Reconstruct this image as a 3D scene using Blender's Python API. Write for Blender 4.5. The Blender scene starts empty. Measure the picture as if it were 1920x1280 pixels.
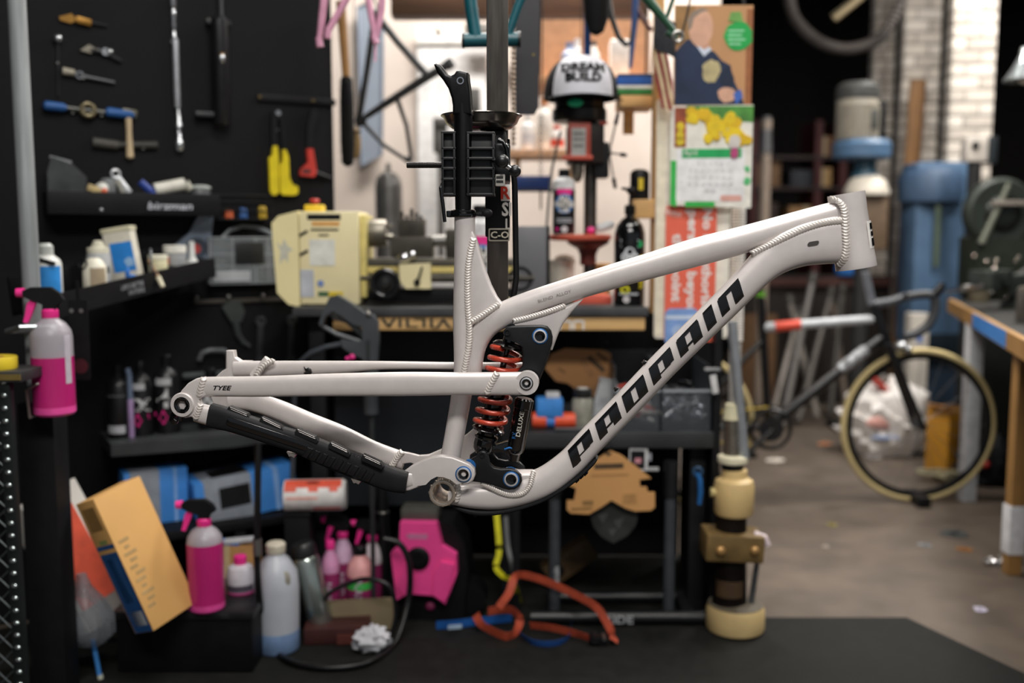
import bpy, bmesh, math, random
from mathutils import Vector, Matrix, Euler
random.seed(7)
scene = bpy.context.scene
COL = scene.collection
# ------------------------------------------------------------------ camera
CAM_Z = 1.10
FPX = 1867.0                      # focal length in pixels of a 1920 wide frame (35 mm lens)
PITCH = math.atan(200 / FPX)
cam_d = bpy.data.cameras.new('camera')
cam_d.lens = 35.0; cam_d.sensor_width = 36.0
cam_d.clip_start = 0.05; cam_d.clip_end = 60
cam = bpy.data.objects.new('camera', cam_d); COL.objects.link(cam)
cam.location = (0, 0, CAM_Z)
cam.rotation_euler = (math.pi / 2 - PITCH, 0, 0)
cam_d.dof.use_dof = True
cam_d.dof.focus_distance = 1.60
cam_d.dof.aperture_fstop = 1.9
scene.camera = cam
# ------------------------------------------------------------------ world, exposure
w = bpy.data.worlds.new('world'); scene.world = w; w.use_nodes = True
w.node_tree.nodes['Background'].inputs[0].default_value = (0.85, 0.92, 1.0, 1)
w.node_tree.nodes['Background'].inputs[1].default_value = 0.25
scene.view_settings.view_transform = 'Standard'
scene.view_settings.look = 'None'
scene.view_settings.gamma = 1.0
scene.view_settings.use_curve_mapping = False
scene.view_settings.exposure = 0.0
# ------------------------------------------------------------------ ceiling tube lights (their housings are built with the ceiling)
CEIL = 3.3
LAMPS = [  # x, y, length x, length y, watts
    (0.2, -0.75, 1.9, 0.60, 112),  # added fill lamp behind the camera, brightens the near side of the frame
    (0.25, 1.35, 1.6, 0.40, 46),
    (0.1, 3.75, 1.4, 0.25, 92),
    (2.2, 3.4, 0.30, 1.8, 78),
    (3.0, 5.3, 1.4, 0.30, 64),
]
for i, (x, y, lx, ly, p) in enumerate(LAMPS):
    ld = bpy.data.lights.new('ceiling_light', 'AREA'); ld.shape = 'RECTANGLE'
    ld.size = lx; ld.size_y = ly; ld.energy = p; ld.color = (1.0, 0.965, 0.92)
    lo = bpy.data.objects.new('ceiling_tube_glow', ld); COL.objects.link(lo)
    lo.location = (x, y, CEIL - 0.115)

# ------------------------------------------------------------------ pixel <-> world
_f = Vector((0, math.cos(PITCH), -math.sin(PITCH)))
_u = Vector((0, math.sin(PITCH), math.cos(PITCH)))
_r = Vector((1, 0, 0))
CAM = Vector((0, 0, CAM_Z))
def ray(px, py):
    return _f + _r * ((px - 960) / FPX) + _u * ((640 - py) / FPX)
def at(px, py, Y):
    d = ray(px, py); return CAM + d * (Y / d.y)
def atz(px, py, Z):
    d = ray(px, py); return CAM + d * ((Z - CAM_Z) / d.z)
def sc(Y, py=640):
    return (at(961, py, Y) - at(960, py, Y)).length
def floorY(py):
    return atz(960, py, 0).y

# ------------------------------------------------------------------ materials
_mats = {}
def lin(c):
    c /= 255.0
    return c / 12.92 if c <= 0.04045 else ((c + 0.055) / 1.055) ** 2.4
def m(hx, rough=0.5, metal=0.0, var=0.14, scale=30, bump=0.0, trans=0.0, coat=0.0, emit=0.0, alpha=1.0, stretch=None):
    key = (hx, rough, metal, var, scale, bump, trans, coat, emit, alpha, stretch)
    if key in _mats: return _mats[key]
    mt = bpy.data.materials.new('mat_' + hx); mt.use_nodes = True
    nt = mt.node_tree; b = nt.nodes['Principled BSDF']
    rgb = [lin(int(hx[i:i + 2], 16)) for i in (0, 2, 4)]
    tc = nt.nodes.new('ShaderNodeTexCoord'); mp = nt.nodes.new('ShaderNodeMapping')
    if stretch: mp.inputs['Scale'].default_value = stretch
    nz = nt.nodes.new('ShaderNodeTexNoise'); nz.inputs['Scale'].default_value = scale; nz.inputs['Detail'].default_value = 4
    nt.links.new(tc.outputs['Object'], mp.inputs[0]); nt.links.new(mp.outputs[0], nz.inputs['Vector'])
    rp = nt.nodes.new('ShaderNodeValToRGB')
    rp.color_ramp.elements[0].position = 0.3; rp.color_ramp.elements[1].position = 0.7
    rp.color_ramp.elements[0].color = [c * (1 - var) for c in rgb] + [1]
    rp.color_ramp.elements[1].color = [min(1, c * (1 + var)) for c in rgb] + [1]
    nt.links.new(nz.outputs['Fac'], rp.inputs[0]); nt.links.new(rp.outputs[0], b.inputs['Base Color'])
    mr = nt.nodes.new('ShaderNodeMapRange')
    mr.inputs[3].default_value = max(0.02, rough - 0.06); mr.inputs[4].default_value = min(1, rough + 0.06)
    nt.links.new(nz.outputs['Fac'], mr.inputs[0]); nt.links.new(mr.outputs[0], b.inputs['Roughness'])
    b.inputs['Metallic'].default_value = metal
    if max(rgb) < .025 and rough >= .45: b.inputs['Specular IOR Level'].default_value = 0.22
    if bump:
        bp = nt.nodes.new('ShaderNodeBump'); bp.inputs['Strength'].default_value = bump; bp.inputs['Distance'].default_value = 0.004
        nt.links.new(nz.outputs['Fac'], bp.inputs['Height']); nt.links.new(bp.outputs[0], b.inputs['Normal'])
    if trans: b.inputs['Transmission Weight'].default_value = trans; b.inputs['IOR'].default_value = 1.3
    if coat: b.inputs['Coat Weight'].default_value = coat; b.inputs['Coat Roughness'].default_value = 0.15
    if emit:
        nt.links.new(rp.outputs[0], b.inputs['Emission Color']); b.inputs['Emission Strength'].default_value = emit
    if alpha < 1: b.inputs['Alpha'].default_value = alpha
    _mats[key] = mt
    return mt

# ------------------------------------------------------------------ geometry collector
def V(*a): return Vector(a)
class G:
    def __init__(s): s.v = []; s.f = []
    def add(s, v, f, mat=None):
        o = len(s.v)
        s.v += [(mat @ Vector(p)) if mat is not None else Vector(p) for p in v]
        s.f += [tuple(i + o for i in q) for q in f]
        return s
    def join(s, g, mat=None): return s.add(g.v, g.f, mat)
    def moved(s, mat):
        g = G(); g.add(s.v, s.f, mat); return g
    def box(s, c, d, rot=(0, 0, 0), bev=0.0):
        """box centred at c with sizes d; bev chamfers the edges"""
        R = Matrix.Translation(Vector(c)) @ Euler([math.radians(a) for a in rot]).to_matrix().to_4x4()
        hx, hy, hz = d[0] / 2, d[1] / 2, d[2] / 2
        if bev <= 0:
            v = [(x * hx, y * hy, z * hz) for x in (-1, 1) for y in (-1, 1) for z in (-1, 1)]
            f = [(0, 1, 3, 2), (4, 6, 7, 5), (0, 4, 5, 1), (2, 3, 7, 6), (0, 2, 6, 4), (1, 5, 7, 3)]
            return s.add(v, f, R)
        b = min(bev, hx * .95, hy * .95, hz * .95)
        bm = bmesh.new(); bmesh.ops.create_cube(bm, size=1)
        for q in bm.verts: q.co = Vector((q.co.x * 2 * hx, q.co.y * 2 * hy, q.co.z * 2 * hz))
        bmesh.ops.bevel(bm, geom=list(bm.edges), offset=b, segments=2, profile=0.6, affect='EDGES')
        bm.verts.index_update()
        s.add([q.co.copy() for q in bm.verts], [tuple(q.index for q in fc.verts) for fc in bm.faces], R); bm.free()
        return s
    def cyl(s, p0, p1, r0, r1=None, n=16, caps=True):
        return s.tube([p0, p1], [r0, r0 if r1 is None else r1], n, caps=caps)
    def tube(s, pts, r, n=10, closed=False, caps=True):
        pts = [Vector(p) for p in pts]; k = len(pts)
        rs = r if isinstance(r, (list, tuple)) else [r] * k
        o = len(s.v); prev = None
        for i in range(k):
            a = pts[(i - 1) % k] if (closed or i > 0) else pts[0]
            b = pts[(i + 1) % k] if (closed or i < k - 1) else pts[-1]
            t = (b - a)
            t = t.normalized() if t.length > 1e-9 else Vector((0, 0, 1))
            if prev is None:
                ref = Vector((0, 0, 1)) if abs(t.z) < 0.9 else Vector((1, 0, 0))
                x = t.cross(ref).normalized()
            else:
                x = (prev - t * prev.dot(t)); x = x.normalized() if x.length > 1e-6 else t.orthogonal().normalized()
            prev = x; y = t.cross(x)
            for j in range(n):
                an = 2 * math.pi * j / n
                s.v.append(pts[i] + (x * math.cos(an) + y * math.sin(an)) * rs[i])
        for i in range(k if closed else k - 1):
            i2 = (i + 1) % k
            for j in range(n):
                j2 = (j + 1) % n
                s.f.append((o + i * n + j, o + i * n + j2, o + i2 * n + j2, o + i2 * n + j))
        if caps and not closed:
            s.f.append(tuple(o + j for j in range(n))[::-1]); s.f.append(tuple(o + (k - 1) * n + j for j in range(n)))
        return s
    def lathe(s, prof, n=20, c=(0, 0, 0), axis=(0, 0, 1), close=False, caps=True):
        """prof: list of (radius, height along axis)"""
        R = Matrix.Translation(Vector(c)) @ Vector((0, 0, 1)).rotation_difference(Vector(axis).normalized()).to_matrix().to_4x4()
        k = len(prof); v = []; f = []
        for (r, z) in prof:
            for j in range(n):
                an = 2 * math.pi * j / n; v.append((r * math.cos(an), r * math.sin(an), z))
        for i in range(k if close else k - 1):
            i2 = (i + 1) % k
            for j in range(n):
                j2 = (j + 1) % n; f.append((i * n + j, i * n + j2, i2 * n + j2, i2 * n + j))
        if not close and caps:
            if prof[0][0] > 1e-6: f.append(tuple(range(n))[::-1])
            if prof[-1][0] > 1e-6: f.append(tuple((k - 1) * n + j for j in range(n)))
        return s.add(v, f, R)
    def prism(s, poly, y0, y1):
        """polygon in x,z extruded along y"""
        n = len(poly)
        v = [(x, y0, z) for x, z in poly] + [(x, y1, z) for x, z in poly]
        f = [tuple(range(n)), tuple(range(2 * n - 1, n - 1, -1))] + [(i, i + n, (i + 1) % n + n, (i + 1) % n) for i in range(n)]
        return s.add(v, f)
    def ball(s, c, r, n=14, k=9, sq=(1, 1, 1)):
        pr = [(max(1e-7, math.sin(math.pi * i / (k - 1))) , -math.cos(math.pi * i / (k - 1))) for i in range(k)]
        g = G().lathe(pr, n)
        return s.join(g, Matrix.Translation(Vector(c)) @ Matrix.Diagonal((r * sq[0], r * sq[1], r * sq[2], 1)))
    def torus(s, c, R, r, axis=(0, 1, 0), n=28, k=8):
        pr = [(R + r * math.cos(2 * math.pi * i / k), r * math.sin(2 * math.pi * i / k)) for i in range(k)]
        return s.lathe(pr, n, c, axis, close=True)

def smooth_path(pts, seg=6):
    """Catmull-Rom through tuples of any length"""
    out = []; n = len(pts)
    for i in range(n - 1):
        p0 = pts[max(0, i - 1)]; p1 = pts[i]; p2 = pts[i + 1]; p3 = pts[min(n - 1, i + 2)]
        for j in range(seg):
            t = j / seg
            out.append(tuple(0.5 * ((2 * b) + (-a + c) * t + (2 * a - 5 * b + 4 * c - d) * t * t + (-a + 3 * b - 3 * c + d) * t ** 3)
                             for a, b, c, d in zip(p0, p1, p2, p3)))
    out.append(tuple(pts[-1])); return out
def circ(cx, cz, r, n=24, sx=1, a0=0, a1=360):
    return [(cx + sx * r * math.cos(math.radians(a0 + (a1 - a0) * i / n)), cz + r * math.sin(math.radians(a0 + (a1 - a0) * i / n))) for i in range(n if a1 - a0 == 360 else n + 1)]
def rrect(x0, z0, x1, z1, r, k=4):
    p = []
    for (cx, cz, a) in ((x1 - r, z1 - r, 0), (x0 + r, z1 - r, 90), (x0 + r, z0 + r, 180), (x1 - r, z0 + r, 270)):
        for i in range(k + 1):
            an = math.radians(a + 90 * i / k); p.append((cx + r * math.cos(an), cz + r * math.sin(an)))
    return p

def text_g(txt, h, thick=0.4, shear=0.0, sx=1.0, bold=0.0):
    """lettering standing in x,z facing -y, capital height h, centred on 0,0"""
    cu = bpy.data.curves.new('lettering', 'FONT'); cu.body = txt; cu.size = 1.0
    cu.align_x = 'CENTER'; cu.align_y = 'CENTER'; cu.shear = shear; cu.resolution_u = 2; cu.offset = bold
    ob = bpy.data.objects.new('lettering', cu); COL.objects.link(ob)
    dg = bpy.context.evaluated_depsgraph_get(); me = bpy.data.meshes.new_from_object(ob.evaluated_get(dg))
    g = G(); k = h / 0.7
    vs = [v.co.copy() for v in me.vertices]
    if vs:
        zc = (min(v.y for v in vs) + max(v.y for v in vs)) / 2; xc = (min(v.x for v in vs) + max(v.x for v in vs)) / 2
        n = len(vs)
        fr = [tuple(p.vertices) for p in me.polygons]
        g.v = [Vector(((v.x - xc) * k * sx, -thick, (v.y - zc) * k)) for v in vs]
        g.f = fr
    bpy.data.objects.remove(ob); bpy.data.curves.remove(cu); bpy.data.meshes.remove(me)
    return g

# ------------------------------------------------------------------ objects
def mesh_obj(name, g, mat, s=1.0, off=Vector((0, 0, 0)), ang=38):
    me = bpy.data.meshes.new(name)
    me.from_pydata([(p - off) * s for p in g.v], [], g.f)
    me.validate(); me.materials.append(mat)
    bm = bmesh.new(); bm.from_mesh(me); bmesh.ops.recalc_face_normals(bm, faces=bm.faces); bm.to_mesh(me); bm.free()
    if ang:
        me.polygons.foreach_set('use_smooth', [True] * len(me.polygons)); me.set_sharp_from_angle(angle=math.radians(ang))
    ob = bpy.data.objects.new(name, me); COL.objects.link(ob)
    return ob
def tag(o, label=None, cat=None, group=None, kind=None):
    if label: o['label'] = label
    if cat: o['category'] = cat
    if group: o['group'] = group
    if kind: o['kind'] = kind
    return o
class Thing:
    """an Empty at the thing's base; parts are given in local units of size s"""
    def __init__(t, name, label, cat, loc, s=1.0, rot=(0, 0, 0), group=None, kind=None, world=False):
        t.e = bpy.data.objects.new(name, None); COL.objects.link(t.e); t.e.empty_display_size = 0.05
        t.e.location = loc; t.e.rotation_euler = [math.radians(a) for a in rot]
        tag(t.e, label, cat, group, kind); t.s = s; t.off = Vector(loc) if world else Vector((0, 0, 0)); t.loc = Vector(loc)
    def part(t, name, g, mat, parent=None, label=None, ang=38):
        o = mesh_obj(name, g, mat, t.s, t.off, ang); o.parent = parent or t.e
        if label: o['label'] = label
        return o
def T(name, label, cat, px, py, Y, rot=0, group=None, kind=None):
    return Thing(name, label, cat, at(px, py, Y), sc(Y, py), rot if isinstance(rot, tuple) else (0, 0, rot), group, kind)
def solo(name, label, cat, px, py, Y, g, mat, rot=0, group=None, kind=None, ang=38):
    o = mesh_obj(name, g, mat, sc(Y, py), ang=ang); o.location = at(px, py, Y)
    o.rotation_euler = [math.radians(a) for a in (rot if isinstance(rot, tuple) else (0, 0, rot))]
    tag(o, label, cat, group, kind); return o
def wobj(name, g, mat, kind=None, parent=None, ang=38, label=None, cat=None):
    o = mesh_obj(name, g, mat, 1.0, ang=ang); tag(o, label, cat, None, kind)
    if parent: o.parent = parent
    return o
# ================================================================== ROOM
FLOOR = m('564b41', 0.6, 0, 0.25, 6, 0.25)
wobj('floor', G().box((1.5, 3.2, -0.05), (9, 12.4, 0.1)), FLOOR, 'structure')
wobj('ceiling', G().box((1.5, 3.2, CEIL + 0.05), (9, 12.4, 0.1)), m('3a3836', 0.8, 0, 0.2, 4), 'structure')
BLACKW = m('0b0b0e', 0.7, 0, 0.2, 5, 0.1)
# oblique black tool wall on the left
WL0 = at(-60, 640, 2.70); WL1 = at(632, 640, 3.24)
WANG = math.degrees(math.atan2(WL1.y - WL0.y, WL1.x - WL0.x))
def YW(px):
    """depth of the tool wall seen at image column px"""
    k = (px - 960) / FPX
    # line WL0 + t*(WL1-WL0), x = k*y*(1/cos-ish)
    c = _f.y
    d = WL1 - WL0
    # X = k * depth, depth along view = y*cos+... approximated at eye level
    a = k / (math.cos(PITCH)) 
    t = (a * WL0.y - WL0.x) / (d.x - a * d.y)
    return WL0.y + t * d.y
g = G(); dx = WL1.x - WL0.x; dy = WL1.y - WL0.y; ln = math.hypot(dx, dy); nx, ny = -dy / ln * 0.05, dx / ln * 0.05
poly = [(WL0.x - dx * .5, WL0.y - dy * .5), (WL1.x, WL1.y), (WL1.x + nx, WL1.y + ny), (WL0.x - dx * .5 + nx, WL0.y - dy * .5 + ny)]
g.add([(x, y, 0) for x, y in poly] + [(x, y, CEIL) for x, y in poly], [(0, 1, 2, 3), (7, 6, 5, 4)] + [(i, (i + 1) % 4, (i + 1) % 4 + 4, i + 4) for i in range(4)])
wobj('wall_left', g, BLACKW, 'structure')
# pale plastered wall behind the bench
xl = at(560, 300, 4.45).x; xr = at(1345, 300, 4.45).x
wobj('wall_back', G().box(((xl + xr) / 2, 4.5, CEIL / 2), (xr - xl, 0.1, CEIL)), m('d9cbc0', 0.8, 0, 0.10, 3, 0.2), 'structure')
# dark hall beyond
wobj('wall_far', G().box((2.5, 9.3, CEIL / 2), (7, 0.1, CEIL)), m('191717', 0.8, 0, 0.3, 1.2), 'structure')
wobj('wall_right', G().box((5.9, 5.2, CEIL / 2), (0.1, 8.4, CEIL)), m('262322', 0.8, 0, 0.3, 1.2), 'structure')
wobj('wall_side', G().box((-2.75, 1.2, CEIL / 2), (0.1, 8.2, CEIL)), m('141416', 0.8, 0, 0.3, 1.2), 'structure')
# wooden beam and lintel over the back opening
for (y0, y1, Y, hx, nm) in ((-60, 34, 3.95, '5a3d28', 0),):
    p0 = at(735, y1, Y); p1 = at(1215, y0, Y)
    wobj('trim_1', G().box(((p0.x + p1.x) / 2, Y, (p0.z + p1.z) / 2), (p1.x - p0.x, 0.10, p1.z - p0.z), bev=0.004), m(hx, 0.6, 0, .3, 3, .2, stretch=(1, 8, 8)), 'structure')
# lamp housings on the ceiling
for i, (x, y, lx, ly, p) in enumerate(LAMPS):
    t = Thing('ceiling_lamp', 'white fluorescent tube fitting on the ceiling, %s' % ['added behind the photographer as frontal fill', 'above the bike frame', 'above the pale back wall', 'over the road bike', 'far down the dark hall'][i], 'lamp', (x, y, CEIL))
    t.part('housing', G().box((0, 0, -0.05), (lx + .06, ly + .06, 0.1), bev=.006), m('d8d8d4', .5))
    t.part('tube', G().box((0, 0, -0.105), (lx, ly, 0.012), bev=.004), m('fff6e8', .5, emit=3.0))
# white brick pillars in the hall: every brick is a part
BR = [m('cfc5b9', .75, 0, .12, 9, .2), m('bdb3a8', .75, 0, .14, 9, .2), m('d8cfc4', .75, 0, .1, 9, .2)]
def pillar(px0, px1, Y, base_hex, name, ztop=CEIL):
    a = at(px0, 150, Y).x; b = at(px1, 150, Y).x; wd = b - a
    core = wobj(name, G().box(((a + b) / 2, Y + .05, ztop / 2), (wd - .012, .088, ztop)), m(base_hex, .85), 'structure')
    bh = 0.075; me = {}
    for r in range(int(ztop / bh)):
        split = 0.33 if r % 2 else 0.66
        for (u0, u1) in ((0, split), (split, 1)):
            key = (round(u1 - u0, 2), (r * 7 + int(u0 * 9)) % 3)
            if key not in me:
                me[key] = mesh_obj('brick', G().box((0, 0, 0), (wd * (u1 - u0) - .008, .104, bh - .009), bev=.003), BR[key[1]]); o = me[key]
            else:
                o = me[key].copy(); COL.objects.link(o)
            o.parent = core; o.location = (a + wd * (u0 + u1) / 2, Y + .05 + random.uniform(-.002, .002), r * bh + bh / 2)
pillar(1637, 1676, 7.2, '77706a', 'wall_pillar_rear')
pillar(1692, 1762, 6.6, '8d857d', 'wall_pillar_middle')
pillar(1782, 1866, 6.0, '8d857d', 'wall_pillar_front')
# black rubber mat in front of the bench, extended beneath to darken the floor
zf = 0.012
a = atz(-400, 1157, zf); b = atz(1700, 1157, zf); c = atz(1980, 1290, zf)
g = G(); cx_ = at(1425, 1157, a.y).x; poly = [(-1.6, 2.55), (-.62, 3.2), (-.62, 3.31), (cx_, 3.31), (cx_, a.y), (b.x, b.y), (c.x, c.y), (1.75, 0.9), (-1.6, 0.9)]
g.add([(x, y, .0005) for x, y in poly] + [(x, y, zf) for x, y in poly], [tuple(range(8, -1, -1)), tuple(range(9, 18))] + [(i, (i + 1) % 9, (i + 1) % 9 + 9, i + 9) for i in range(9)])
o = wobj('rubber_mat', g, m('191917', .75, 0, .25, 25, .3), None, label='large black rubber mat laid on the concrete floor, extended to darken it under the bench', cat='mat')
# ================================================================== BIKE FRAME IN THE STAND
FYAW = math.radians(5.8)
LAT = Vector((math.sin(FYAW), math.cos(FYAW), 0))         # the frame's sideways axis, pointing away from the lens
FC0 = at(960, 640, 1.60)
def F(px, py, w=0.0):
    d = ray(px, py); t = (w - (CAM - FC0).dot(LAT)) / d.dot(LAT); return CAM + d * t
def fs(px, py, w=0.0):
    return (F(px + 1, py, w) - F(px, py, w)).length
PAINT = m('d0c9c7', 0.36, 0.18, 0.03, 60, 0.02, coat=0.25)
WELD = m('d3ccc6', 0.34, 0.25, 0.05, 200)
ALU = m('c6c0bc', 0.25, 0.9, 0.05, 80)
ANOD = m('191a1d', 0.38, 0.3, 0.1, 60)
RUB = m('1b1b1d', 0.6, 0, 0.12, 60, .05)
GLOSS = m('0c0c0e', 0.12, 0.2, 0.1, 40, coat=.6)
CHR = m('d9d9de', 0.14, 1.0, 0.05, 60)
BLUE = m('2b6fb5', 0.3, 0.5, 0.05, 60)
frame = Thing('mountain_bike_frame', 'silver white full-suspension bike frame with red coil spring clamped in the stand', 'bike frame', F(830, 950, 0), world=True)

def sweep(rows, n=22, ex=2.2, seg=5, cap=True):
    """rows: (px, py, half height px, half width m, w)  -> tube whose sections stand across the path in the frame plane"""
    rows = smooth_path(rows, seg) if seg else rows
    P = [F(r[0], r[1], r[4]) for r in rows]; g = G()
    for i, r in enumerate(rows):
        tg = (P[min(i + 1, len(P) - 1)] - P[max(0, i - 1)]).normalized()
        up = LAT.cross(tg).normalized(); hh = r[2] * fs(r[0], r[1], r[4])
        for j in range(n):
            a = 2 * math.pi * j / n; ca, sa = math.cos(a), math.sin(a)
            g.v.append(P[i] + up * (hh * math.copysign(abs(ca) ** (2 / ex), ca)) + LAT * (r[3] * math.copysign(abs(sa) ** (2 / ex), sa)))
    k = len(rows)
    for i in range(k - 1):
        for j in range(n):
            j2 = (j + 1) % n; g.f.append((i * n + j, i * n + j2, (i + 1) * n + j2, (i + 1) * n + j))
    if cap: g.f.append(tuple(range(n))[::-1]); g.f.append(tuple((k - 1) * n + j for j in range(n)))
    return g
def plate(poly, w0, w1, bev=0.0, ref=None):
    """pixel polygon traced at lateral offset ref (default w0), extruded sideways from w0 to w1 at true size"""
    ref = w0 if ref is None else ref
    B = [F(x, y, ref) for x, y in poly]; n = len(B); g = G()
    cen = sum(B, Vector()) / n
    sgn = 1 if w1 > w0 else -1
    QA = [math.radians(a_) for a_ in (0, 22.5, 45, 67.5, 90)]
    rings = ([(w0 + sgn * bev * (1 - math.cos(a_)), bev * (1 - math.sin(a_))) for a_ in QA] + [(w1 - sgn * bev * (1 - math.cos(a_)), bev * (1 - math.sin(a_))) for a_ in QA[::-1]]) if bev else [(w0, 0), (w1, 0)]
    for (ww, ins) in rings:
        for i, p in enumerate(B):
            q = p + LAT * (ww - ref)
            if ins:
                a = (B[i] - B[i - 1]).normalized(); b = (B[(i + 1) % n] - B[i]).normalized()
                nn = LAT.cross(a + b)
                nn = nn.normalized() if nn.length > 1e-6 else Vector()
                if (p + nn * 1e-4 - cen).length > (p - cen).length: nn = -nn
                q = q + nn * ins
            g.v.append(q)
    k = len(rings)
    for i in range(k - 1):
        for j in range(n):
            j2 = (j + 1) % n; g.f.append((i * n + j, i * n + j2, (i + 1) * n + j2, (i + 1) * n + j))
    g.f.append(tuple(range(n))); g.f.append(tuple((k - 1) * n + j for j in range(n))[::-1]); return g
def fcyl(px, py, rpx, w0, w1, n=28, prof=None, g=None, caps=True):
    """round piece whose axis runs sideways, centred on pixel px,py at w0"""
    g = g or G(); s = fs(px, py, w0); c = F(px, py, w0)
    if prof is None: prof = [(rpx * s, 0), (rpx * s, w1 - w0)]
    else: prof = [(r * s, h) for r, h in prof]
    return g.lathe(prof, n, c, LAT, caps=caps)
def bead(pts, r, w, flat=0.55):
    """row-of-coins weld bead along pixel points at lateral offset(s) w"""
    ws = w if isinstance(w, (list, tuple)) else [w] * len(pts)
    rows = smooth_path([(p[0], p[1], q) for p, q in zip(pts, ws)], 10)
    P = [F(*q) for q in rows]
    L = [0]
    for i in range(1, len(P)): L.append(L[-1] + (P[i] - P[i - 1]).length)
    rw = r * fs(rows[0][0], rows[0][1], ws[0]); pitch = rw * 0.78; N = max(4, int(L[-1] / pitch)); sub = 4; g = G(); n = 10
    tot = N * sub; idx = 0
    for i in range(tot + 1):
        d = L[-1] * i / tot
        while idx < len(L) - 2 and L[idx + 1] < d: idx += 1
        t = (d - L[idx]) / max(1e-9, L[idx + 1] - L[idx]); c = P[idx].lerp(P[idx + 1], t)
        tg = (P[idx + 1] - P[idx]).normalized(); nb = tg.cross(LAT).normalized()
        ph = (i % sub) / sub; rr = rw * (0.80 + 0.21 * math.sin(math.pi * ph)) * (0.75 if i in (0, tot) else 1)
        for j in range(n):
            a = 2 * math.pi * j / n
            g.v.append(c + nb * rr * math.cos(a) - LAT * rr * flat * math.sin(a) + tg * rw * 0.55 * (math.sin(a) ** 2 - .5))
    for i in range(tot):
        for j in range(n):
            j2 = (j + 1) % n; g.f.append((i * n + j, i * n + j2, (i + 1) * n + j2, (i + 1) * n + j))
    g.f.append(tuple(range(n))[::-1]); g.f.append(tuple(tot * n + j for j in range(n))); return g
def ftext(txt, px, py, w, h, ang=0, sx=1, shear=0, bold=0):
    """lettering lying on the plane w"""
    t = text_g(txt, h, 0, shear, sx, bold); ca, sa = math.cos(math.radians(ang)), math.sin(math.radians(ang)); g = G()
    g.v = [F(px + p.x * ca - p.z * sa, py - (p.x * sa + p.z * ca), w) for p in t.v]; g.f = t.f; return g

# ---- front triangle
st = frame.part('seat_tube', sweep([(871.5, 404, 19.5, .0168, 0), (871, 500, 19.5, .0168, 0), (869.5, 600, 20, .0168, 0), (871, 690, 20, .0168, 0), (864, 748, 19, .0165, 0), (855, 800, 18.5, .0175, 0), (843, 866, 18.5, .0175, 0)], ex=2.1), PAINT)
tt = frame.part('top_tube', sweep([(1578, 397, 20, .019, 0), (1549, 403, 22, .0195, 0), (1400, 447.5, 26, .020, 0), (1308, 472, 27, .020, 0), (1214, 499.5, 24.5, .019, 0), (1153, 517, 23.5, .018, 0), (1083, 538.5, 22.5, .0175, 0), (1010, 563, 23, .017, 0), (955, 585, 24, .0165, 0), (914, 609, 23, .0155, 0), (892, 648, 20, .014, 0), (886, 704, 16, .012, 0)], ex=2.5), PAINT)
DTR = [(1580, 445, 50, .026, 0), (1545, 449, 47.5, .0265, 0), (1500, 458, 43, .0265, 0), (1458, 477, 37.5, .026, 0), (1420, 509, 30, .0255, 0), (1361, 569, 27.5, .0245, 0), (1248, 680, 26.3, .024, 0), (1170, 762, 26, .024, 0), (1107, 826, 26, .024, 0), (1069, 867, 26, .024, 0), (1017, 904, 27, .025, 0), (950, 924, 27, .027, 0), (893, 927, 24, .028, 0), (845, 923, 18, .028, 0)]
dt = frame.part('down_tube', sweep(DTR, n=36, ex=2.9), PAINT)
# head tube: hollow, slightly waisted, with both rims
hs = fs(1596, 432); h0 = F(1605.5, 502.5); h1 = F(1586.5, 362.5); hl = (h1 - h0).length
pr = [(31, 0), (38.2, 0), (38.6, .02), (38.0, .12), (35.6, .5), (34.6, .78), (35.2, .97), (34.8, 1), (29, 1), (29, .5), (31, 0)]
ht = frame.part('head_tube', G().lathe([(r * hs, z * hl) for r, z in pr], 40, h0, h1 - h0), PAINT)
frame.part('weld_bead', bead([(1556, 374), (1572, 376), (1582, 390), (1585, 412), (1586, 440), (1587, 465), (1583, 486), (1572, 500)], 7.5, [-.012, -.021, -.0255, -.0265, -.027, -.0265, -.024, -.014]), WELD)
frame.part('weld_bead', bead([(1409, 476), (1440, 461), (1470, 446), (1500, 432), (1530, 421), (1555, 415.5), (1580, 413)], 7, [-.0165, -.0225, -.0248, -.0252, -.0252, -.0250, -.0250]), WELD)
# badge on the front of the head tube
g = G()
hax = (h1 - h0).normalized(); fwd = (LAT.cross(hax)).normalized()
if fwd.x < 0: fwd = -fwd
def badge(z0, z1, a0, a1, lift):
    q = G(); N = 8
    for z in (z0, z1):
        for i in range(N + 1):
            a = math.radians(a0 + (a1 - a0) * i / N)
            q.v.append(h0 + hax * (hl * z) + (fwd * math.cos(a) - LAT * math.sin(a)) * (35.0 * hs + lift))
    q.f = [(i, i + 1, i + N + 2, i + N + 1) for i in range(N)]; return q
bd = frame.part('head_badge', badge(.24, .60, 52, -52, .0022), m('e9e6e2', .35))
for (z0, z1) in ((.27, .37), (.40, .46), (.49, .57)):
    frame.part('badge_print', badge(z0, z1, 40, -40, .0030), GLOSS, bd)
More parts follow.
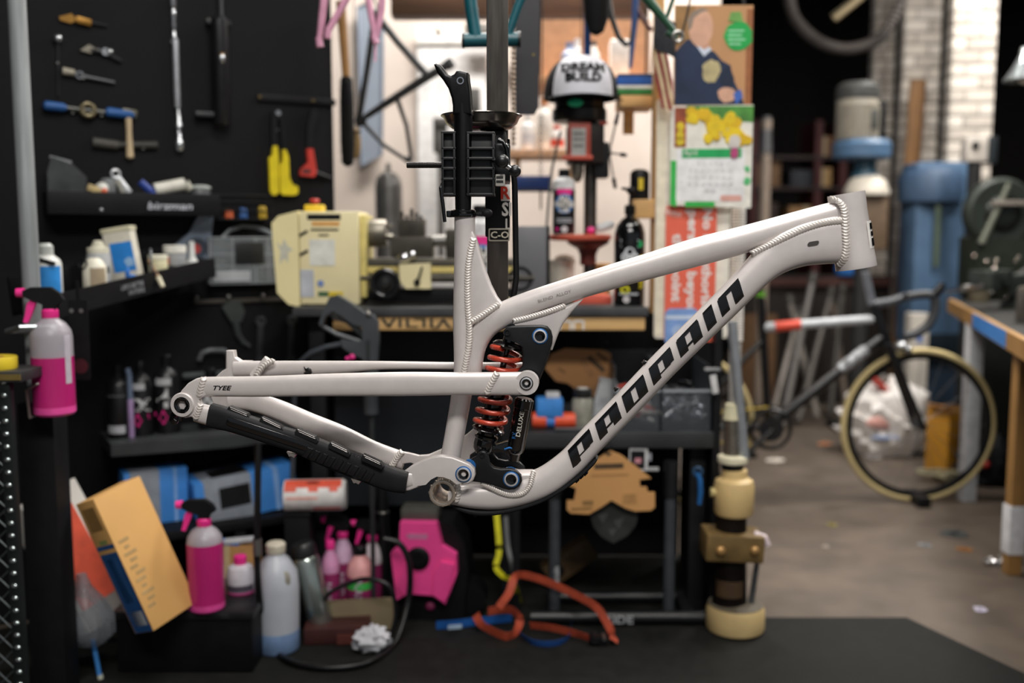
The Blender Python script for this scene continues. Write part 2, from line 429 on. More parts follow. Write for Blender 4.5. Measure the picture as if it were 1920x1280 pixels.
# bottom bracket shell with castellated rim
bs = fs(829, 925, -.038); bc = F(829, 925, -.038); n = 36; g = G()
prof = [(24.5, 0), (24.5, .010), (22.5, .011), (22.5, .066), (24.5, .067), (24.5, .077), (19, .077), (19, .0), (21, -.0006)]
g.lathe([(r * bs, h) for r, h in prof], n, bc, LAT, close=True)
for k in range(12):
    a = 2 * math.pi * k / 12; x = Vector((0, 0, 1)); y = LAT.cross(x)
    g.ball(bc + (x * math.cos(a) + y * math.sin(a)) * 24.3 * bs + LAT * .004, 3.0 * bs, 8, 6)
bbs = frame.part('bottom_bracket_shell', g, m('c9bfb2', .3, .85, .1, 90), label='bare machined aluminium bottom bracket shell')
frame.part('inner_thread', G().lathe([(19.2 * bs, .012), (18.4 * bs, .013), (18.4 * bs, .063), (19.2 * bs, .064)], 36, bc, LAT, close=True), m('a59c94', .35, .8, .2, 200), bbs)
frame.part('weld_bead', bead([(823, 890), (836, 892), (848, 899), (856, 910), (858, 925), (853, 940)], 7, [-.026, -.028, -.029, -.029, -.029, -.028]), WELD)
# gusset between seat tube and top tube
gs = frame.part('gusset', plate([(887, 432), (893, 446), (901, 474), (910, 505), (921, 534), (932, 556), (946, 574), (930, 590), (880, 604), (872, 520), (878, 450)], -.0125, .0125, .004, ref=0), PAINT)
frame.part('weld_bead', bead([(888, 447), (882, 470), (877.5, 500), (876, 540), (877, 580), (880, 612), (879, 645), (873, 680), (868, 708)], 6.4, [-.0145, -.0152, -.0158, -.016, -.016, -.0165, -.0165, -.0165, -.0165]), WELD)
frame.part('weld_bead', bead([(883, 604), (900, 594), (918, 582), (936, 570)], 6.2, [-.017, -.0165, -.0155, -.0135]), WELD)
# shock mount hanging under the top tube
frame.part('shock_mount', plate([(962, 606), (1010, 592), (1060, 574), (1094, 560), (1072, 585), (1056, 606), (1046, 628), (1036, 655), (1012, 652), (990, 630), (975, 618)], -.0145, .0145, .004, ref=0), PAINT)
frame.part('weld_bead', bead([(962, 602), (985, 597), (1010, 590), (1035, 582), (1060, 573)], 6, [-.0142, -.0148, -.015, -.0148, -.0135]), WELD)
# lower shock mount on the down tube, with its bead
frame.part('link_mount', plate([(925, 905), (948, 880), (972, 884), (998, 884), (1003, 900), (985, 925), (940, 930)], -.020, .020, .003, ref=0), PAINT)
frame.part('weld_bead', bead([(902, 905), (920, 914), (940, 924), (960, 928.5), (980, 925), (993, 911), (998, 893), (1001, 882)], 5.2, [-.0285, -.0285, -.0280, -.0272, -.0268, -.026, -.0245, -.022]), WELD)
# decals: letters laid on the down tube
LET = {  # quads (s0, t0, s1, t1) on the letter grid
 'P': [(0, 0, 66, 1), (66, 0, 176, .20), (105, .1, 178, .72), (60, .68, 150, .76)],
 'R': [(0, 0, 66, 1), (66, 0, 176, .20), (105, .1, 178, .68), (60, .62, 150, .73), (118, .6, 180, 1)],
 'O': [(0, 0, 66, 1), (66, 0, 176, .19), (105, .1, 178, .96), (60, .81, 165, 1)],
 'A': [(0, .05, 66, 1), (8, 0, 176, .20), (108, .1, 180, 1), (60, .64, 150, .77)],
 'I': [(0, 0, 74, 1)],
 'N': [(0, .05, 66, 1), (8, 0, 176, .22), (108, .15, 178, 1)]}
def crop(x, y): return (1020 + x / 3.048, 500 + y / 3.048)
starts = [('P', 135, 1050), ('R', 290, 895), ('O', 443, 740), ('P', 597, 583), ('A', 752, 425), ('I', 905, 265), ('N', 988, 190)]
def dt_center(px, py):
    best = None
    for i in range(4, 9):
        a, b = DTR[i], DTR[i + 1]; d = (b[0] - a[0], b[1] - a[1]); t = ((px - a[0]) * d[0] + (py - a[1]) * d[1]) / (d[0] ** 2 + d[1] ** 2)
        tc = max(0, min(1, t)); ds = math.hypot(px - a[0] - d[0] * tc, py - a[1] - d[1] * tc)
        if best is None or ds < best[0]: best = (ds, a[2] + (b[2] - a[2]) * tc, a[3] + (b[3] - a[3]) * tc)
    return best
DEC = m('101113', .22, .1, .5, 14, coat=.4, stretch=(1, 1, 1))
for (ch, ox, oy) in starts:
    g = G()
    for (s0, t0, s1, t1) in LET[ch]:
        nu = max(1, int((s1 - s0) / 24)); nv = max(2, int((t1 - t0) * 9)); o = len(g.v)
        for i in range(nu + 1):
            for j in range(nv + 1):
                s_ = s0 + (s1 - s0) * i / nu; t_ = t0 + (t1 - t0) * j / nv
                px, py = crop(ox + .692 * s_ + 33 * t_, oy - .722 * s_ + 107 * t_)
                ds, hh, hw = dt_center(px, py); q = min(.999, ds / hh)
                g.v.append(F(px, py, -hw * (1 - q ** 2.9) ** (1 / 2.9) - .0007))
        for i in range(nu):
            for j in range(nv):
                a = o + i * (nv + 1) + j; g.f.append((a, a + 1, a + nv + 2, a + nv + 1))
    frame.part('letter', g, DEC, dt)
frame.part('lettering', ftext('BLEND  ALLOY', 1040, 555, -.0182, 5.5, 17.5, 1.25), m('8f8886', .5), tt)
# cable port, bottle screws, skid plate
frame.part('cable_port', plate([(1525 + x * .98 + y * .2, 456.5 - y * .98 - x * -.0 - x * .16) for x, y in rrect(-11, -4.6, 11, 4.6, 4.4)], -.0272, -.0255, ref=-.027), m('3a3634', .6))
for (px, py) in ((1208, 679), (1155, 729)):
    g = G(); c = F(px, py); nrm = (F(px - 8, py - 8) - c).normalized()
    s_ = fs(px, py); g.lathe([(5 * s_, 0), (5 * s_, 3 * s_), (3.4 * s_, 4 * s_), (4.2 * s_, 6.5 * s_), (2.4 * s_, 7 * s_), (2.4 * s_, 4.5 * s_)], 14, c - nrm * 3 * s_, nrm)
    frame.part('bottle_screw', g, GLOSS)
frame.part('skid_plate', sweep([(852, 945, 5, .018, 0), (895, 956, 7, .021, 0), (950, 953, 5.5, .022, 0), (1010, 936, 5, .022, 0), (1050, 915, 5, .022, 0), (1082, 892, 5, .022, 0), (1110, 866, 5, .02, 0), (1119, 856, 3, .016, 0)], ex=3), RUB)
for (px, py) in ((1098, 884), (1090, 890), (1082, 897), (893, 961)):
    frame.part('skid_rib', plate([(px - 6, py), (px, py - 6), (px + 5, py), (px - 1, py + 6)], -.012, .012, .001, ref=0), RUB)

# ---- rear triangle
ss = frame.part('seat_stay', sweep([(380, 725, 17.8, .0095, -.066), (402, 724.5, 18, .0095, -.066), (500, 724, 19, .0095, -.064), (630, 721, 21, .010, -.06), (760, 719.5, 22.3, .0105, -.056), (850, 719, 21.2, .0105, -.054), (925, 719, 21.6, .010, -.051), (986, 718.5, 21.8, .009, -.049)], ex=3.2), PAINT)
frame.part('pivot_boss', fcyl(987.5, 718.5, 22, -.0585, -.0395), PAINT, ss)
frame.part('weld_bead', bead([(932, 699), (926, 710), (918, 725), (912, 738)], 6.5, [-.060, -.0605, -.0605, -.0595]), WELD, ss)
frame.part('weld_bead', bead([(382, 709), (378, 720), (375, 732), (373, 743)], 6.5, [-.0745, -.0755, -.0755, -.0745]), WELD, ss)
frame.part('lettering', ftext('TYEE', 417, 727, -.0760, 8, 0, 1.35, .3, .02), GLOSS, ss)
fss = frame.part('seat_stay', sweep([(440, 691, 14, .009, .066), (520, 690, 13.5, .009, .065), (630, 688, 11.5, .009, .06), (725, 684.5, 7.5, .009, .056), (857, 685.5, 6.5, .009, .054), (940, 686, 7, .009, .05), (985, 688, 9, .009, .049)], ex=3), PAINT)
dr = frame.part('dropout', plate([(381, 707), (366, 710), (352, 718), (340, 731), (331, 746), (328, 760), (333, 775), (346, 784), (358, 782), (369, 790), (388, 776), (382, 766), (374, 756), (372, 749), (386, 741)], -.0755, -.0615, .003), PAINT)
frame.part('axle_boss', fcyl(340.5, 759.5, 22, -.079, -.060, prof=[(15, .01), (15, 0), (21, 0), (22.5, .002), (22.5, .018)], caps=False), PAINT, dr)
g = fcyl(340.5, 759.5, 15, -.080, -.06, 6, prof=[(8, .010), (8.5, .0), (14, -.001), (15, .001), (15, .01)], caps=False); g.join(fcyl(340.5, 759.5, 17, -.0785, -.06, 28, prof=[(10, .01), (10, 0), (17.3, 0), (17.3, .01)], caps=False))
frame.part('axle_nut', g, GLOSS, dr)
frame.part('axle_core', fcyl(340.5, 759.5, 9, -.0725, -.05, 20), m('8a8a8c', .3, .9), dr)
g = plate([(331, 766), (340, 776), (339, 790), (333, 788), (334, 778), (327, 779), (324, 785), (328, 790), (334, 789), (330, 795), (322, 796), (317, 788), (319, 776), (325, 768)], -.072, -.066, .001)
frame.part('derailleur_hanger', g, GLOSS, dr)
# far dropout with the two brake posts
fd = frame.part('dropout', plate([(424, 657), (438, 657), (440, 670), (450, 676.5), (470, 677), (470, 684), (448, 684), (445, 690), (446, 702), (490, 703), (500, 715), (440, 760), (405, 770), (395, 745), (404, 706), (416, 695), (425, 690)], .062, .076, .002, ref=.062), PAINT)
g = G(); s_ = fs(430, 657, .07); c0 = F(431, 657, .069); g.cyl(F(431, 700, .069), c0, 7.5 * s_, 7 * s_, 16)
frame.part('brake_post', g, PAINT, fd)
g = G(); g.cyl(F(476, 706, .060), F(503, 673, .060), 9 * s_, 8 * s_, 16)
frame.part('brake_post', g, PAINT, fd)
frame.part('weld_bead', bead([(480, 705), (486, 695), (496, 684), (514, 676)], 6, [.048] * 4), WELD, fd)
# chain stays
frame.part('chain_stay', sweep([(368, 772, 17, .009, -.068), (395, 779, 18, .0095, -.067), (470, 799, 17, .010, -.064), (560, 828, 18, .010, -.06), (660, 866, 17, .009, -.055), (740, 896, 17, .009, -.048), (775, 897, 15, .0085, -.044)], ex=2.8), PAINT)
frame.part('weld_bead', bead([(376, 757), (373, 766), (369, 776), (366, 785)], 6, [-.0765, -.0775, -.0775, -.0765]), WELD)
PR = [(394, 778, 22, .0125, -.066), (415, 783, 21.5, .0125, -.0655), (440, 790, 20, .0125, -.065), (500, 810, 19, .0125, -.0625), (560, 829, 20, .0125, -.06), (610, 850, 22.5, .0125, -.0575), (680, 877, 23.5, .0125, -.053), (730, 897, 22.5, .0125, -.0515), (764, 904, 20, .0125, -.0500)]
pt = frame.part('chain_guard', sweep(PR, ex=3.4), RUB, label='black rubber chain stay guard with ribs and slots')
frame.part('glossy_panel', sweep([(430, 786, 13, .0131, -.0652), (445, 791, 13.5, .0133, -.0648), (500, 809, 13, .0133, -.0625), (560, 829, 13, .0133, -.06), (592, 842, 11, .0131, -.0583)], ex=3.4), GLOSS, pt)
for (x0, y0, x1, y1) in ((430, 761, 464, 775), (491, 781, 527, 798), (557, 803, 592, 818), (620, 828, 652, 843), (681, 851, 714, 866)):
    dx, dy = x1 - x0, y1 - y0
    frame.part('guard_tab', plate([(x0 - 4, y0 + 6), (x0, y0), (x1, y1), (x1 + 5, y1 + 9), (x1 + 2, y1 + 14), (x0 - 4, y0 + 12)], -.072, -.060, .001, ref=-.07), RUB, pt)
    g = G(); pts = [F(x, y, -.0726) for x, y in ((x0 + 1, y0 + 2), (x1 - 2, y1 + 1), (x1 - 1, y1 + 4.5), (x0 + 3, y0 + 6))]
    g.tube(pts, .00045, 5, closed=True); frame.part('slot_rim', g, m('8f8b89', .35, .6), pt)
for (px, py) in ((434, 809), (546, 852), (667, 902)):
    frame.part('guard_clip', plate([(px - 9, py - 5), (px + 9, py), (px + 5, py + 6), (px, py + 3), (px - 4, py + 4)], -.066, -.058, ref=-.066), ALU, pt)
for k in range(9):
    x = 566 + k * 14.5; y = 838 + k * 5.6
    frame.part('guard_rib', plate([(x, y + 18), (x + 9, y + 21), (x + 20, y + 4), (x + 11, y + 0.5)], -.0740 + k * .00092, -.062 + k * .0010, .0005), m('0d0d0f', .3), pt)
frame.part('lettering', ftext('PROPAIN', 678, 858, -.0685, 5, -20, 1.6, .2), m('0b0b0c', .3), pt)
yk = frame.part('chain_stay_yoke', plate([(757, 884), (772, 873), (790, 864), (808, 857), (826, 854), (848, 857), (866, 864), (880, 870), (889, 879), (891, 891), (887, 901), (878, 908), (868, 909), (858, 905), (846, 896), (832, 891), (818, 890), (806, 896), (796, 906), (784, 914), (768, 920), (752, 922), (744, 915), (744, 905)], -.051, -.036, .003), PAINT)
frame.part('chain_stay', sweep([(430, 752, 14, .009, .068), (470, 752, 17, .009, .067), (520, 767, 18, .009, .064), (580, 793, 19, .009, .06), (640, 817, 19, .009, .056), (700, 845, 18, .009, .05), (758, 864, 16, .009, .045)], ex=2.8), PAINT)
frame.part('weld_bead', bead([(754, 846), (745, 856), (738, 868), (733, 876)], 6, [.034] * 4), WELD)
frame.part('chain_stay_yoke', plate([(748, 846), (764, 852), (785, 857), (805, 852), (828, 842), (850, 830), (874, 815), (897, 796), (899, 803), (896, 850), (886, 880), (862, 893), (845, 880), (800, 868), (785, 874), (770, 868), (752, 870)], .036, .046, .002, ref=.036), PAINT)
for (px, py) in ((576, 694), (640, 826)):
    w_ = .049
    g = plate([(px - 7, py - 7), (px - 4, py - 1), (px + 1, py - 5), (px + 6, py - 2), (px + 8, py + 4), (px + 5, py + 9), (px - 3, py + 9), (px - 8, py + 5), (px - 3, py + 3)], w_, w_ + .008, .001)
    frame.part('cable_clip', g, GLOSS)
# ---- links
def bolt(px, py, w, r, parent, ring=BLUE):
    g = fcyl(px, py, r, w, w + .01, 32, prof=[(r * .80, .002), (r * .86, -.0010), (r * .99, -.0006), (r * 1.0, .012)], caps=False)
    frame.part('bolt_seal', g, ring, parent)
    g = fcyl(px, py, r, w - .0012, w + .01, 32, prof=[(r * .62, .004), (r * .66, -.0022), (r * .84, -.0018), (r * .88, .006)], caps=False)
    o = frame.part('bolt_head', g, m('d4d4d8', .32, .55), parent)
    g = fcyl(px, py, r, w - .003, w + .01, 8, prof=[(r * .30, .006), (r * .32, .0016), (r * .63, .0004), (r * .66, .006)])
    frame.part('bolt_socket', g, GLOSS, parent)
RK = [(944, 619), (950, 613), (960, 611), (990, 610), (1016, 609.5), (1026, 612), (1033, 620), (1036, 632), (1035, 645), (1030, 660), (1022, 684), (1013, 708), (1007, 722), (999, 735), (987, 740), (975, 735), (968, 722), (968, 710), (974, 698), (979, 684), (980, 668), (978, 652), (972, 641), (960, 636), (948, 632), (943, 626)]
rk = frame.part('rocker_link', plate(RK, -.034, -.022, .003), ANOD, label='black anodised upper shock link')
frame.part('rocker_link', plate(RK, .022, .034, .003, ref=-.034), ANOD)
frame.part('rocker_bridge', plate([(985, 650), (1020, 650), (1010, 690), (990, 690)], -.024, .024, .002, ref=-.028), ANOD, rk)
bolt(1012.5, 630, -.0345, 15, rk); bolt(987, 718.5, -.0590, 13, rk, GLOSS)
frame.part('link_pin', fcyl(951, 623, 6, -.0355, .034, prof=[(3, .001), (4, -.001), (6, -.001), (6.3, .003), (6.3, .06)]), ANOD, rk)
LK = [(871, 868), (880, 862), (892, 856), (896, 849), (903, 845), (911, 847), (915, 855), (918, 868), (926, 876), (940, 879), (955, 878), (968, 882), (977, 891), (979, 902), (974, 912), (965, 918), (953, 919), (935, 914), (910, 906), (885, 903), (868, 900)]
lk = frame.part('lower_link', plate(LK, -.034, -.024, .003), ANOD, label='black anodised lower shock link')
frame.part('lower_link', plate(LK, .024, .034, .003, ref=-.034), ANOD)
bolt(869, 889, -.0515, 15.5, lk); bolt(958.5, 898.5, -.0345, 15.5, lk)
frame.part('link_pin', fcyl(904, 853, 5, -.0355, .034, prof=[(2.4, .001), (3.2, -.001), (5, -.001), (5, .06)]), ANOD, lk)
frame.part('bearing_ring', fcyl(880, 873, 12, -.0350, -.03), BLUE, lk)
frame.part('bearing_ring', fcyl(956, 893, 17, .012, .020, prof=[(17, 0), (17, .008)]), BLUE, lk)
# ---- coil shock
A = F(959, 619); B = F(904, 853); ax = (A - B).normalized(); ln = (A - B).length
def onax(t): return B + ax * (ln * t)
s_ = fs(930, 740)
shock = frame.part('shock_body', G().lathe([(9 * s_, 0), (13 * s_, ln * .01), (20 * s_, ln * .05), (21 * s_, ln * .09), (20 * s_, ln * .13), (22 * s_, ln * .14), (22 * s_, ln * .16), (17 * s_, ln * .17), (16.5 * s_, ln * .52), (13 * s_, ln * .53), (6 * s_, ln * .54), (5.5 * s_, ln * .9), (12 * s_, ln * .91), (10 * s_, ln * 1.0)], 28, B, ax), GLOSS)
frame.part('spring_seat', G().lathe([(18 * s_, 0), (30 * s_, 0), (31 * s_, 3 * s_), (28 * s_, 6 * s_), (14 * s_, 9 * s_), (14 * s_, 0)], 28, onax(.20), ax), GLOSS, shock)
frame.part('spring_seat', G().lathe([(12 * s_, 0), (28 * s_, 0), (29 * s_, 4 * s_), (24 * s_, 9 * s_), (12 * s_, 11 * s_)], 28, onax(.865), ax), GLOSS, shock)
N = 190; turns = 7.6; pts = []
x_ = LAT.cross(ax).normalized(); y_ = LAT
ph0 = 0.6
for i in range(N + 1):
    q = i / N
    t = .225 + (.86 - .225) * (q + .018 * math.sin(2 * math.pi * q) * 0)
    a = ph0 + 2 * math.pi * turns * q
    pts.append(onax(t) + (x_ * math.cos(a) + y_ * math.sin(a)) * (28 * s_))
frame.part('coil_spring', G().tube(pts, 5.0 * s_, 12), m('b5402c', .28, .1, .08, 60, coat=.5), shock, label='red coil spring')
frame.part('shock_eye', fcyl(959, 619, 12, -.016, .016, g=None), GLOSS, shock)
frame.part('shock_eye', fcyl(904, 853, 11, -.018, .018), GLOSS, shock)
R0 = F(965, 850, -.004); R1 = F(984, 746, -.004); rl = (R1 - R0)
res = frame.part('reservoir', G().lathe([(10 * s_, -.012), (11 * s_, 0), (15.5 * s_, .004), (16.5 * s_, .01), (16.5 * s_, rl.length * .82), (17.5 * s_, rl.length * .83), (17.5 * s_, rl.length * .97), (14 * s_, rl.length)], 28, R0, rl), GLOSS, shock)
frame.part('piggyback_arm', plate([(900, 842), (925, 836), (950, 828), (962, 826), (975, 840), (972, 855), (958, 858), (945, 848), (925, 850), (905, 856)], -.010, .012, .002, ref=-.01), GLOSS, shock)
frame.part('reservoir_print', ftext('DELUXE', 975, 795, -.0200, 8, 80, 1.15, 0, .01), m('cfcbc0', .5), shock)
frame.part('reservoir_print', ftext('RX', 964, 816, -.0200, 7, 80), BLUE, shock)
g = G().tube([F(x, y, -.016) for x, y in ((946, 842), (955, 839), (965, 841), (966, 848))], 2 * s_, 8)
frame.part('rebound_lever', g, BLUE, shock)

# ---- seat post and collar (fixed in the frame)
sp = frame.part('seatpost', sweep([(868.5, 410, 15, .0145, 0), (868.5, 380, 15, .0145, 0), (868.5, 300, 17, .0155, 0), (868.5, 220, 17.2, .0155, 0), (867, 196, 17.3, .0155, 0)], ex=2, seg=3), m('101012', .34, .4, .1, 40))
frame.part('post_head', plate([(851, 200), (849, 186), (843, 168), (833, 152), (822, 139), (816, 123), (820, 121), (829, 124), (835, 132), (841, 141), (848, 144), (854, 141), (858, 135), (866, 134), (879, 138), (880, 150), (883, 170), (886, 216), (851, 216)], -.0152, .0152, .0045, ref=0), m('101012', .34, .4, .1, 40), sp)
frame.part('clamp_bolt_hole', fcyl(863, 151, 6.5, -.0158, .0156, prof=[(4.6, .004), (4.6, -.0002), (6.8, -.0003), (6.8, .004)]), CHR, sp)
cc = F(868.5, 407); g = G().lathe([(19.6 * s_, 0), (23.5 * s_, 0), (24.5 * s_, 2 * s_), (24 * s_, 7 * s_), (23 * s_, 9 * s_), (23 * s_, 12 * s_), (19.4 * s_, 14 * s_)], 30, cc, (0, 0, 1))
g.box(F(843, 401), (11 * s_, .02, 12 * s_), bev=2 * s_)
col = frame.part('seat_collar', g, GLOSS)
g = G(); g.tube([F(846, 400, -.012), F(838, 402, -.015), F(838, 402, -.015), F(834, 416, -.016), F(830, 380, -.018), F(826, 352, -.02), F(830, 343, -.012)][3:], [3.2 * s_, 3.6 * s_, 3.2 * s_, 2.6 * s_], 10)
frame.part('collar_lever', g, ANOD, col)
g = G().cyl(F(893, 401, 0), F(905, 401, 0), 3.5 * s_, 4.5 * s_, 12).ball(F(913, 399, 0), 8.5 * s_, sq=(1.2, 1, .9))
frame.part('collar_knob', g, RUB, col)
# ================================================================== HANGING REPAIR STAND
SY = 1.66
def S(px, py, Y=SY): return at(px, py, Y)
stand = Thing('repair_stand', 'square steel repair stand post with black ribbed clamp holding the seat post', 'repair stand', S(933, 690), world=True)
ss_ = sc(SY, 400)
PY = 1.765
zt = CEIL
p0 = at(933.5, 588, PY); k = sc(PY, 400)
post = stand.part('post', G().box((p0.x, PY, (zt + p0.z) / 2), (39.5 * k, 39.5 * k, zt - p0.z), bev=2.5 * k), m('55514d', .42, .75, .35, 14, .1, stretch=(6, 6, .6)))
p1 = at(933.5, 262, PY); p2 = at(933.5, 444, PY)
sleeve = stand.part('sleeve', G().box((p0.x, PY, (p1.z + p2.z) / 2), (46 * k, 46 * k, p1.z - p2.z), bev=3 * k), m('0f0f11', .45))
def on_sleeve(g_, px, py, mat, nm, lift=.0008):
    c = at(px, py, PY - 23 * k - lift); g = G(); kk = sc(PY - 23 * k, py)
    g.v = [c + p * kk for p in g_.v]; g.f = g_.f; return stand.part(nm, g, mat, sleeve)
on_sleeve(G().box((0, 0, 0), (17, .6, 31), bev=.2), 948, 361, m('e9e6e0', .5), 'sticker')
on_sleeve(text_g('R', 23, 0, 0, .9, .03), 948, 361, m('c8361f', .5), 'sticker_print', .002)
on_sleeve(text_g('SI', 24, 0, 0, .8, .03), 950, 392, m('e9e6e0', .5), 'sticker_print', .001)
on_sleeve(text_g('L', 20, 0, 0, .8, .02), 953, 420, m('e9e6e0', .5), 'sticker_print', .001)
tagp = on_sleeve(G().prism(rrect(-20, -11, 20, 13, 3), -1.2, 0), 936, 441, m('c9c3b2', .4), 'sticker_plate')
on_sleeve(G().prism(rrect(-17.5, -8.5, 17.5, 10.5, 2), -1.8, -1), 936, 441, m('151515', .5), 'sticker_plate')
on_sleeve(text_g('C-O', 12, 2.8, 0, 1.1, .02), 937, 440, m('e9e2cc', .5), 'sticker_print', .0006)
# clamp head: two ribbed jaws around the seat post
BP = m('161618', .4, 0, .1, 40)
c3 = F(868.5, 305); kx = fs(868, 305)
def jaw(x0, x1, y0, y1, ribs, depth, name, yoff=0.0):
    g = G(); a = at(x0, y1, c3.y - depth); b = at(x1, y0, c3.y - depth)
    g.box(((a.x + b.x) / 2, c3.y + yoff + .004, (a.z + b.z) / 2), (b.x - a.x, depth * 2 - .020, b.z - a.z), bev=.004)
    j = stand.part(name, g, BP)
    for yy in ribs:
        r = at((x0 + x1) / 2, yy, c3.y - depth)
        stand.part('rib', G().box((r.x, c3.y + yoff, r.z), (b.x - a.x + .001, depth * 2 - .004, .0042), bev=.0012), BP, j)
    for xx in (a.x + .002, b.x - .002):
        stand.part('rib', G().box((xx, c3.y + yoff, (a.z + b.z) / 2), (.004, depth * 2 - .004, b.z - a.z), bev=.0012), BP, j)
    return j
jl = jaw(827, 853, 247, 365, (247, 277, 296, 315, 335, 364), .026, 'jaw', .006)
jr = jaw(875, 927, 247, 365, (248, 277, 296, 315, 335, 364), .026, 'jaw', .006)
g = G().cyl(F(763, 309.5, .004), F(840, 309, .004), 5.4 * kx, None, 14)
for i in range(24):
    c = F(765 + i * 2.7, 309.5, .004); g.torus(c, 5.2 * kx, .7 * kx, (1, -.1, 0), 14, 5)
stand.part('threaded_rod', g, m('3c3a39', .35, .8, .2, 60))
g = G().cyl(F(925, 303, -.006), F(934, 303, -.020), 6 * kx, 5 * kx, 14).cyl(F(950, 310, -.006), F(966, 321, -.006), 5 * kx, 4 * kx, 12)
stand.part('knob_shaft', g, CHR)
KNB = m('131315', .34)
stand.part('knob', G().ball(F(941.5, 302, -.020), 13 * kx, 20, 13), KNB)
stand.part('knob', G().ball(F(965.5, 320.5, -.004), 11.3 * kx, 20, 13), KNB)
g = G(); a = F(927, 340, .03); b = F(957, 270, .03)
g.box(((a.x + b.x) / 2, a.y + .03, (a.z + b.z) / 2), (b.x - a.x, .10, b.z - a.z), bev=.004)
stand.part('clamp_arm', g, m('232326', .35, .5, .2, 30))
g = G().tube([F(x, y, -.002) for x, y in ((934, 262), (944, 266), (950, 278), (952, 292))], 4.5 * kx, 10)
stand.part('release_lever', g, GLOSS)
g = G().box(F(938, 338, -.004), (18 * kx, .012, 22 * kx), bev=.002)
lb = stand.part('clamp_label', g, m('a9a6a0', .4, .2))
stand.part('label_stripe', G().box(F(937, 332, -.0110), (13 * kx, .0006, 4 * kx)).box(F(937, 340, -.0110), (13 * kx, .0006, 4 * kx)), m('2a2a2a', .5), lb)
g = G().tube([S(x, y, 1.70) for x, y in ((962, 316), (965, 345), (966, 400), (967, 470), (968, 520), (964, 550), (958, 572))], 6 * ss_, 10)
stand.part('cable_hose', g, m('0c0c0d', .5))
g = G(); c = at(905, 246, 1.69); q = sc(1.69, 240)
g.lathe([(26 * q, -14 * q), (26 * q, -1 * q), (24 * q, 10 * q)], 30, (at(925, 258, 1.70)))
stand.part('bowl_magnet', g, m('18181a', .5))
g = G(); c = at(903, 246, 1.70)
g.lathe([(.0001, 0), (40 * q, 0), (56 * q, 5 * q), (67 * q, 14 * q), (72 * q, 25 * q), (77 * q, 28 * q), (76.5 * q, 29.5 * q), (71 * q, 27 * q), (65 * q, 15 * q), (54 * q, 7 * q), (39 * q, 2 * q), (.0001, 2 * q)], 44, c)
wobj('magnetic_bowl', g, m('74706a', .22, 1.0, .15, 30), None, label='shallow steel parts bowl resting on the clamp of the repair stand', cat='bowl')
# ================================================================== helpers for standing things
def proj(Z, Y):
    v = Vector((0, Y, Z - CAM_Z)); return 640 - FPX * v.dot(_u) / v.dot(_f)
def Tz(name, label, cat, px, Z, Y, rot=0, group=None, kind=None):
    return T(name, label, cat, px, proj(Z, Y), Y, rot, group, kind)
def prints(t, base, items, d=0.5):
    """flat printing: (name, polygon, material) laid on the front of a part at local depth -d"""
    for i, (nm, poly, mt) in enumerate(items):
        t.part(nm, G().prism(poly, -d - .25 - .12 * i, -d + .1), mt, base, ang=0)
def rect(x0, z0, x1, z1): return [(x0, z0), (x1, z0), (x1, z1), (x0, z1)]
def band(R, z0, z1, a0=-70, a1=70, n=12, lift=.4, Rz=None):
    """label wrapped on the front of a round bottle"""
    g = G()
    for z in (z0, z1):
        for i in range(n + 1):
            a = math.radians(a0 + (a1 - a0) * i / n); g.v.append(Vector(((R + lift) * math.sin(a), -(R + lift) * math.cos(a), z)))
    g.f = [(i, i + 1, i + n + 2, i + n + 1) for i in range(n)]; return g
def wrap(g, R, lift=.5):
    q = G(); q.f = g.f
    for p in g.v:
        a = max(-1.4, min(1.4, p.x / R)); q.v.append(Vector(((R + lift) * math.sin(a), -(R + lift) * math.cos(a), p.z)))
    return q
def blob_poly(cx, cz, r, n=14, j=.2, sx=1):
    return [(cx + sx * r * (1 + random.uniform(-j, j)) * math.cos(2 * math.pi * i / n), cz + r * (1 + random.uniform(-j, j)) * math.sin(2 * math.pi * i / n)) for i in range(n)]
def up(g, dz, dx=0, dy=0): return g.moved(Matrix.Translation((dx, dy, dz)))
WHITE = m('e6e2dc', .5); OFFW = m('d8d2c6', .5); BLK = m('121214', .45); DARK = m('1c1c1f', .55); STEEL = m('8c8a86', .35, .8, .2, 30)
CREAM = m('e8dcae', .45, 0, .06, 8); PINK = m('e8318c', .4, 0, .06); RED = m('cf4a38', .45); WOOD = m('c99d64', .6, 0, .22, 5, .15, stretch=(1, 9, 9)); WOODV = m('c69a5f', .6, 0, .22, 5, .15, stretch=(9, 9, 1))
CARD = m('c99a63', .75, 0, .08, 12, .05)
YB = 2.72
ZB = at(900, 576, YB).z
# ================================================================== WORKBENCH
x0 = at(548, 585, YB).x; x1 = at(1216, 585, YB).x
bench = Thing('workbench', 'long black workbench with a timber front rail under the lathe', 'workbench', (0.05, YB + .3, 0))
bench.off = bench.loc.copy()
zb0 = at(900, 593, YB).z
bench.part('worktop', G().box(((x0 + x1) / 2, YB + .32, (ZB + zb0) / 2), (x1 - x0, .64, ZB - zb0), bev=.004), m('3c3d3f', .5, 0, .35, 8, .15))
xr0 = at(622, 600, YB).x; xr1 = at(1211, 600, YB).x; zr = at(900, 620, YB).z
rail = bench.part('front_rail', G().box(((xr0 + xr1) / 2, YB + .035, (zb0 + zr) / 2 - .001), (xr1 - xr0, .05, zb0 - zr - .002), bev=.005), m('d3ab72', .6, 0, .14, 4, .1, stretch=(1, 9, 9)))
k = sc(YB, 606)
def rail_print(poly, px, py, mt, nm):
    c = at(px, py, YB + .008); g = G().prism(poly, -.5, 1.0)
    bench.part(nm, G().add([c + p * k for p in g.v], g.f), mt, rail, ang=0)
INK = m('1d2a2c', .6)
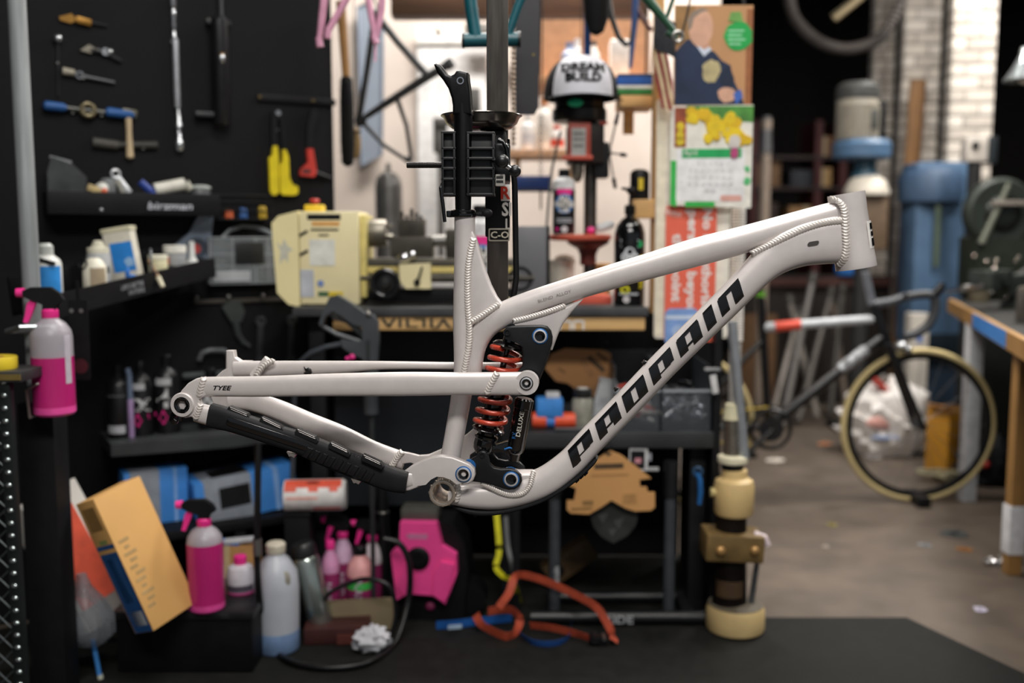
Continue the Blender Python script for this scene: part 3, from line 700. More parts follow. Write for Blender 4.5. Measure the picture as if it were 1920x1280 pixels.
def stroke(a, b, wd):
    d = Vector((b[0] - a[0], b[1] - a[1])); n = Vector((-d.y, d.x)).normalized() * wd / 2
    return [(a[0] + n.x, a[1] + n.y), (b[0] + n.x, b[1] + n.y), (b[0] - n.x, b[1] - n.y), (a[0] - n.x, a[1] - n.y)]
for (a, b, wd) in [((717, 597), (728, 611.5), 4.5), ((728, 611.5), (740, 597), 4.5), ((726, 611), (733, 611), 3), ((750, 597), (750, 613), 5.5), ((764, 597), (764, 613), 5.5), ((764, 612), (784, 612.5), 2), ((777, 598), (796, 598), 2), ((795, 597), (795, 613), 5.5), ((809, 597), (809, 613), 5.5), ((809, 613), (820, 613), 2), ((820, 614), (831, 598.5), 4.5), ((831, 598.5), (844, 614.5), 4.5), ((849, 598), (858, 598), 2), ((849, 606), (858, 606), 2), ((847, 614), (858, 614), 2)]:
    rail_print(stroke((a[0] - 780, 606 - a[1]), (b[0] - 780, 606 - b[1]), wd), 780, 606, INK, 'painted_letter')
for (a, b, wd) in [((1050, 601), (1050, 618), 4), ((1050, 602), (1070, 602), 4), ((1070, 601), (1070, 618), 4), ((1076, 601), (1076, 618), 4), ((1076, 602), (1094, 602), 4), ((1094, 601), (1094, 618), 4)]:
    rail_print(stroke((a[0] - 1072, 606 - a[1]), (b[0] - 1072, 606 - b[1]), wd), 1072, 606, WHITE, 'painted_letter')
# carcass under the top
zs = at(1100, 812, YB).z; zs0 = at(1100, 842, YB).z
xs0 = at(975, 820, YB).x; xs1 = at(1340, 820, YB).x
bench.part('shelf', G().box(((xs0 + xs1) / 2, YB + .26, (zs + zs0) / 2), (xs1 - xs0, .5, zs - zs0), bev=.004), m('2b2d2f', .5, 0, .2, 8))
bench.part('back_panel', G().box(((x0 + xs1) / 2, YB + .57, .44), (xs1 - x0, .02, .84)), m('131316', .6))
bench.part('divider', G().box((xs0 - .01, YB + .30, (zb0 + .02) / 2), (.02, .5, zb0 - .03)), m('17181b', .55))
bench.part('front_panel', G().box(((at(590, 700, YB).x + xs0) / 2, YB + .22, .57), (xs0 - at(590, 700, YB).x - .03, .018, .56)), m('202327', .5, 0, .15, 3))
bench.part('side_panel', G().box((xs1 + .01, YB + .28, .43), (.02, .52, .83)), m('18191c', .55))
for xx in (x0 + .05, xs0 - .03, xs1 - .03):
    bench.part('leg', G().box((xx, YB + .10, zs0 / 2 if xx > 0.4 else zb0 / 2), (.045, .045, zs0 - .026 if xx > 0.4 else zb0 - .026), bev=.003), m('1b1c1f', .5))
# ================================================================== LATHE
YL = 2.88
lt = Tz('bench_lathe', 'cream yellow metal lathe with black handwheel standing on the workbench', 'lathe', 780, ZB, YL)
py0 = proj(ZB, YL)
def q(px, py): return (px - 780, py0 - py)
def bxl(px0, y0, px1, y1, d0, d1, bev=1.5, g=None):
    g = g or G(); a = q(px0, y1); b = q(px1, y0)
    return g.box(((a[0] + b[0]) / 2, (d0 + d1) / 2, (a[1] + b[1]) / 2), (b[0] - a[0], d1 - d0, b[1] - a[1]), bev=bev)
hd = lt.part('headstock', bxl(577, 399, 684, 566, -62, 60, 3), CREAM)
cov = lt.part('gear_cover', G().prism([q(*p) for p in ((540, 407), (576, 398), (576, 571), (555, 566), (535, 545), (531, 480), (528, 420))], -64, 58), m('e9dda9', .45, 0, .05, 6))
lt.part('end_face', G().box((q(690, 0)[0], -4, q(0, 480)[1]), (12, 90, 150), bev=4), m('cfbf74', .5), hd)  # deeper yellow paints in the shading of the headstock's turned side
hp = []
for (a, b, c, d, mt) in ((592, 404, 652, 414, BLK), (600, 417, 650, 425, m('d9a25a', .5)), (598, 430, 648, 433.5, BLK), (612, 440, 630, 443, BLK), (595, 449, 641, 496, m('dcdcd4', .5)), (577.6, 503, 602, 553, m('b9bdc4', .5)), (609, 543, 628, 551, m('2f5a3a', .5)), (628, 543, 654, 551, m('d2b92a', .5))):
    hp.append(('panel_label', rect(*q(a, d), *q(c, b)), mt))
hp.append(('panel_label', circ(*q(614, 528), 6, 16), m('6f86b8', .5)))
for yy in (438, 473):
    hp.append(('panel_label', stroke(q(577.5, yy + 4), q(592, yy - 4), 5), m('2a2a26', .5)))
prints(lt, hd, hp, 62.2)
prints(lt, cov, [('pencil_sketch', [q(*p) for p in ((536, 452), (545, 462), (550, 447), (556, 460), (566, 468), (557, 472), (556, 492), (550, 482), (541, 494), (543, 470))], m('c3c2b2', .6))], 64.2)
es = lt.part('stop_switch', bxl(580, 386, 614, 400, -30, 0, 3), m('e0bd2a', .45), hd, label='yellow emergency stop box')
lt.part('stop_button', G().lathe([(5, 0), (5, 4), (9, 5), (9, 9), (6, 11)], 16, (q(597, 0)[0], -15, q(0, 386)[1])), m('b8352c', .4), es)
SD = m('6f6a60', .38, .7, .3, 14, .15); SB = m('4a463f', .45, .6, .4, 12, .2)
lt.part('chuck', G().lathe([(18, 0), (25, 1), (26, 4), (26, 34), (24, 38), (10, 38)], 24, (*q(690, 0)[:1], -8, q(0, 438)[1]), (1, 0, 0)), SD)
for k3 in range(3):
    a = math.radians(90 + 120 * k3); c = q(733, 438)
    lt.part('chuck_jaw', G().box((c[0], -8 + 13 * math.cos(a), c[1] + 13 * math.sin(a)), (14, 8, 9), (math.degrees(a), 0, 0), bev=1), SD)
tpost = lt.part('tool_post', bxl(752, 412, 800, 446, -30, 10, 2), SB)
for (px, t_) in ((757, 398), (766, 405), (775, 393), (784, 400), (792, 406)): lt.part('tool_bolt', G().cyl((q(px, 0)[0], -14, q(0, 414)[1]), (q(px, 0)[0], -14, q(0, t_)[1]), 3.2, None, 8), SB, tpost)
lt.part('cross_slide', bxl(738, 444, 815, 482, -40, 20, 2), SB)
lt.part('tailstock', bxl(838, 430, 905, 486, -30, 22, 5), SB)
lt.part('tailstock_quill', G().cyl((q(812, 0)[0], -6, q(0, 452)[1]), (q(842, 0)[0], -6, q(0, 452)[1]), 10, 12, 16), STEEL)
lt.part('bed', bxl(684, 484, 1000, 497, -40, 40, 1).join(bxl(684, 510, 1000, 528, -36, 36, 2)), SD)
lt.part('bed_rail', bxl(684, 498, 1000, 510, -38, 34, 1), m('d8c478', .5, 0, .15, 8))
lt.part('chip_tray', bxl(688, 540, 990, 563, -36, 60, 2), BLK)
lt.part('foot', bxl(590, 556, 680, 569, -50, 50, 2), CREAM); lt.part('foot', bxl(930, 556, 990, 569, -50, 50, 2), CREAM)
ap = lt.part('apron', G().prism([q(*p) for p in ((756, 494), (812, 492), (813, 538), (768, 538), (756, 524))], -58, -36), CREAM)
lt.part('apron_lever', G().cyl((*q(788, 528)[:1], -64, q(0, 528)[1]), (q(798, 0)[0], -66, q(0, 498)[1]), 2.2, 1.8, 8).ball((q(788, 0)[0], -62, q(0, 526)[1]), 6), BLK, ap)
g = G().torus((q(731, 0)[0], -70, q(0, 528)[1]), 23, 5.5, (0, 1, 0), 32, 10); lt.part('handwheel', g, GLOSS)
lt.part('wheel_disc', G().lathe([(4, -6), (9, -5), (12, 2), (23, 4), (23, 9), (5, 12), (5, 30)], 24, (q(731, 0)[0], -68, q(0, 528)[1]), (0, 1, 0)), m('1e1e1e', .3))
g = G().cyl((q(752, 0)[0], -52, q(0, 489)[1]), (q(778, 0)[0], -52, q(0, 478)[1]), 4, 6, 10).ball((q(780, 0)[0], -52, q(0, 477)[1]), 7).ball((q(764, 0)[0], -48, q(0, 482)[1]), 11, sq=(1.2, 1, .9)); lt.part('slide_handle', g, CHR)
lt.part('leadscrew', G().cyl((q(684, 0)[0], -48, q(0, 519)[1]), (q(1000, 0)[0], -48, q(0, 519)[1]), 4, None, 10), SB)
gd = lt.part('chip_guard', bxl(962, 425, 1029, 560, -44, -38, 1).join(bxl(1022, 425, 1029, 560, -44, 50, 1)), m('77777a', .4, .4, .2, 6))
g = G(); g.torus((q(975, 0)[0], -46, q(0, 520)[1]), 20, 2.5, (0, 1, 0), 24, 6); lt.part('guard_handle', g, BLK, gd)
# ================================================================== DRILL PRESS
YD = 2.93
dp = Tz('drill_press', 'red and black bench drill press with three-spoke feed handle', 'drill press', 1100, ZB, YD)
py0d = proj(ZB, YD)
def q(px, py): return (px - 1100, py0d - py)
def zc(py): return py0d - py
DRED = m('c4523f', .45, 0, .1, 8)
dp.part('base', G().box((8, 0, zc(560) - 1), (70, 90, zc(548) - 0.5 - 0.5), bev=3), DRED)
dp.part('column', G().cyl((6, 10, zc(550)), (6, 10, zc(200)), 12, None, 20), m('5b5752', .3, .8, .2, 20))
tb = dp.part('table', G().lathe([(12, -2), (54, 0), (57, 3), (57, 9), (54, 11)], 36, (-13, -10, zc(451))), m('c65a45', .45, 0, .1, 10))
dp.part('table_bracket', G().lathe([(15, 0), (15, 18), (20, 30), (38, 40), (40, 46)], 20, (2, 4, zc(497))), m('6a2f28', .5), tb)
dp.part('chuck', G().lathe([(4, 0), (9, 8), (11, 20), (11, 34), (8, 36)], 16, (-20, -18, zc(345))), SD)
hd = dp.part('head', G().box((-6, -4, zc(276)), (66, 70, 72), bev=5), m('2a2422', .45))
fp = dp.part('front_panel', G().box((-18, -41, zc(272)), (40, 5, 66), bev=2), DRED, hd)
prints(dp, fp, [('rating_label', rect(-33, zc(299), -7, zc(250)), m('c9c7c2', .5)), ('rating_text', rect(-30, zc(262), -10, zc(258)), m('7d7b78', .5)), ('rating_text', rect(-30, zc(272), -10, zc(268)), m('8b8987', .5)), ('rating_text', rect(-30, zc(284), -12, zc(279)), m('8b8987', .5))], 44)
dp.part('red_lip', G().box((-22, -34, zc(302)), (56, 22, 8), bev=2), DRED, hd)
dp.part('belt_cover', G().lathe([(20, 0), (48, 1), (50, 6), (50, 22), (46, 26), (46, 30), (44, 54), (40, 58), (8, 60)], 36, (-16, 0, zc(236))), m('141416', .35))
dp.part('power_button', G().ball((-27, -50, zc(206)), 13, sq=(1.1, .5, .6)), m('2fe0a8', .3))
dp.part('side_block', G().box((24, -2, zc(305)), (26, 50, 64), bev=3), m('1a1a1c', .45))
g = G().cyl((16, -12, zc(291)), (42, -12, zc(291)), 6, None, 14); hub = dp.part('feed_hub', g, m('55504c', .35, .7))
for (px, py, d) in ((1152, 222, -30), (1166, 298, -40), (1150, 356, -14)):
    e = Vector((px - 1100, d, zc(py))); c = Vector((38, -12, zc(291)))
    dp.part('feed_spoke', G().cyl(c, e, 1.7, None, 8), STEEL, hub)
    dp.part('spoke_grip', G().cyl(c.lerp(e, .72), e, 4.0, 3.2, 10), BLK, hub)
g = G().cyl((18, -36, zc(241)), (32, -36, zc(240)), 4, 3, 10); dp.part('depth_knob', g, RED)
g = G().tube([(-50, 20, zc(250)), (-58, 14, zc(285)), (-66, 6, zc(320)), (-72, 4, zc(380)), (-76, 6, zc(436))], 2.4, 8); dp.part('power_cord', g, m('5d615c', .6))
# trucker cap on top of the drill
CY = 2.90
cp = Tz('trucker_cap', 'trucker cap with white front panel and black mesh perched on the drill press', 'cap', 1089, at(1089, 186, CY).z, CY)
def dome(rx, ry, rz, a0, a1, n, k, flare=1.0):
    g = G()
    for j in range(k + 1):
        ph = math.pi / 2 * j / k
        for i in range(n + 1):
            a = math.radians(a0 + (a1 - a0) * i / n); c = math.cos(ph) ** .62
            g.v.append(Vector((rx * c * math.sin(a), -ry * c * math.cos(a), rz * math.sin(ph))))
    g.f = [(j * (n + 1) + i, j * (n + 1) + i + 1, (j + 1) * (n + 1) + i + 1, (j + 1) * (n + 1) + i) for j in range(k) for i in range(n)]
    return g
cp.part('mesh_back', dome(70, 78, 76, -180, 180, 40, 10), m('131315', .7, 0, .3, 200, .3))
fr = cp.part('front_panel', dome(71.5, 79.5, 77.5, -50, 50, 20, 10), m('ccccd4', .7, 0, .04, 60))
g = text_g('DREAM', 15, 0, 0, 1.12, .06); g2 = text_g('BUILD', 15, 0, 0, 1.1, .06)
def capmap(g, dz):
    o = G(); o.f = g.f
    for p in g.v:
        z = p.z + dz; ph = math.asin(min(.99, z / 77.5)); c = math.cos(ph) ** .62; a = math.asin(max(-.99, min(.99, p.x / (71.5 * c))))
        o.v.append(Vector((72.6 * c * math.sin(a), -80.8 * c * math.cos(a), z)))
    return o
cp.part('cap_lettering', capmap(g, 49), BLK, fr); cp.part('cap_lettering', capmap(g2, 30), BLK, fr)
g = G(); n = 20
for (r, z) in ((1.0, 1.5), (1.42, -4), (1.42, -6), (1.0, -1)):
    for i in range(n + 1):
        a = math.radians(-62 + 124 * i / n); g.v.append(Vector((70 * (1 + (r - 1) * .45) * math.sin(a), -78 * r * math.cos(a) ** .8, z - 5 * (math.sin(a) ** 2) * r)))
g.f = [((j % 4) * (n + 1) + i, (j % 4) * (n + 1) + i + 1, ((j + 1) % 4) * (n + 1) + i + 1, ((j + 1) % 4) * (n + 1) + i) for j in range(4) for i in range(n)]
cp.part('brim', g, m('141416', .7))
cp.part('top_button', G().ball((0, 0, 76), 4, sq=(1, 1, .6)), BLK)
# ================================================================== bottles on the bench and drill table
def round_bottle(t, prof, mt, name='bottle', n=28): return t.part(name, G().lathe(prof, n), mt)
def oil_bottle(px, Z, Y, label, k=1.0, group=None):
    t = Tz('oil_bottle', label, 'bottle', px, Z, Y, 0, group); R = 21 * k
    b = round_bottle(t, [(R * .94, 0), (R, 2 * k), (R, 78 * k), (R * .98, 82 * k)], m('17181c', .35))
    t.part('white_shoulder', G().lathe([(R * .98, 81.9 * k), (R, 86 * k), (R * .96, 98 * k), (R * .6, 104 * k), (9 * k, 106 * k)], 28), m('d5d5d6', .6, 0, .3, 40))
    t.part('cap', G().lathe([(10 * k, 105 * k), (10.5 * k, 107 * k), (10 * k, 119 * k), (8 * k, 120 * k)], 20), BLK)
    t.part('label_band', band(R, 73 * k, 83 * k, -40, 40), PINK, b)
    ring = [(x, z) for x, z in circ(0, 56 * k, 18 * k, 26)]; ri = [(x, z) for x, z in circ(0, 56 * k, 13 * k, 26)]
    g = G(); g.v = [Vector((x, 0, z)) for x, z in ring + ri]; g.f = [(i, (i + 1) % 26, 26 + (i + 1) % 26, 26 + i) for i in range(26)]
    t.part('label_ring', wrap(g, R, .5), m('3f78b8', .5), b)
    t.part('label_text', wrap(up(text_g('ALL', 9 * k, 0, 0, 1, .04), 66 * k), R, .9), WHITE, b)
    t.part('label_text', wrap(up(text_g('WEATHER', 10 * k, 0, 0, .62, .04), 55 * k), R, .9), WHITE, b)
    t.part('label_text', wrap(up(text_g('LUBE', 8 * k, 0, 0, .7, .03), 44 * k), R, .9), WHITE, b)
    for zz in (26, 21): t.part('label_text', band(R, zz * k, (zz + 3) * k, -42, 42), m('a9abb0', .5), b)
    t.part('label_dot', wrap(G().add([(x, 0, z) for x, z in circ(0, 9 * k, 6 * k, 16)], [tuple(range(16))]), R, .6), m('d8d0d2', .5), b)
    t.part('label_dot', wrap(G().add([(x, 0, z) for x, z in circ(-14 * k, 9 * k, 3.5 * k, 12)], [tuple(range(12))]), R, .6), PINK, b)
    return t
ztab = at(1060, 438, 2.905).z
oil_bottle(1057, (dp.loc.z + (zc(440)) * dp.s) + .001, 2.88, 'black bottle with pink band and blue ring label on the drill press table')
oil_bottle(903, ZB + .001, 2.772, 'black and white chain oil bottle with pink band behind the seat tube on the bench', 1.56)
# black chain cleaner bottle with yellow side print
cb = Tz('cleaner_bottle', 'tall black cleaner bottle with white label and yellow side lettering on the bench', 'bottle', 1179, ZB + .001, 2.80)
b = round_bottle(cb, [(27, 0), (28.5, 3), (28.5, 120), (28, 134), (24, 148), (15, 160), (8, 164), (8, 170)], GLOSS, 'bottle', 32)
cb.part('pump_collar', G().lathe([(9, 168), (10, 170), (10, 184), (7, 186)], 20), BLK)
cb.part('pump_stem', G().cyl((0, 0, 185), (1, 0, 205), 3, None, 10).ball((2, 0, 212), 9, sq=(1, 1, .9)).cyl((-2, 0, 214), (-16, -6, 216), 3.5, 2.5, 10), BLK)
cb.part('label_plate', wrap(G().add([(x, 0, z) for x, z in rrect(-21, 108, 15, 122, 3)], [tuple(range(20))]), 28.5), m('b9bcc2', .5), b)
cb.part('label_text', wrap(up(text_g('BIO-CHEM', 8, 0, 0, .75, .02), 115, -3), 28.5, .9), BLK, b)
for (x, z, r) in ((-3, 98, 10), (-11, 90, 8), (6, 90, 8), (-3, 86, 9)):
    cb.part('label_emblem', wrap(G().add([(a, 0, c) for a, c in circ(x, z, r, 16)], [tuple(range(16))]), 28.5, .6), m('c9ccd0', .5), b)
g = text_g('CLEANER', 9, 0, 0, 1.15, .03).moved(Matrix.Rotation(math.radians(90), 4, 'Y'))
cb.part('label_text', wrap(up(g, 62, 21), 28.5, .6), m('dcc81e', .5), b)
cb.part('label_dot', wrap(G().add([(x, 0, z) for x, z in circ(17, 114, 6, 16)], [tuple(range(16))]), 28.5, .8), m('1fb76a', .5), b)
cb.part('label_dot', wrap(G().add([(x, 0, z) for x, z in circ(-11, 30, 8, 16, 1.1)], [tuple(range(16))]), 28.5, .6), m('d9d22a', .5), b)
cb.part('label_text', band(28.5, 20, 24, -45, 30), m('a9abb0', .5), b)
cb.part('label_dot', wrap(G().add([(x, 0, z) for x, z in circ(-8, 12, 6.5, 16)], [tuple(range(16))]), 28.5, .6), m('c9c4c6', .5), b)
# small things on the drill table and bench
zt_ = dp.loc.z + zc(440) * dp.s
t = Tz('squeeze_bottle', 'small clear squeeze bottle with pink cap lying on the drill press table', 'bottle', 1120, zt_ + .008, 2.88)
t.part('bottle', G().lathe([(3, 0), (7, 3), (8, 8), (8, 30), (5, 35), (3, 36)], 16, (-2, 0, 4), (1, .1, .35)), m('c9cdd0', .3, alpha=.7))
t.part('cap', G().ball((-12, 0, 2), 8, sq=(1, 1, .9)), PINK)
t = Tz('aerosol_can', 'black aerosol can with yellow label on the timber shelf beside the post', 'can', 1199, at(0, 392, 2.86).z + 17 * sc(2.86) - .0004, 2.86)
b = round_bottle(t, [(17, 0), (18, 2), (18, 48), (15, 54), (8, 57)], BLK, 'can')
t.part('label_text', band(18, 18, 40, -14, 14), m('d0b526', .5), b)
# offcuts, sponges and tins on the bench below the drill table
t = Tz('plastic_tub', 'white plastic tub with crumpled rag standing under the drill press table', 'tub', 1052, ZB, 3.02)
t.part('tub', G().lathe([(20, 0), (23, 4), (26, 70), (28, 72), (28, 76), (24, 76), (22, 70), (18, 5)], 24, (0, 0, 0)), m('e4ddd2', .5))
t.part('rag', G().ball((6, 0, 74), 20, 14, 9, (1, 1, .6)), m('5a4632', .8, 0, .4, 20, .4))
t = Tz('sponge_pack', 'green and white sponge pack on the bench in front of the plastic tub', 'sponge', 1062, ZB, 2.94)
t.part('sponge', G().box((6, 0, 10), (36, 24, 16), (0, 0, 10), bev=3), m('6d8a2f', .8)); t.part('white_pad', G().ball((-12, -16, 9), 11, sq=(1.2, .8, .8)), m('e6eae4', .6))
t = Tz('timber_block', 'pale timber block beside the drill press column on the bench', 'wood', 1128, ZB, 3.05)
t.part('block', G().box((0, 0, 34), (30, 26, 68), bev=2), WOODV); t.part('saw_cut', G().box((0, -12, 50), (31, 4, 3)), m('7d5a32', .8))
# ================================================================== post, signs and calendars right of the bench
pz = at(1221, 700, 2.86)
t = Thing('timber_post', 'upright pine post at the end of the workbench', 'post', (pz.x + .006, 2.86, zb0)); k = sc(2.86)
t.part('stud', G().box((0, 0, (CEIL - zb0) / 2), (15 * k, 40 * k, CEIL - zb0), bev=.002), WOODV)
t.part('cleat', G().box((-20 * k, 0, at(0, 392, 2.86).z - zb0), (54 * k, 60 * k, 34 * k), bev=.002), WOOD)
xs = at(1190, 195, 2.98)
sh = Thing('wall_shelf', 'short pine shelf with blue and green mat fixed to the timber post', 'shelf', (xs.x, 2.98, xs.z)); k = sc(2.98)
sh.part('board', G().box((0, 0, 0), (62 * k, 90 * k, 20 * k), bev=.002), WOOD); sh.part('upright', G().box((-6 * k, 45 * k, -20 * k), (20 * k, 5 * k, 60 * k)), WOOD)
mt_ = Thing('rolled_mat', 'blue, white and green striped mat lying on the short pine shelf', 'mat', (xs.x - 4 * k, 2.97, xs.z + 10.5 * k))
for i, (z0, z1, c) in enumerate(((0, 10, '2c7a34'), (10, 17, 'd8d8d0'), (17, 32, '1c55a5'), (32, 37, '3a4a66'))):
    mt_.s = k; mt_.part('layer', G().box((0, 0, (z0 + z1) / 2), (66 - i, 80, z1 - z0 - .2), bev=1.5), m(c, .7))
# pale board carrying the red sign
PBY = 2.80
pb = T('notice_board', 'narrow off white board behind the calendars and the red sign', 'board', 1294, 634, PBY)
pb.part('board', G().prism(rrect(-68, 0, 70, 440, 6), 0, 8), m('efe8da', .6)); pb.part('edge_strip', G().prism(rect(54, 6, 68, 436), -1.5, .2), m('efe9dc', .6)); pb.part('edge_strip', G().prism(rect(-67, 6, -52, 436), -1.5, .2), m('e8dfc9', .6))
sg = T('warning_sign', 'red sign with white sideways lettering below the flower calendar', 'sign', 1292, 642, PBY - .012)
b = sg.part('panel', G().prism(rrect(-47, 2, 47, 254, 5), 0, 3), m('ec6a52', .5, 0, .05))
R90 = Matrix.Rotation(math.radians(90), 4, 'Y')
for (tx, h, x, y0, y1) in (('No unauthorised', 17, 1322, 392, 602), ('persons beyond', 17, 1292, 395, 606), ('this point', 17, 1264, 439, 566)):
    g = text_g(tx, h, 0, 0, 1, .035); wd = max(p.x for p in g.v) * 2; kx = (y1 - y0) / wd
    for p in g.v: p.x *= kx
    g = g.moved(R90); sg.part('sign_lettering', up(g, 642 - (y0 + y1) / 2, x - 1292, -.8), m('f2e7e2', .5), b)
sg.part('sign_logo', up(text_g('Amn', 12, 0, .4, 1, .02).moved(Matrix.Rotation(math.radians(12), 4, 'Y')), 642 - 400, 1256 - 1292, -.8), m('f2cfc6', .5), b)
st_ = T('blue_sticker', 'pale blue rounded sticker with white band on the foot of the red sign', 'sticker', 1278, 648, PBY - .020)
b = st_.part('sheet', G().prism(rrect(-32, 0, 32, 70, 12), 0, 1.2), m('7fa2da', .5)); prints(st_, b, [('white_band', rect(-31, 50, 31, 57), m('cfdcf0', .5)), ('mark', blob_poly(-6, 28, 12, 10), m('a9c0e6', .5))], .1)
# portrait calendar: a man in a navy jacket before a timber door
pc = T('portrait_calendar', 'calendar picture of a man in a navy jacket with green splash', 'calendar', 1335, 199, PBY - .03)
b = pc.part('sheet', G().prism(rect(-73, 0, 73, 184), 0, 1.5), m('c08f62', .6, 0, .1, 4, stretch=(4, 4, .5)))
def pp(*pts): return [(x - 1335, 199 - y) for x, y in pts]
SK = m('d3a48a', .6); NAVY = m('1c2c4a', .7, 0, .25, 14)
prints(pc, b, [
    ('door_edge', pp((1396, 22), (1408, 22), (1408, 198), (1396, 198)), m('9a5f38', .6)),
    ('door_panel', pp((1262, 16), (1300, 16), (1300, 90), (1262, 90)), m('9c7444', .6)),
    ('jacket', pp((1264, 100), (1284, 78), (1300, 76), (1318, 92), (1338, 100), (1352, 116), (1368, 124), (1374, 150), (1384, 170), (1396, 196), (1264, 197)), NAVY),
    ('shirt_collar', pp((1292, 76), (1306, 92), (1318, 108), (1332, 96), (1326, 88)), m('cdd6e6', .6)),
    ('neck', pp((1294, 62), (1300, 82), (1318, 96), (1328, 90), (1326, 72)), m('c2917a', .6)),
    ('head', [(x - 1335, 199 - y) for x, y in circ(1311, 56, 24, 20, .98)] and [(1311 + 23 * math.cos(a) - 1335, 199 - 56 + 35 * math.sin(a)) for a in [2 * math.pi * i / 22 for i in range(22)]], SK),
    ('hair', pp((1288, 62), (1286, 40), (1296, 26), (1312, 20), (1326, 24), (1312, 28), (1298, 38), (1294, 56)), m('8d7d70', .7)),
    ('puppy', blob_poly(1332 - 1335, 199 - 134, 21, 16, .15, .8), m('b8aa80', .8, 0, .3, 30)),
    ('sleeve', pp((1346, 140), (1366, 124), (1376, 150), (1370, 164), (1350, 160)), m('16233c', .7)),
    ('hand', blob_poly(1362 - 1335, 199 - 178, 14, 14, .12, 1.25), SK),
    ('splash', blob_poly(1381 - 1335, 199 - 72, 27, 18, .08, 1.0), m('17a34a', .6)),
    ('splash_text', pp((1362, 60), (1392, 60), (1392, 63), (1362, 63)), m('9ad6b0', .6)), ('splash_text', pp((1362, 68), (1388, 68), (1388, 71), (1362, 71)), m('9ad6b0', .6)),
    ('splash_text', pp((1362, 76), (1394, 76), (1394, 79), (1362, 79)), m('9ad6b0', .6)), ('splash_text', pp((1364, 84), (1386, 84), (1386, 87), (1364, 87)), m('9ad6b0', .6)),
    ('splash_drip', pp((1366, 28), (1384, 27), (1390, 46), (1362, 44)), m('6ea351', .6)),
    ('blue_cuff', pp((1374, 176), (1388, 168), (1392, 182), (1380, 196)), m('3f66b8', .6))], .0)
# flower calendar
fc = T('flower_calendar', 'calendar with yellow flowers and a white date page', 'calendar', 1331, 390, PBY - .034)
b = fc.part('sheet', G().prism([(-76, 6), (77, 0), (77, 190), (-76, 188)], 0, 1.5), m('e9e6dc', .6))
def pp(*pts): return [(x - 1331, 390 - y) for x, y in pts]
it = [('red_berries', pp((1262, 205), (1284, 205), (1284, 278), (1262, 278)), m('9a4a2c', .6, 0, .5, 20)),
      ('leaf_ground', pp((1284, 202), (1408, 202), (1408, 232), (1284, 226)), m('4b8a3a', .6, 0, .4, 20)),
      ('green_border', pp((1256, 302), (1268, 302), (1268, 388), (1256, 384)), m('2fb34a', .6)), ('date_page', [(x - 1331, 390 - y) for x, y in rrect(1267, 282, 1394, 377, 4)], m('ecebec', .6)),
      ('page_header', pp((1277, 281), (1388, 280), (1388, 297), (1277, 298)), m('17a65b', .6)), ('green_border', pp((1284, 378), (1340, 378), (1340, 388), (1284, 388)), m('2fb34a', .6)),
      ('red_mark', [(x - 1331, 390 - y) for x, y in rrect(1350, 366, 1390, 377, 4)], m('dfa89c', .6)), ('leaf_print', blob_poly(1400 - 1331, 390 - 340, 7, 9, .4), m('5cc07a', .6)), ('leaf_print', blob_poly(1400 - 1331, 390 - 318, 6, 9, .4), m('5cc07a', .6))]
prints(fc, b, it, .0)
random.seed(3)
for i in range(34):
    x = random.uniform(1290, 1404); z = random.uniform(218, 268) if x > 1320 else random.uniform(212, 232)
    fc.part('flower', G().prism(blob_poly(x - 1331, 390 - z, random.uniform(7, 12), 9, .2), -2.0 - .05 * i, 0), m('e8c81c' if i % 3 else 'd9b014', .6), b, ang=0)
for z in (240, 256, 268): fc.part('flower', G().prism(blob_poly(1273 - 1331, 390 - z, 8, 9, .2), -2.4, 0), m('dcc22a', .6), b, ang=0)
fc.part('doll_print', G().prism(blob_poly(1374 - 1331, 390 - 268, 13, 12, .1, .8), -3.9, 0), m('cfc9c4', .6), b, ang=0); fc.part('doll_print', G().prism(blob_poly(1374 - 1331, 390 - 288, 10, 12, .1, .8), -4.0, 0), m('b8487c', .6), b, ang=0)
fc.part('header_text', up(text_g('April', 10, 0, 0, .9), 390 - 289, 1292 - 1331, -2.6), WHITE, b)
for r in range(5):
    row = '  '.join('%2d' % d for d in range(r * 7 + 1, min(r * 7 + 8, 31)))
    fc.part('dates', up(text_g(row, 5, 0, 0, 1.15), 390 - (308 + r * 12.5), 1330 - 1331, -2.4), m('b5b6b8', .6), b)
# striped flag draped beside the calendar
fl = T('striped_flag', 'small red and cream striped flag with dark corner hanging beside the calendar', 'flag', 1243, 206, PBY - .06)
def fpt(u, v): return Vector((-16 + 34 * u, 2.5 * math.sin(u * 6 + v * 4), 118 - 116 * v - 14 * u * (1 - v) + 2 * math.sin(u * 5)))
NS = 5; K = 10
for sidx in range(NS):
    g = G()
    for j in range(K + 1):
        for e in (0, 1):
            u = (sidx + e) / NS + (j / K - .5) * .8; g.v.append(fpt(max(0, min(1, u)), j / K))
    g.f = [(2 * j, 2 * j + 1, 2 * j + 3, 2 * j + 2) for j in range(K)]
    fl.part('stripe', g, m('8a2f30' if sidx % 2 == 0 else 'd8c39c', .8))
g = G()
for j in range(7):
    for u in (-.1, .5, 1.1): p = fpt(u, -.55 + j / 6 * .62); p.y -= 2; g.v.append(p)
g.f = [(3 * j + i, 3 * j + i + 1, 3 * j + i + 4, 3 * j + i + 3) for j in range(6) for i in range(2)]
fl.part('canton', g, m('26282e', .8, 0, .6, 60))
fl.part('flag_cord', G().cyl((-16, 2, 175), (-24, 4, 60), .8, None, 6), BLK)
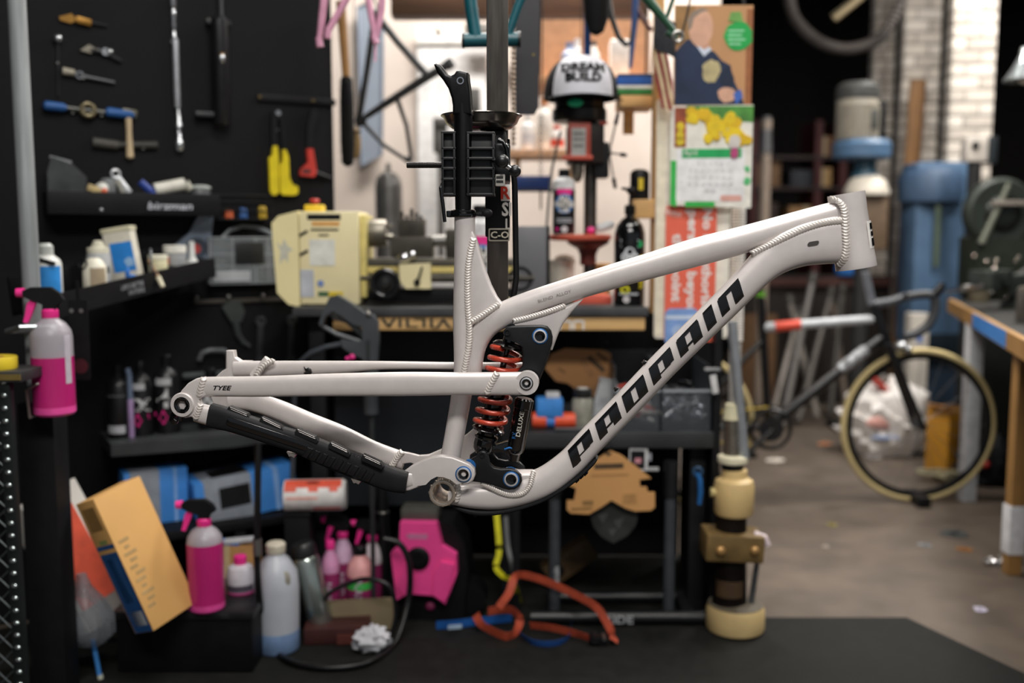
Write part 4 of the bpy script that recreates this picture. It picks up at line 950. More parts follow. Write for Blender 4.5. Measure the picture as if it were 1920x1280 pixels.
# ================================================================== hanging frames and tools in front of the pale wall
HOOK = m('2b2b2c', .5, .5)
def hang(name, label, cat, Y, parts, px=900, py=-40, hook=None):
    """frame made of tubes; parts: (name, [(px,py)...], r px, material); hangs from the ceiling by a hook rod"""
    t = Thing(name, label, cat, at(px, py, Y)); t.off = t.loc.copy(); k = sc(Y)
    for (nm, pts, r, mt_) in parts: t.part(nm, G().tube([at(p[0], p[1], Y + (p[2] if len(p) > 2 else 0)) for p in pts], [a * k for a in r] if isinstance(r, (list, tuple)) else r * k, 12), mt_)
    h = at(hook[0], hook[1], Y + (hook[2] if hook and len(hook) > 2 else 0)) if hook else t.loc
    t.part('hook_rod', G().tube([h + Vector((0, 0, -.02)), h + Vector((.015, 0, 0)), h + Vector((.0, 0, .03)), Vector((h.x, h.y, CEIL))], .004, 8), HOOK)
    return t
PK = m('d79bb5', .4); TEAL = m('11505a', .35); BKF = m('131315', .4); GRN = m('1f4a34', .4)
hang('pink_bike_frame', 'pink bicycle frame hanging upside down with slender stays', 'bike frame', 2.75, [
    ('fork_blade', [(610, -30), (604, 30), (598, 78)], [7, 6.5, 5], PK), ('chain_stay', [(664, -30), (640, 15), (620, 50), (612, 66)], [7, 6.5, 6, 5], PK), ('dropout', [(598, 70), (600, 88)], 6.5, PK), ('dropout', [(617, 50), (614, 72)], 6, PK),
    ('seat_stay', [(686, -30), (694, 20), (702, 66)], [6, 6, 5], PK), ('chain_stay', [(718, -30), (715, 20), (706, 70)], [6.5, 6, 5], PK), ('dropout', [(700, 66), (706, 82)], 6.5, PK), ('cable', [(714, 20), (704, 90), (703, 116)], 2, PK)], 660, -40, (660, -40))
hang('black_bike_frame', 'bare black bicycle frame hanging at an angle before the pale wall', 'bike frame', 3.45, [
    ('down_tube', [(675, 226), (722, 195), (800, 145), (845, 118)], [5, 7, 8, 8], BKF), ('head_tube', [(838, 112), (848, 128)], 8, BKF), ('top_tube', [(700, 20), (745, 78), (800, 140)], [7, 6.5, 6.5], BKF), ('seat_stay', [(676, 226), (720, 272), (762, 300)], [4, 4, 3.5], BKF), ('chain_stay', [(745, 185), (762, 235), (772, 300)], [4.5, 4, 3.5], BKF), ('bottom_bracket', [(668, 232), (684, 222)], 9, BKF), ('seat_tube', [(672, 230), (690, 120), (704, 20)], [6, 6, 6], BKF), ('dropout', [(760, 298), (772, 300)], 6, BKF)], 702, 20, (702, 18))
hang('teal_bike_frame', 'dark teal bicycle frame hanging behind the stand post', 'bike frame', 2.3, [
    ('bottom_bracket', [(868, 76), (975, 74)], 13, TEAL), ('down_tube', [(878, -40), (884, 20), (892, 70)], 12, TEAL), ('seat_tube', [(994, -40), (972, 10), (950, 72)], [9, 8, 8], TEAL), ('shell_ring', [(866, 76), (871, 76)], 14.5, BKF), ('shell_ring', [(971, 74), (976, 74)], 14.5, BKF), ('cable_guide', [(889, 14), (895, 20)], 4, TEAL)], 930, -40, (878, -40))
hang('green_bike_fork', 'dark green bicycle frame end with round grey axle ring hanging above the flag', 'bike frame', 2.62, [
    ('stay', [(1190, -30), (1225, 12), (1268, 64)], [10, 9, 5], GRN), ('stay', [(1272, -30), (1258, 10), (1247, 42)], [4, 4, 4], GRN), ('dropout', [(1250, 60), (1270, 72)], 6, GRN), ('cable', [(1300, -30), (1290, 20), (1280, 60)], 2, BKF)], 1200, -40, (1192, -28))
t = T('axle_ring', 'grey steel axle ring hooked on the green fork', 'ring', 1271, 82, 2.58); t.part('ring', G().torus((0, 0, 13), 9, 3.6, (0, 1, 0)), STEEL); t.part('washer', G().torus((0, 4, 13), 6, 1.4, (0, 1, 0)), m('5a5752', .4, .7))
# brush, stick and mirror left of the frames
t = T('long_brush', 'long black bristle brush with wooden handle hanging at the edge of the black wall', 'brush', 652, 312, 3.17)
t.part('bristles', G().lathe([(4, 0), (11, 6), (13, 40), (13, 120), (11, 160), (4, 168)], 16), m('0e0e0f', .9, 0, .5, 120, 1.0)); t.part('handle', G().cyl((0, 0, 160), (-8, 0, 300), 7, 9, 12), m('8a6230', .6, 0, .3, 12, .2)); g = G()
random.seed(5)
for i in range(150):
    z = random.uniform(8, 160); a = random.uniform(0, 6.28); g.cyl((0, 0, z), (16.5 * math.cos(a), 16.5 * math.sin(a), z + random.uniform(-3, 3)), .7, .2, 3, caps=False)
o = t.part('bristle_tips', g, m('0e0e0f', .9)); o['kind'] = 'stuff'
t = Thing('hanging_rag', 'loose brown rag hanging beside the long brush', 'rag', at(668, 300, 3.3)); t.s = sc(3.3); t.part('hang_cord', G().cyl((0, 0, 60), (0, 0, (CEIL - t.loc.z) / t.s), .8, None, 6), HOOK); t.part('cloth', G().ball((0, 0, 30), 12, 12, 9, (.8, .5, 2.4)), m('8a7048', .8, 0, .3, 20, .4)); t.part('tie', G().torus((0, 0, 52), 8, 2, (0, 0, 1), 16, 6), m('4e3c22', .8))
t = T('wall_mirror', 'tall pale blue mirror fixed on the pale wall behind the black bike frame', 'mirror', 700, 312, 4.41); t.part('glass', G().prism([(-22, 0), (16, 22), (22, 250), (-4, 300), (-24, 290)], 0, 4), m('aab4c2', .15, .3, .05, 3)); t.part('edge', G().tube([(-22, -1, 0), (16, -1, 22), (22, -1, 250), (-4, -1, 300), (-24, -1, 290)], 2.5, 6, closed=True), m('7a8494', .4))
t = Thing('gas_cylinder', 'grey gas cylinder with rounded top standing against the pale wall', 'cylinder', (at(729, 400, 4.1).x, 4.1, 0)); k = sc(4.1); zc_ = at(729, 320, 4.1).z
t.part('body', G().lathe([(24 * k, 0), (25 * k, .02), (25 * k, zc_ - 30 * k), (22 * k, zc_ - 14 * k), (12 * k, zc_ - 3 * k), (1e-4, zc_)], 24), m('6d6c6a', .35, .4)); t.part('valve', G().cyl((0, 0, zc_ - .004), (0, 0, zc_ + .03), .012, .009, 10), STEEL)
t = T('wall_panel', 'large white panel board fixed on the plaster wall behind the lathe', 'board', 850, 560, 4.42); t.part('panel', G().box((0, 2, 250), (128, 5, 480), bev=2), m('e4e2e0', .6)); t.part('cap_strip', G().box((0, -1, 468), (130, 5, 8)), m('cfccc6', .6)); t.part('cover_strip', G().box((0, -1, 200), (2, 4, 380)), m('b9b4ae', .6))
t = T('fuse_box', 'grey fuse box on the white panel above the lathe', 'box', 888, 210, 4.38); t.part('case', G().box((0, 0, 22), (26, 20, 42), bev=2), m('5a5854', .5)); t.part('door', G().box((0, -11, 22), (20, 3, 34), bev=1), m('4a4946', .5))
t = T('wall_machine', 'dark pillar tool standing against the white panel behind the clamp', 'tool', 826, 290, 4.3); t.part('body', G().box((0, 0, 35), (26, 20, 64), bev=3), m('4c4a47', .6)); t.part('arm', G().box((8, -8, 60), (34, 12, 14), bev=2), m('55524e', .6)); t.part('stem', G().cyl((0, 0, -190), (0, 0, 6), 6, None, 10), m('55524e', .6))
t = T('tube_lamp', 'slim grey strip light fixed below the beam on the back wall', 'lamp', 905, 60, 4.35); t.part('housing', G().box((60, 0, 6), (190, 14, 20), bev=3), m('7d7a74', .5)); t.part('end_cap', G().ball((-82, -6, 2), 9, sq=(.7, 1, 1.3)), m('d8cfc0', .5))
# black blade and bead chain right of the post
t = T('saw_blade', 'broad dark steel blade hanging behind the bead chain', 'blade', 988, 215, 2.55); t.part('blade', G().prism([(-22, 0), (14, 0), (22, 14), (24, 240), (-22, 240)], 0, 4), m('2b2a2e', .45, .3, .15, 8)); t.part('hang_rod', G().cyl((0, 2, 236), (0, 2, (CEIL - t.loc.z) / t.s), 3, None, 8), HOOK); t.part('rivet', G().cyl((12, -1, 110), (12, 1, 110), 2.5, None, 10), m('7a6a3a', .4, .6))
t = T('bead_chain', 'string of small metal beads hanging beside the dark blade', 'chain', 963, 272, 2.5); k = 0; bd0 = None
for i in range(21):
    g = G().ball((0, 0, 0), 4.4, 10, 7)
    if bd0 is None: o = t.part('bead', g, m('a08d7c', .4, .4)); bd0 = o
    else: o = bd0.copy(); COL.objects.link(o); o.parent = t.e
    o.location = (0, 0, (4 + i * 9.2) * t.s)
t.part('cord', G().cyl((0, 0, 0), (0, 0, (CEIL - t.loc.z) / t.s), .9, None, 6), BLK)
t = T('blue_clamp', 'blue painted bar clamp with hanging chain behind the stand hose', 'clamp', 1000, 358, 3.3); t.part('bar', G().box((0, 0, 16), (70, 16, 24), bev=2), m('1a3672', .4)); t.part('screw', G().cyl((14, 0, -34), (14, 0, 4), 2, None, 8), STEEL); t.part('jaw', G().box((0, 0, 1), (74, 14, 5), bev=1), m('14233f', .5))
g = G()
for i in range(17): g.torus((14, 0, 30 + i * 7), 3.4, .9, (0, 1, 0) if i % 2 else (1, 0, 0), 10, 5)
t.part('chain', g, m('6d6a64', .4, .7)); t.part('wall_hook', G().cyl((14, 0, 148), (14, 0, (CEIL - t.loc.z) / t.s), 1.2, None, 6), HOOK)
# shelf with bottles behind the drill press
sy = 3.62; zsb = at(1000, 285, sy).z; xa = at(945, 285, sy).x; xb = at(1100, 285, sy).x
t = Thing('back_shelf', 'pale pine shelf of white bottles behind the drill press', 'shelf', ((xa + xb) / 2, sy, zsb)); t.part('board', G().box((0, 0, -.012), (xb - xa, .22, .024), bev=.002), m('cfa07c', .6)); t.part('bracket', G().box((-.1, .04, -.06), (.02, .12, .09)), WOOD); t.part('bracket', G().box((.1, .04, -.06), (.02, .12, .09)), WOOD)
for o_ in (-.12, .12): t.part('hanger', G().cyl((o_, -.1, 0), (o_, -.1, CEIL - zsb), .0025, None, 6), HOOK)
for i, (px, h, r, c, lb) in enumerate(((990, 62, 13, 'e6e4e2', 'plain white round bottle on the pale pine back shelf'), (1020, 90, 15, 'e9e2da', 'tall white bottle with orange cap on the pale pine back shelf'), (1044, 44, 14, 'e0dcd8', 'short white tub with red band on the pale pine back shelf'))):
    t = Tz('shelf_bottle', lb, 'bottle', px, zsb, sy - .02, 0, None); b = round_bottle(t, [(r * .95, 0), (r, 2), (r, h * .7), (r * .8, h * .82), (r * .4, h * .9), (r * .4, h)], m(c, .5)); t.part('cap', G().cyl((0, 0, h * .94), (0, 0, h * 1.1), r * .5, r * .42, 14), m(['d8d4d0', 'd9905c', 'd8503c'][i], .5))
    t.part('label_band', band(r, h * .2, h * .5), m(['cfd4dc', 'd9d4cc', 'd8503c'][i], .5), b)
# upper shelf clutter behind the cap
sy = 3.75; zsb = at(1100, 152, sy).z; xa = at(1008, 150, sy).x; xb = at(1228, 150, sy).x
t = Thing('high_shelf', 'plywood shelf hung above and behind the trucker cap', 'shelf', ((xa + xb) / 2, sy, zsb)); t.part('board', G().box((0, 0, -.02), (xb - xa, .3, .03), bev=.002), m('c79468', .6)); t.part('back', G().box((0, .15, .12), (xb - xa, .015, .26)), m('b98c68', .6))
for o_ in (-.2, .2): t.part('hanger', G().cyl((o_, .12, 0), (o_, .12, CEIL - zsb), .005, None, 6), HOOK)
for i, (px, h, r, c, lb) in enumerate(((1068, 60, 16, 'a9b4d0', 'lilac plastic bottle on the plywood shelf behind the cap'), (1082, 66, 10, 'f0eeec', 'slim white bottle on the plywood shelf behind the cap'), (1113, 62, 11, 'ece6e0', 'white bottle with dark cap on the plywood shelf behind the cap'))):
    t = Tz('high_bottle', lb, 'bottle', px, zsb, sy - .06); b = round_bottle(t, [(r, 0), (r, h * .72), (r * .5, h * .88), (r * .45, h)], m(c, .45)); t.part('cap', G().cyl((0, 0, h * .96), (0, 0, h * 1.1), r * .5, None, 12), m(['8a94b4', 'e8e8e8', '4a4644'][i], .5))
t = Tz('white_carton', 'upright white carton on the plywood shelf behind the cap', 'box', 1160, zsb, sy - .04); t.part('carton', G().box((0, 0, 34), (34, 40, 68), bev=1), m('ece8e4', .6)); t.part('flap', G().box((0, -14, 69), (33, 12, 1.2), (20, 0, 0)), m('ddd8d2', .6))
# black straps and blue ribbon hanging down above the cap
t = T('blue_strap', 'flat blue webbing strap hanging straight down above the cap', 'strap', 1101, 106, 3.0); t.part('webbing', G().box((0, 0, 85), (13, 3, 168), bev=.8), m('1c4f92', .6)); t.part('hang_rod', G().cyl((0, 0, 165), (0, 0, (CEIL - t.loc.z) / t.s), 1.5, None, 6), HOOK)
t = T('black_jacket', 'bunched black cloth hanging above the cap', 'cloth', 1118, 66, 2.9); t.part('cloth', G().lathe([(4, 0), (14, 6), (22, 30), (26, 70), (24, 110)], 14), m('101012', .8, 0, .3, 20, .5)); t.part('hang_rod', G().cyl((0, 0, 100), (0, 0, (CEIL - t.loc.z) / t.s), 2, None, 6), HOOK)
hang('inner_tube_loop', 'black and blue rubber hoses looped above the bench', 'hose', 3.05, [('black_loop', [(1135, -40), (1146, 30), (1160, 70), (1174, 84), (1184, 78), (1190, 40), (1196, -40)], 5, BKF), ('blue_loop', [(1194, -40), (1190, 40), (1186, 80), (1182, 128)], [6, 6, 5, 3], m('2a4a80', .5)), ('red_loop', [(1180, -40), (1196, 20), (1214, 50), (1224, 56)], 4, m('4a1f22', .5))], 1165, -45, (1196, -40))
# white corrugated duct behind the signs
g = []; t = T('white_duct', 'white corrugated duct hose behind the calendars', 'duct', 1379, 640, 3.0); prof = []
for i in range(90):
    z = i * 5.4; prof += [(12, z), (14, z + 2.7)]
t.part('hose', G().lathe(prof, 18), m('d9d4ce', .5)); t.part('collar', G().lathe([(14, 480), (16, 481), (16, 496), (14, 497)], 18), m('8a8a88', .4, .6)); t.part('strut', G().cyl((0, 0, -(t.loc.z) / t.s + 1), (0, 0, 0), 10, 11, 14), m('b9b4ae', .5)); t.part('rod', G().cyl((0, 0, 490), (0, 0, (CEIL - t.loc.z) / t.s), 3, None, 8), HOOK)
# ================================================================== BLACK TOOL WALL
_wn = Vector((WL1.y - WL0.y, -(WL1.x - WL0.x), 0)).normalized()
def wall_pt(px, py):
    d = ray(px, py); t = (WL0 - CAM).dot(_wn) / d.dot(_wn); return CAM + d * t
def TW(name, label, cat, px, py, group=None, roll=0):
    p = wall_pt(px, py); return Thing(name, label, cat, p, sc(p.y, py), (0, roll, WANG), group)
HND = m('26262a', .45); TSTEEL = m('b9bcc0', .25, .9, .1, 20); BRASS = m('8a6426', .4, .6, .2, 20)
def peg(t, x, z): t.part('peg', G().cyl((x, 0, z), (x, -9, z), 2, None, 8), m('8a8a86', .35, .8))
t = TW('gold_plier', 'brass coloured cutter tool hanging on pegs high on the black wall', 'tool', 145, 46); t.part('jaw', G().prism([(-32, 10), (-10, 18), (0, 8), (-12, 0), (-30, 4)], -6, -2), BRASS); t.part('body', G().box((10, -6, 6), (28, 9, 13), (0, 10, 0), bev=3), BRASS); t.part('handle', G().cyl((20, -5, 5), (52, -5, 2), 3, 2, 8), HND); peg(t, 0, 12)
t = TW('ball_spanner', 'slim tool with round chrome knob end at the top of the black wall', 'tool', 110, 180); t.part('knob', G().ball((2, -9, 104), 8), TSTEEL); t.part('shaft', G().cyl((-2, -6, 0), (2, -7, 98), 2.2, None, 8), HND); peg(t, 0, 60)
t = TW('chain_pliers', 'long chrome-jawed pliers hanging on the black wall below the brass cutter', 'pliers', 180, 112); t.part('jaw', G().prism([(-28, 14), (-12, 26), (2, 18), (-10, 10)], -7, -2), m('8a8478', .35, .7)); t.part('joint', G().cyl((16, -9, 15), (16, -2, 15), 7, None, 14), TSTEEL); t.part('handle', G().tube([(-10, -5, 16), (14, -5, 14), (44, -5, 0)], 4, 8), HND); t.part('ferrule', G().ball((24, -7, 16), 6), TSTEEL); peg(t, 4, 18)
t = TW('cone_wrench', 'cream and chrome hand tool lying on pegs above the blue-handled tap wrench', 'tool', 165, 152); t.part('grip', G().cyl((-44, -7, 14), (-24, -7, 12), 7, 6, 12), m('a39c8c', .45)); t.part('ring', G().torus((-15, -7, 9), 6, 2, (0, 1, 0), 16, 6), TSTEEL); t.part('shaft', G().cyl((-14, -6, 8), (46, -6, 0), 4, 3, 10), m('5e5f62', .35, .7)); peg(t, -8, 4)
t = TW('tap_wrench', 'tap wrench with two bright blue grips and round steel die holder', 'wrench', 168, 222)
BG = m('235593', .5)
for (a, b) in ((-80, -40), (26, 78)): t.part('blue_grip', G().lathe([(4, 0), (8, 3), (9, 8), (8, b - a - 6), (5, b - a)], 14, (a, -10, 18 if a < 0 else 13), (1, 0, -.06)), BG)
t.part('shaft', G().cyl((-42, -10, 16), (28, -10, 12), 4, None, 10), m('6a6a66', .35, .7)); t.part('die_holder', G().torus((-4, -12, 14), 11, 4.5, (0, 1, 0), 22, 8), m('7d735a', .35, .7)); peg(t, -30, 8); peg(t, 20, 6)
t = TW('hammer', 'small hammer with pale wooden handle hanging head up', 'hammer', 240, 298); t.part('handle', G().lathe([(4, 0), (7, 3), (6, 22), (5, 50), (6, 76), (5, 88)], 14, (2, -9, 0), (0, 0, 1)), m('c4ae8c', .5, 0, .1, 8)); t.part('head', G().box((4, -9, 84), (26, 11, 13), (0, 6, 0), bev=2.5), m('6e6a5c', .4, .6)); peg(t, 14, 76)
t = TW('rubber_mallet', 'dark rubber mallet hanging behind the pale hammer handle', 'mallet', 236, 292); t.part('head', G().cyl((-58, -5, 22), (-14, -5, 18), 9, None, 14), m('46443f', .6)); t.part('handle', G().cyl((-16, -5, 19), (56, -5, 22), 6, 8, 12), m('35342f', .6)); peg(t, 30, 14)
t = TW('torque_wrench', 'long chrome torque wrench hanging vertically on the black wall', 'wrench', 334, 284)
t.part('grip', G().lathe([(5, 80), (5.5, 84), (5.8, 200), (5, 204)], 14, (0, -8, 0)), m('a7aab0', .4, .5)); t.part('drive_head', G().lathe([(5, 0), (8, 4), (8, 18), (5, 22), (4, 40), (7, 42), (7, 50), (4, 54), (4, 82)], 14, (1, -8, 0)), TSTEEL); peg(t, 0, 190)
t = TW('socket_bar', 'knurled chrome socket bar hanging above the torque wrench', 'wrench', 325, 80); t.part('shaft', G().lathe([(3, 0), (5, 3), (5, 12), (3, 16), (3.5, 26), (5, 30), (3.5, 40), (5, 48), (5, 56), (3.5, 60), (6, 66), (6, 84)], 12, (0, -8, 0)), TSTEEL); t.part('end_ring', G().torus((0, -8, 1), 5, 1.6, (0, 1, 0), 14, 6), TSTEEL); peg(t, 0, 70)
t = TW('floor_pump', 'black tubular pump with chrome valve hanging on the black wall', 'pump', 412, 236); t.part('tube', G().lathe([(14, 0), (16, 3), (16, 190), (10, 196)], 18, (0, -18, 0)), m('131316', .35)); t.part('rod', G().cyl((4, -18, 190), (4, -18, 250), 4, None, 10), m('2c2e33', .4)); t.part('valve', G().ball((-2, -36, 118), 8, sq=(.8, .8, 1.2)), TSTEEL); t.part('brass_ring', G().torus((-2, -36, 126), 4, 1.5, (0, 0, 1), 12, 6), BRASS); t.part('foot_bar', G().box((-18, -14, 18), (60, 14, 9), bev=3), m('2a2b2e', .4)); t.part('collar', G().box((0, -12, 186), (44, 12, 10), bev=2), m('1a1a1c', .4)); peg(t, 0, 170)
t = TW('tool_rail', 'black steel tool rail above the yellow cutters', 'rail', 556, 192); t.part('rail', G().box((0, -4, 4), (150, 6, 12), bev=1), m('0e0e10', .5)); [t.part('rail_screw', G().cyl((x, -8, 5), (x, -6, 5), 3, None, 10), m('6a5a34', .4, .6)) for x in (-72, 30)]
YEL = m('d8c414', .45)
t = TW('yellow_cutters', 'cable cutters with chunky yellow handles hanging on the black wall', 'cutters', 522, 366)
t.part('handle', G().prism([(-20, 8), (-20, 68), (-14, 72), (-12, 90), (-4, 90), (-2, 66), (-3, 6), (-8, 0), (-16, 0)], -14, -4), YEL); t.part('handle', G().prism([(0, 4), (-1, 54), (6, 64), (6, 84), (12, 84), (17, 72), (18, 32), (24, 20), (34, 16), (34, 4), (26, 0), (6, 0)], -14, -4), YEL); t.part('jaw', G().prism([(-14, 88), (-13, 152), (-6, 156), (4, 156), (10, 150), (12, 84), (6, 84), (3, 140), (-2, 140), (-5, 88)], -12, -5), m('1c1c1f', .45, .4)); t.part('pivot', G().cyl((-1, -15, 150), (-1, -5, 150), 5, None, 12), TSTEEL); peg(t, -2, 120)
t = TW('red_cutters', 'cutters with red grip and black blades beside the yellow cutters', 'cutters', 576, 332)
t.part('red_grip', G().prism([(-16, 14), (-18, 2), (10, 0), (14, 12), (8, 52), (-4, 52), (-2, 26)], -14, -4), m('c83f36', .4)); t.part('blade', G().prism([(-4, 50), (-2, 90), (6, 124), (16, 128), (20, 116), (12, 84), (8, 50)], -12, -5), m('1b1b1e', .4, .4)); t.part('lower_grip', G().tube([(8, -8, 8), (30, -8, 2), (46, -8, -2)], [6, 5, 3], 10), BLK); t.part('red_label', G().box((-6, -14.5, 10), (16, 1, 7)), m('3a2a2a', .5)); peg(t, 4, 104)
# tray with lettering
tr = TW('wall_tray', 'long black wall tray with white lettering full of odd tools', 'tray', 245, 404)
TR = m('101013', .5)
tr.part('base', G().box((0, -35, 2), (296, 68, 4)), TR); fr_ = tr.part('front', G().box((0, -68, 20), (296, 4, 40), bev=1), TR); tr.part('side', G().box((-147, -35, 20), (4, 66, 40)), TR); tr.part('side', G().box((147, -35, 20), (4, 66, 40)), TR); tr.part('back', G().box((0, -1.5, 26), (296, 3, 52)), TR)
tr.part('tray_lettering', up(text_g('birzman', 13, 0, .15, 1.35, .02), 17, 58, -70.6), m('b9bcc6', .5), fr_); tr.part('tray_screw', G().ball((-62, -70, 8), 4), m('9a9ca0', .3, .8), fr_)
def intray(name, label, cat, px, parts, dy=-40, z0=4.2):
    """thing lying in the tray: px column, parts in local units above the tray base"""
    k = tr.s; ang = math.radians(WANG); lx = px - 245
    loc = tr.loc + Vector((lx * k * math.cos(ang) - dy * k * math.sin(ang), lx * k * math.sin(ang) + dy * k * math.cos(ang), z0 * k))
    t = Thing(name, label, cat, loc, k, (0, 0, WANG))
    for (nm, g, mt_) in parts: t.part(nm, g, mt_)
    return t
intray('clear_bag', 'grey clear plastic bag of fittings at the end of the lettered tray', 'bag', 128, [('film', G().prism([(-28, 0), (34, 0), (36, 62), (14, 84), (-20, 96), (-28, 70)], -14, 10), m('3c3e40', .3, 0, .3, 20, .4)), ('seal', G().box((-4, -2, 92), (36, 4, 5), (0, 14, 0)), m('8a8d90', .3))])
intray('bearing_cups', 'pile of pale round bearing cups in the lettered tray', 'parts', 188, [('cup', G().lathe([(14, 0), (16, 4), (16, 40), (12, 44), (11, 40)], 18, (-8, 0, 0)), m('aeb0b0', .35, .4)), ('cup', G().lathe([(10, 0), (14, 6), (14, 58), (8, 62)], 18, (14, 4, 0)), m('8c9092', .35, .4)), ('cup', G().ball((0, -16, 42), 12), m('c9c8c2', .4)), ('brass_cap', G().box((-12, -22, 40), (28, 10, 12), (0, 20, 0), bev=2), m('b5a070', .5)), ('orange_cap', G().ball((2, -24, 38), 6), m('d0603a', .5))])
intray('crown_tool', 'white crown-handled tool standing tilted in the lettered tray', 'tool', 232, [('handle', G().lathe([(7, 0), (9, 10), (7, 50), (9, 62), (5, 66)], 14, (12, 0, 0), (-.42, 0, 1)), m('b4b3a8', .4)), ('loop', G().torus((-17, 0, 70), 7, 2.4, (0, 1, 0)), m('c9cbd0', .3, .6)), ('shank', G().cyl((-14, -3, 64), (4, -3, 36), 5, 7, 10), m('d4d6da', .3, .5))])
intray('blue_grip_tool', 'blue rubber grip poking out of the lettered tray', 'tool', 262, [('grip', G().cyl((-8, -14, 56), (22, -14, 28), 7, 8, 12), m('1f3c8c', .5)), ('shaft', G().cyl((22, -14, 28), (30, -10, 2), 4, None, 8), STEEL)])
intray('white_tube', 'white capped plastic tube lying across the lettered tray', 'tube', 306, [('tube', G().cyl((-26, -10, 42), (28, -10, 54), 12, 12, 18), m('cfcdc2', .4)), ('cap', G().cyl((28, -10, 54), (38, -10, 44), 11, 7, 14), m('b8b6aa', .4)), ('prop', G().box((0, -6, 16), (30, 16, 32)), DARK)])
intray('film_can', 'grey oval tin at the right end of the lettered tray', 'tin', 366, [('tin', G().lathe([(16, 0), (20, 4), (20, 44), (18, 48)], 18), m('4e5254', .4)), ('lid', G().ball((0, -8, 48), 16, sq=(1.3, .8, .4)), m('9aa09c', .4))], -30)
# wire basket
wb = TW('wire_basket', 'small black wire basket holding coloured valve caps', 'basket', 450, 412)
g = G()
for z in (0, 16, 32, 44): g.tube([(-48, -2, z), (-50, -44, z), (50, -44, z), (48, -2, z)], 1.2, 6, closed=True)
wb.part('hoop', g, BLK); g = G()
for i in range(12): x = -48 + i * 8.8; g.cyl((x, -44, 0), (x, -44, 44), .9, None, 5)
wb.part('upright_wire', g, BLK); wb.part('basket_floor', G().box((0, -23, .6), (98, 42, 1.2)), BLK)
for (x, c, lb, h) in ((-30, 'c85a2c', 'orange valve cap in the small wire basket', 16), (-4, '2a5a9a', 'blue valve cap in the small wire basket', 20), (32, 'c9a832', 'yellow valve cap in the small wire basket', 24)):
    a = math.radians(WANG); loc = wb.loc + Vector((x * math.cos(a) + 34 * math.sin(a), x * math.sin(a) - 34 * math.cos(a), 1.3)) * wb.s - wb.loc * (wb.s - 1) if False else wb.loc + Vector((x * math.cos(a) + 34 * math.sin(a), x * math.sin(a) - 34 * math.cos(a), 1.4)) * wb.s
    t = Thing('valve_cap', lb, 'cap', loc, wb.s); t.part('cap', G().lathe([(7, 0), (8.5, 2), (8, h - 4), (5, h)], 14), m(c, .5)); t.part('skirt', G().torus((0, 0, 2.2), 8, 1.2, (0, 0, 1), 14, 5), m(c, .4))
# clear pack and organiser on the wall
t = TW('clear_pack', 'frosted clear plastic pouch with red dot pinned on the black wall', 'pouch', 366, 502); b = t.part('pouch', G().prism([(-36, 14), (-8, 0), (22, 6), (34, 96), (12, 104), (4, 92), (-12, 64), (-40, 40)], -10, -1), m('8794a6', .3, 0, .15, 12, .2, alpha=.85)); prints(t, b, [('dark_disc', circ(2, 36, 20, 20), m('3c4654', .5)), ('red_dot', circ(0, 36, 9, 16), m('c94a46', .5))], 10); t.part('header', G().box((16, -6, 102), (18, 4, 14), bev=2), m('aab6c4', .4))
t = TW('parts_organiser', 'clear compartment organiser case with arched handle and white label', 'case', 460, 532)
CLR = m('8b9296', .2, 0, .2, 20, alpha=.4); b = t.part('case_back', G().prism(rect(-72, 0, 66, 88), -4, 0), m('26292c', .4)); t.part('lid', G().prism(rect(-70, 2, 64, 86), -26, -22), CLR); g = G()
for x in (-70, -28, 14, 38, 64): g.box((x, -13, 44), (2.5, 22, 84))
for z in (2, 34, 56, 86): g.box((-3, -13, z), (134, 22, 2.5))
t.part('divider', g, m('b0b6ba', .3, alpha=.85)); t.part('handle', G().tube([(-44, -14, 86), (-30, -14, 100), (-6, -14, 108), (20, -14, 106), (44, -14, 96), (58, -14, 84)], 3.5, 8), m('7c8388', .35)); t.part('white_label', G().box((-32, -27, 16), (68, 1.5, 20)), m('a4a8ac', .5)); t.part('grip_panel', G().box((2, -27, 58), (54, 2, 40), bev=1), m('1a1c1e', .4)); random.seed(11)
for i in range(10): t.part('fitting', G().cyl((random.uniform(-60, 56), -10, random.uniform(8, 76)), (random.uniform(-60, 56), -8, random.uniform(8, 76)), 2.2, None, 6).moved(Matrix.Identity(4)) if False else G().cyl((-60 + i * 12.5, -11, 12 + (i * 29) % 60), (-52 + i * 12.5, -9, 15 + (i * 29) % 60), 2.6, None, 8), m('b09a84', .35, .6))
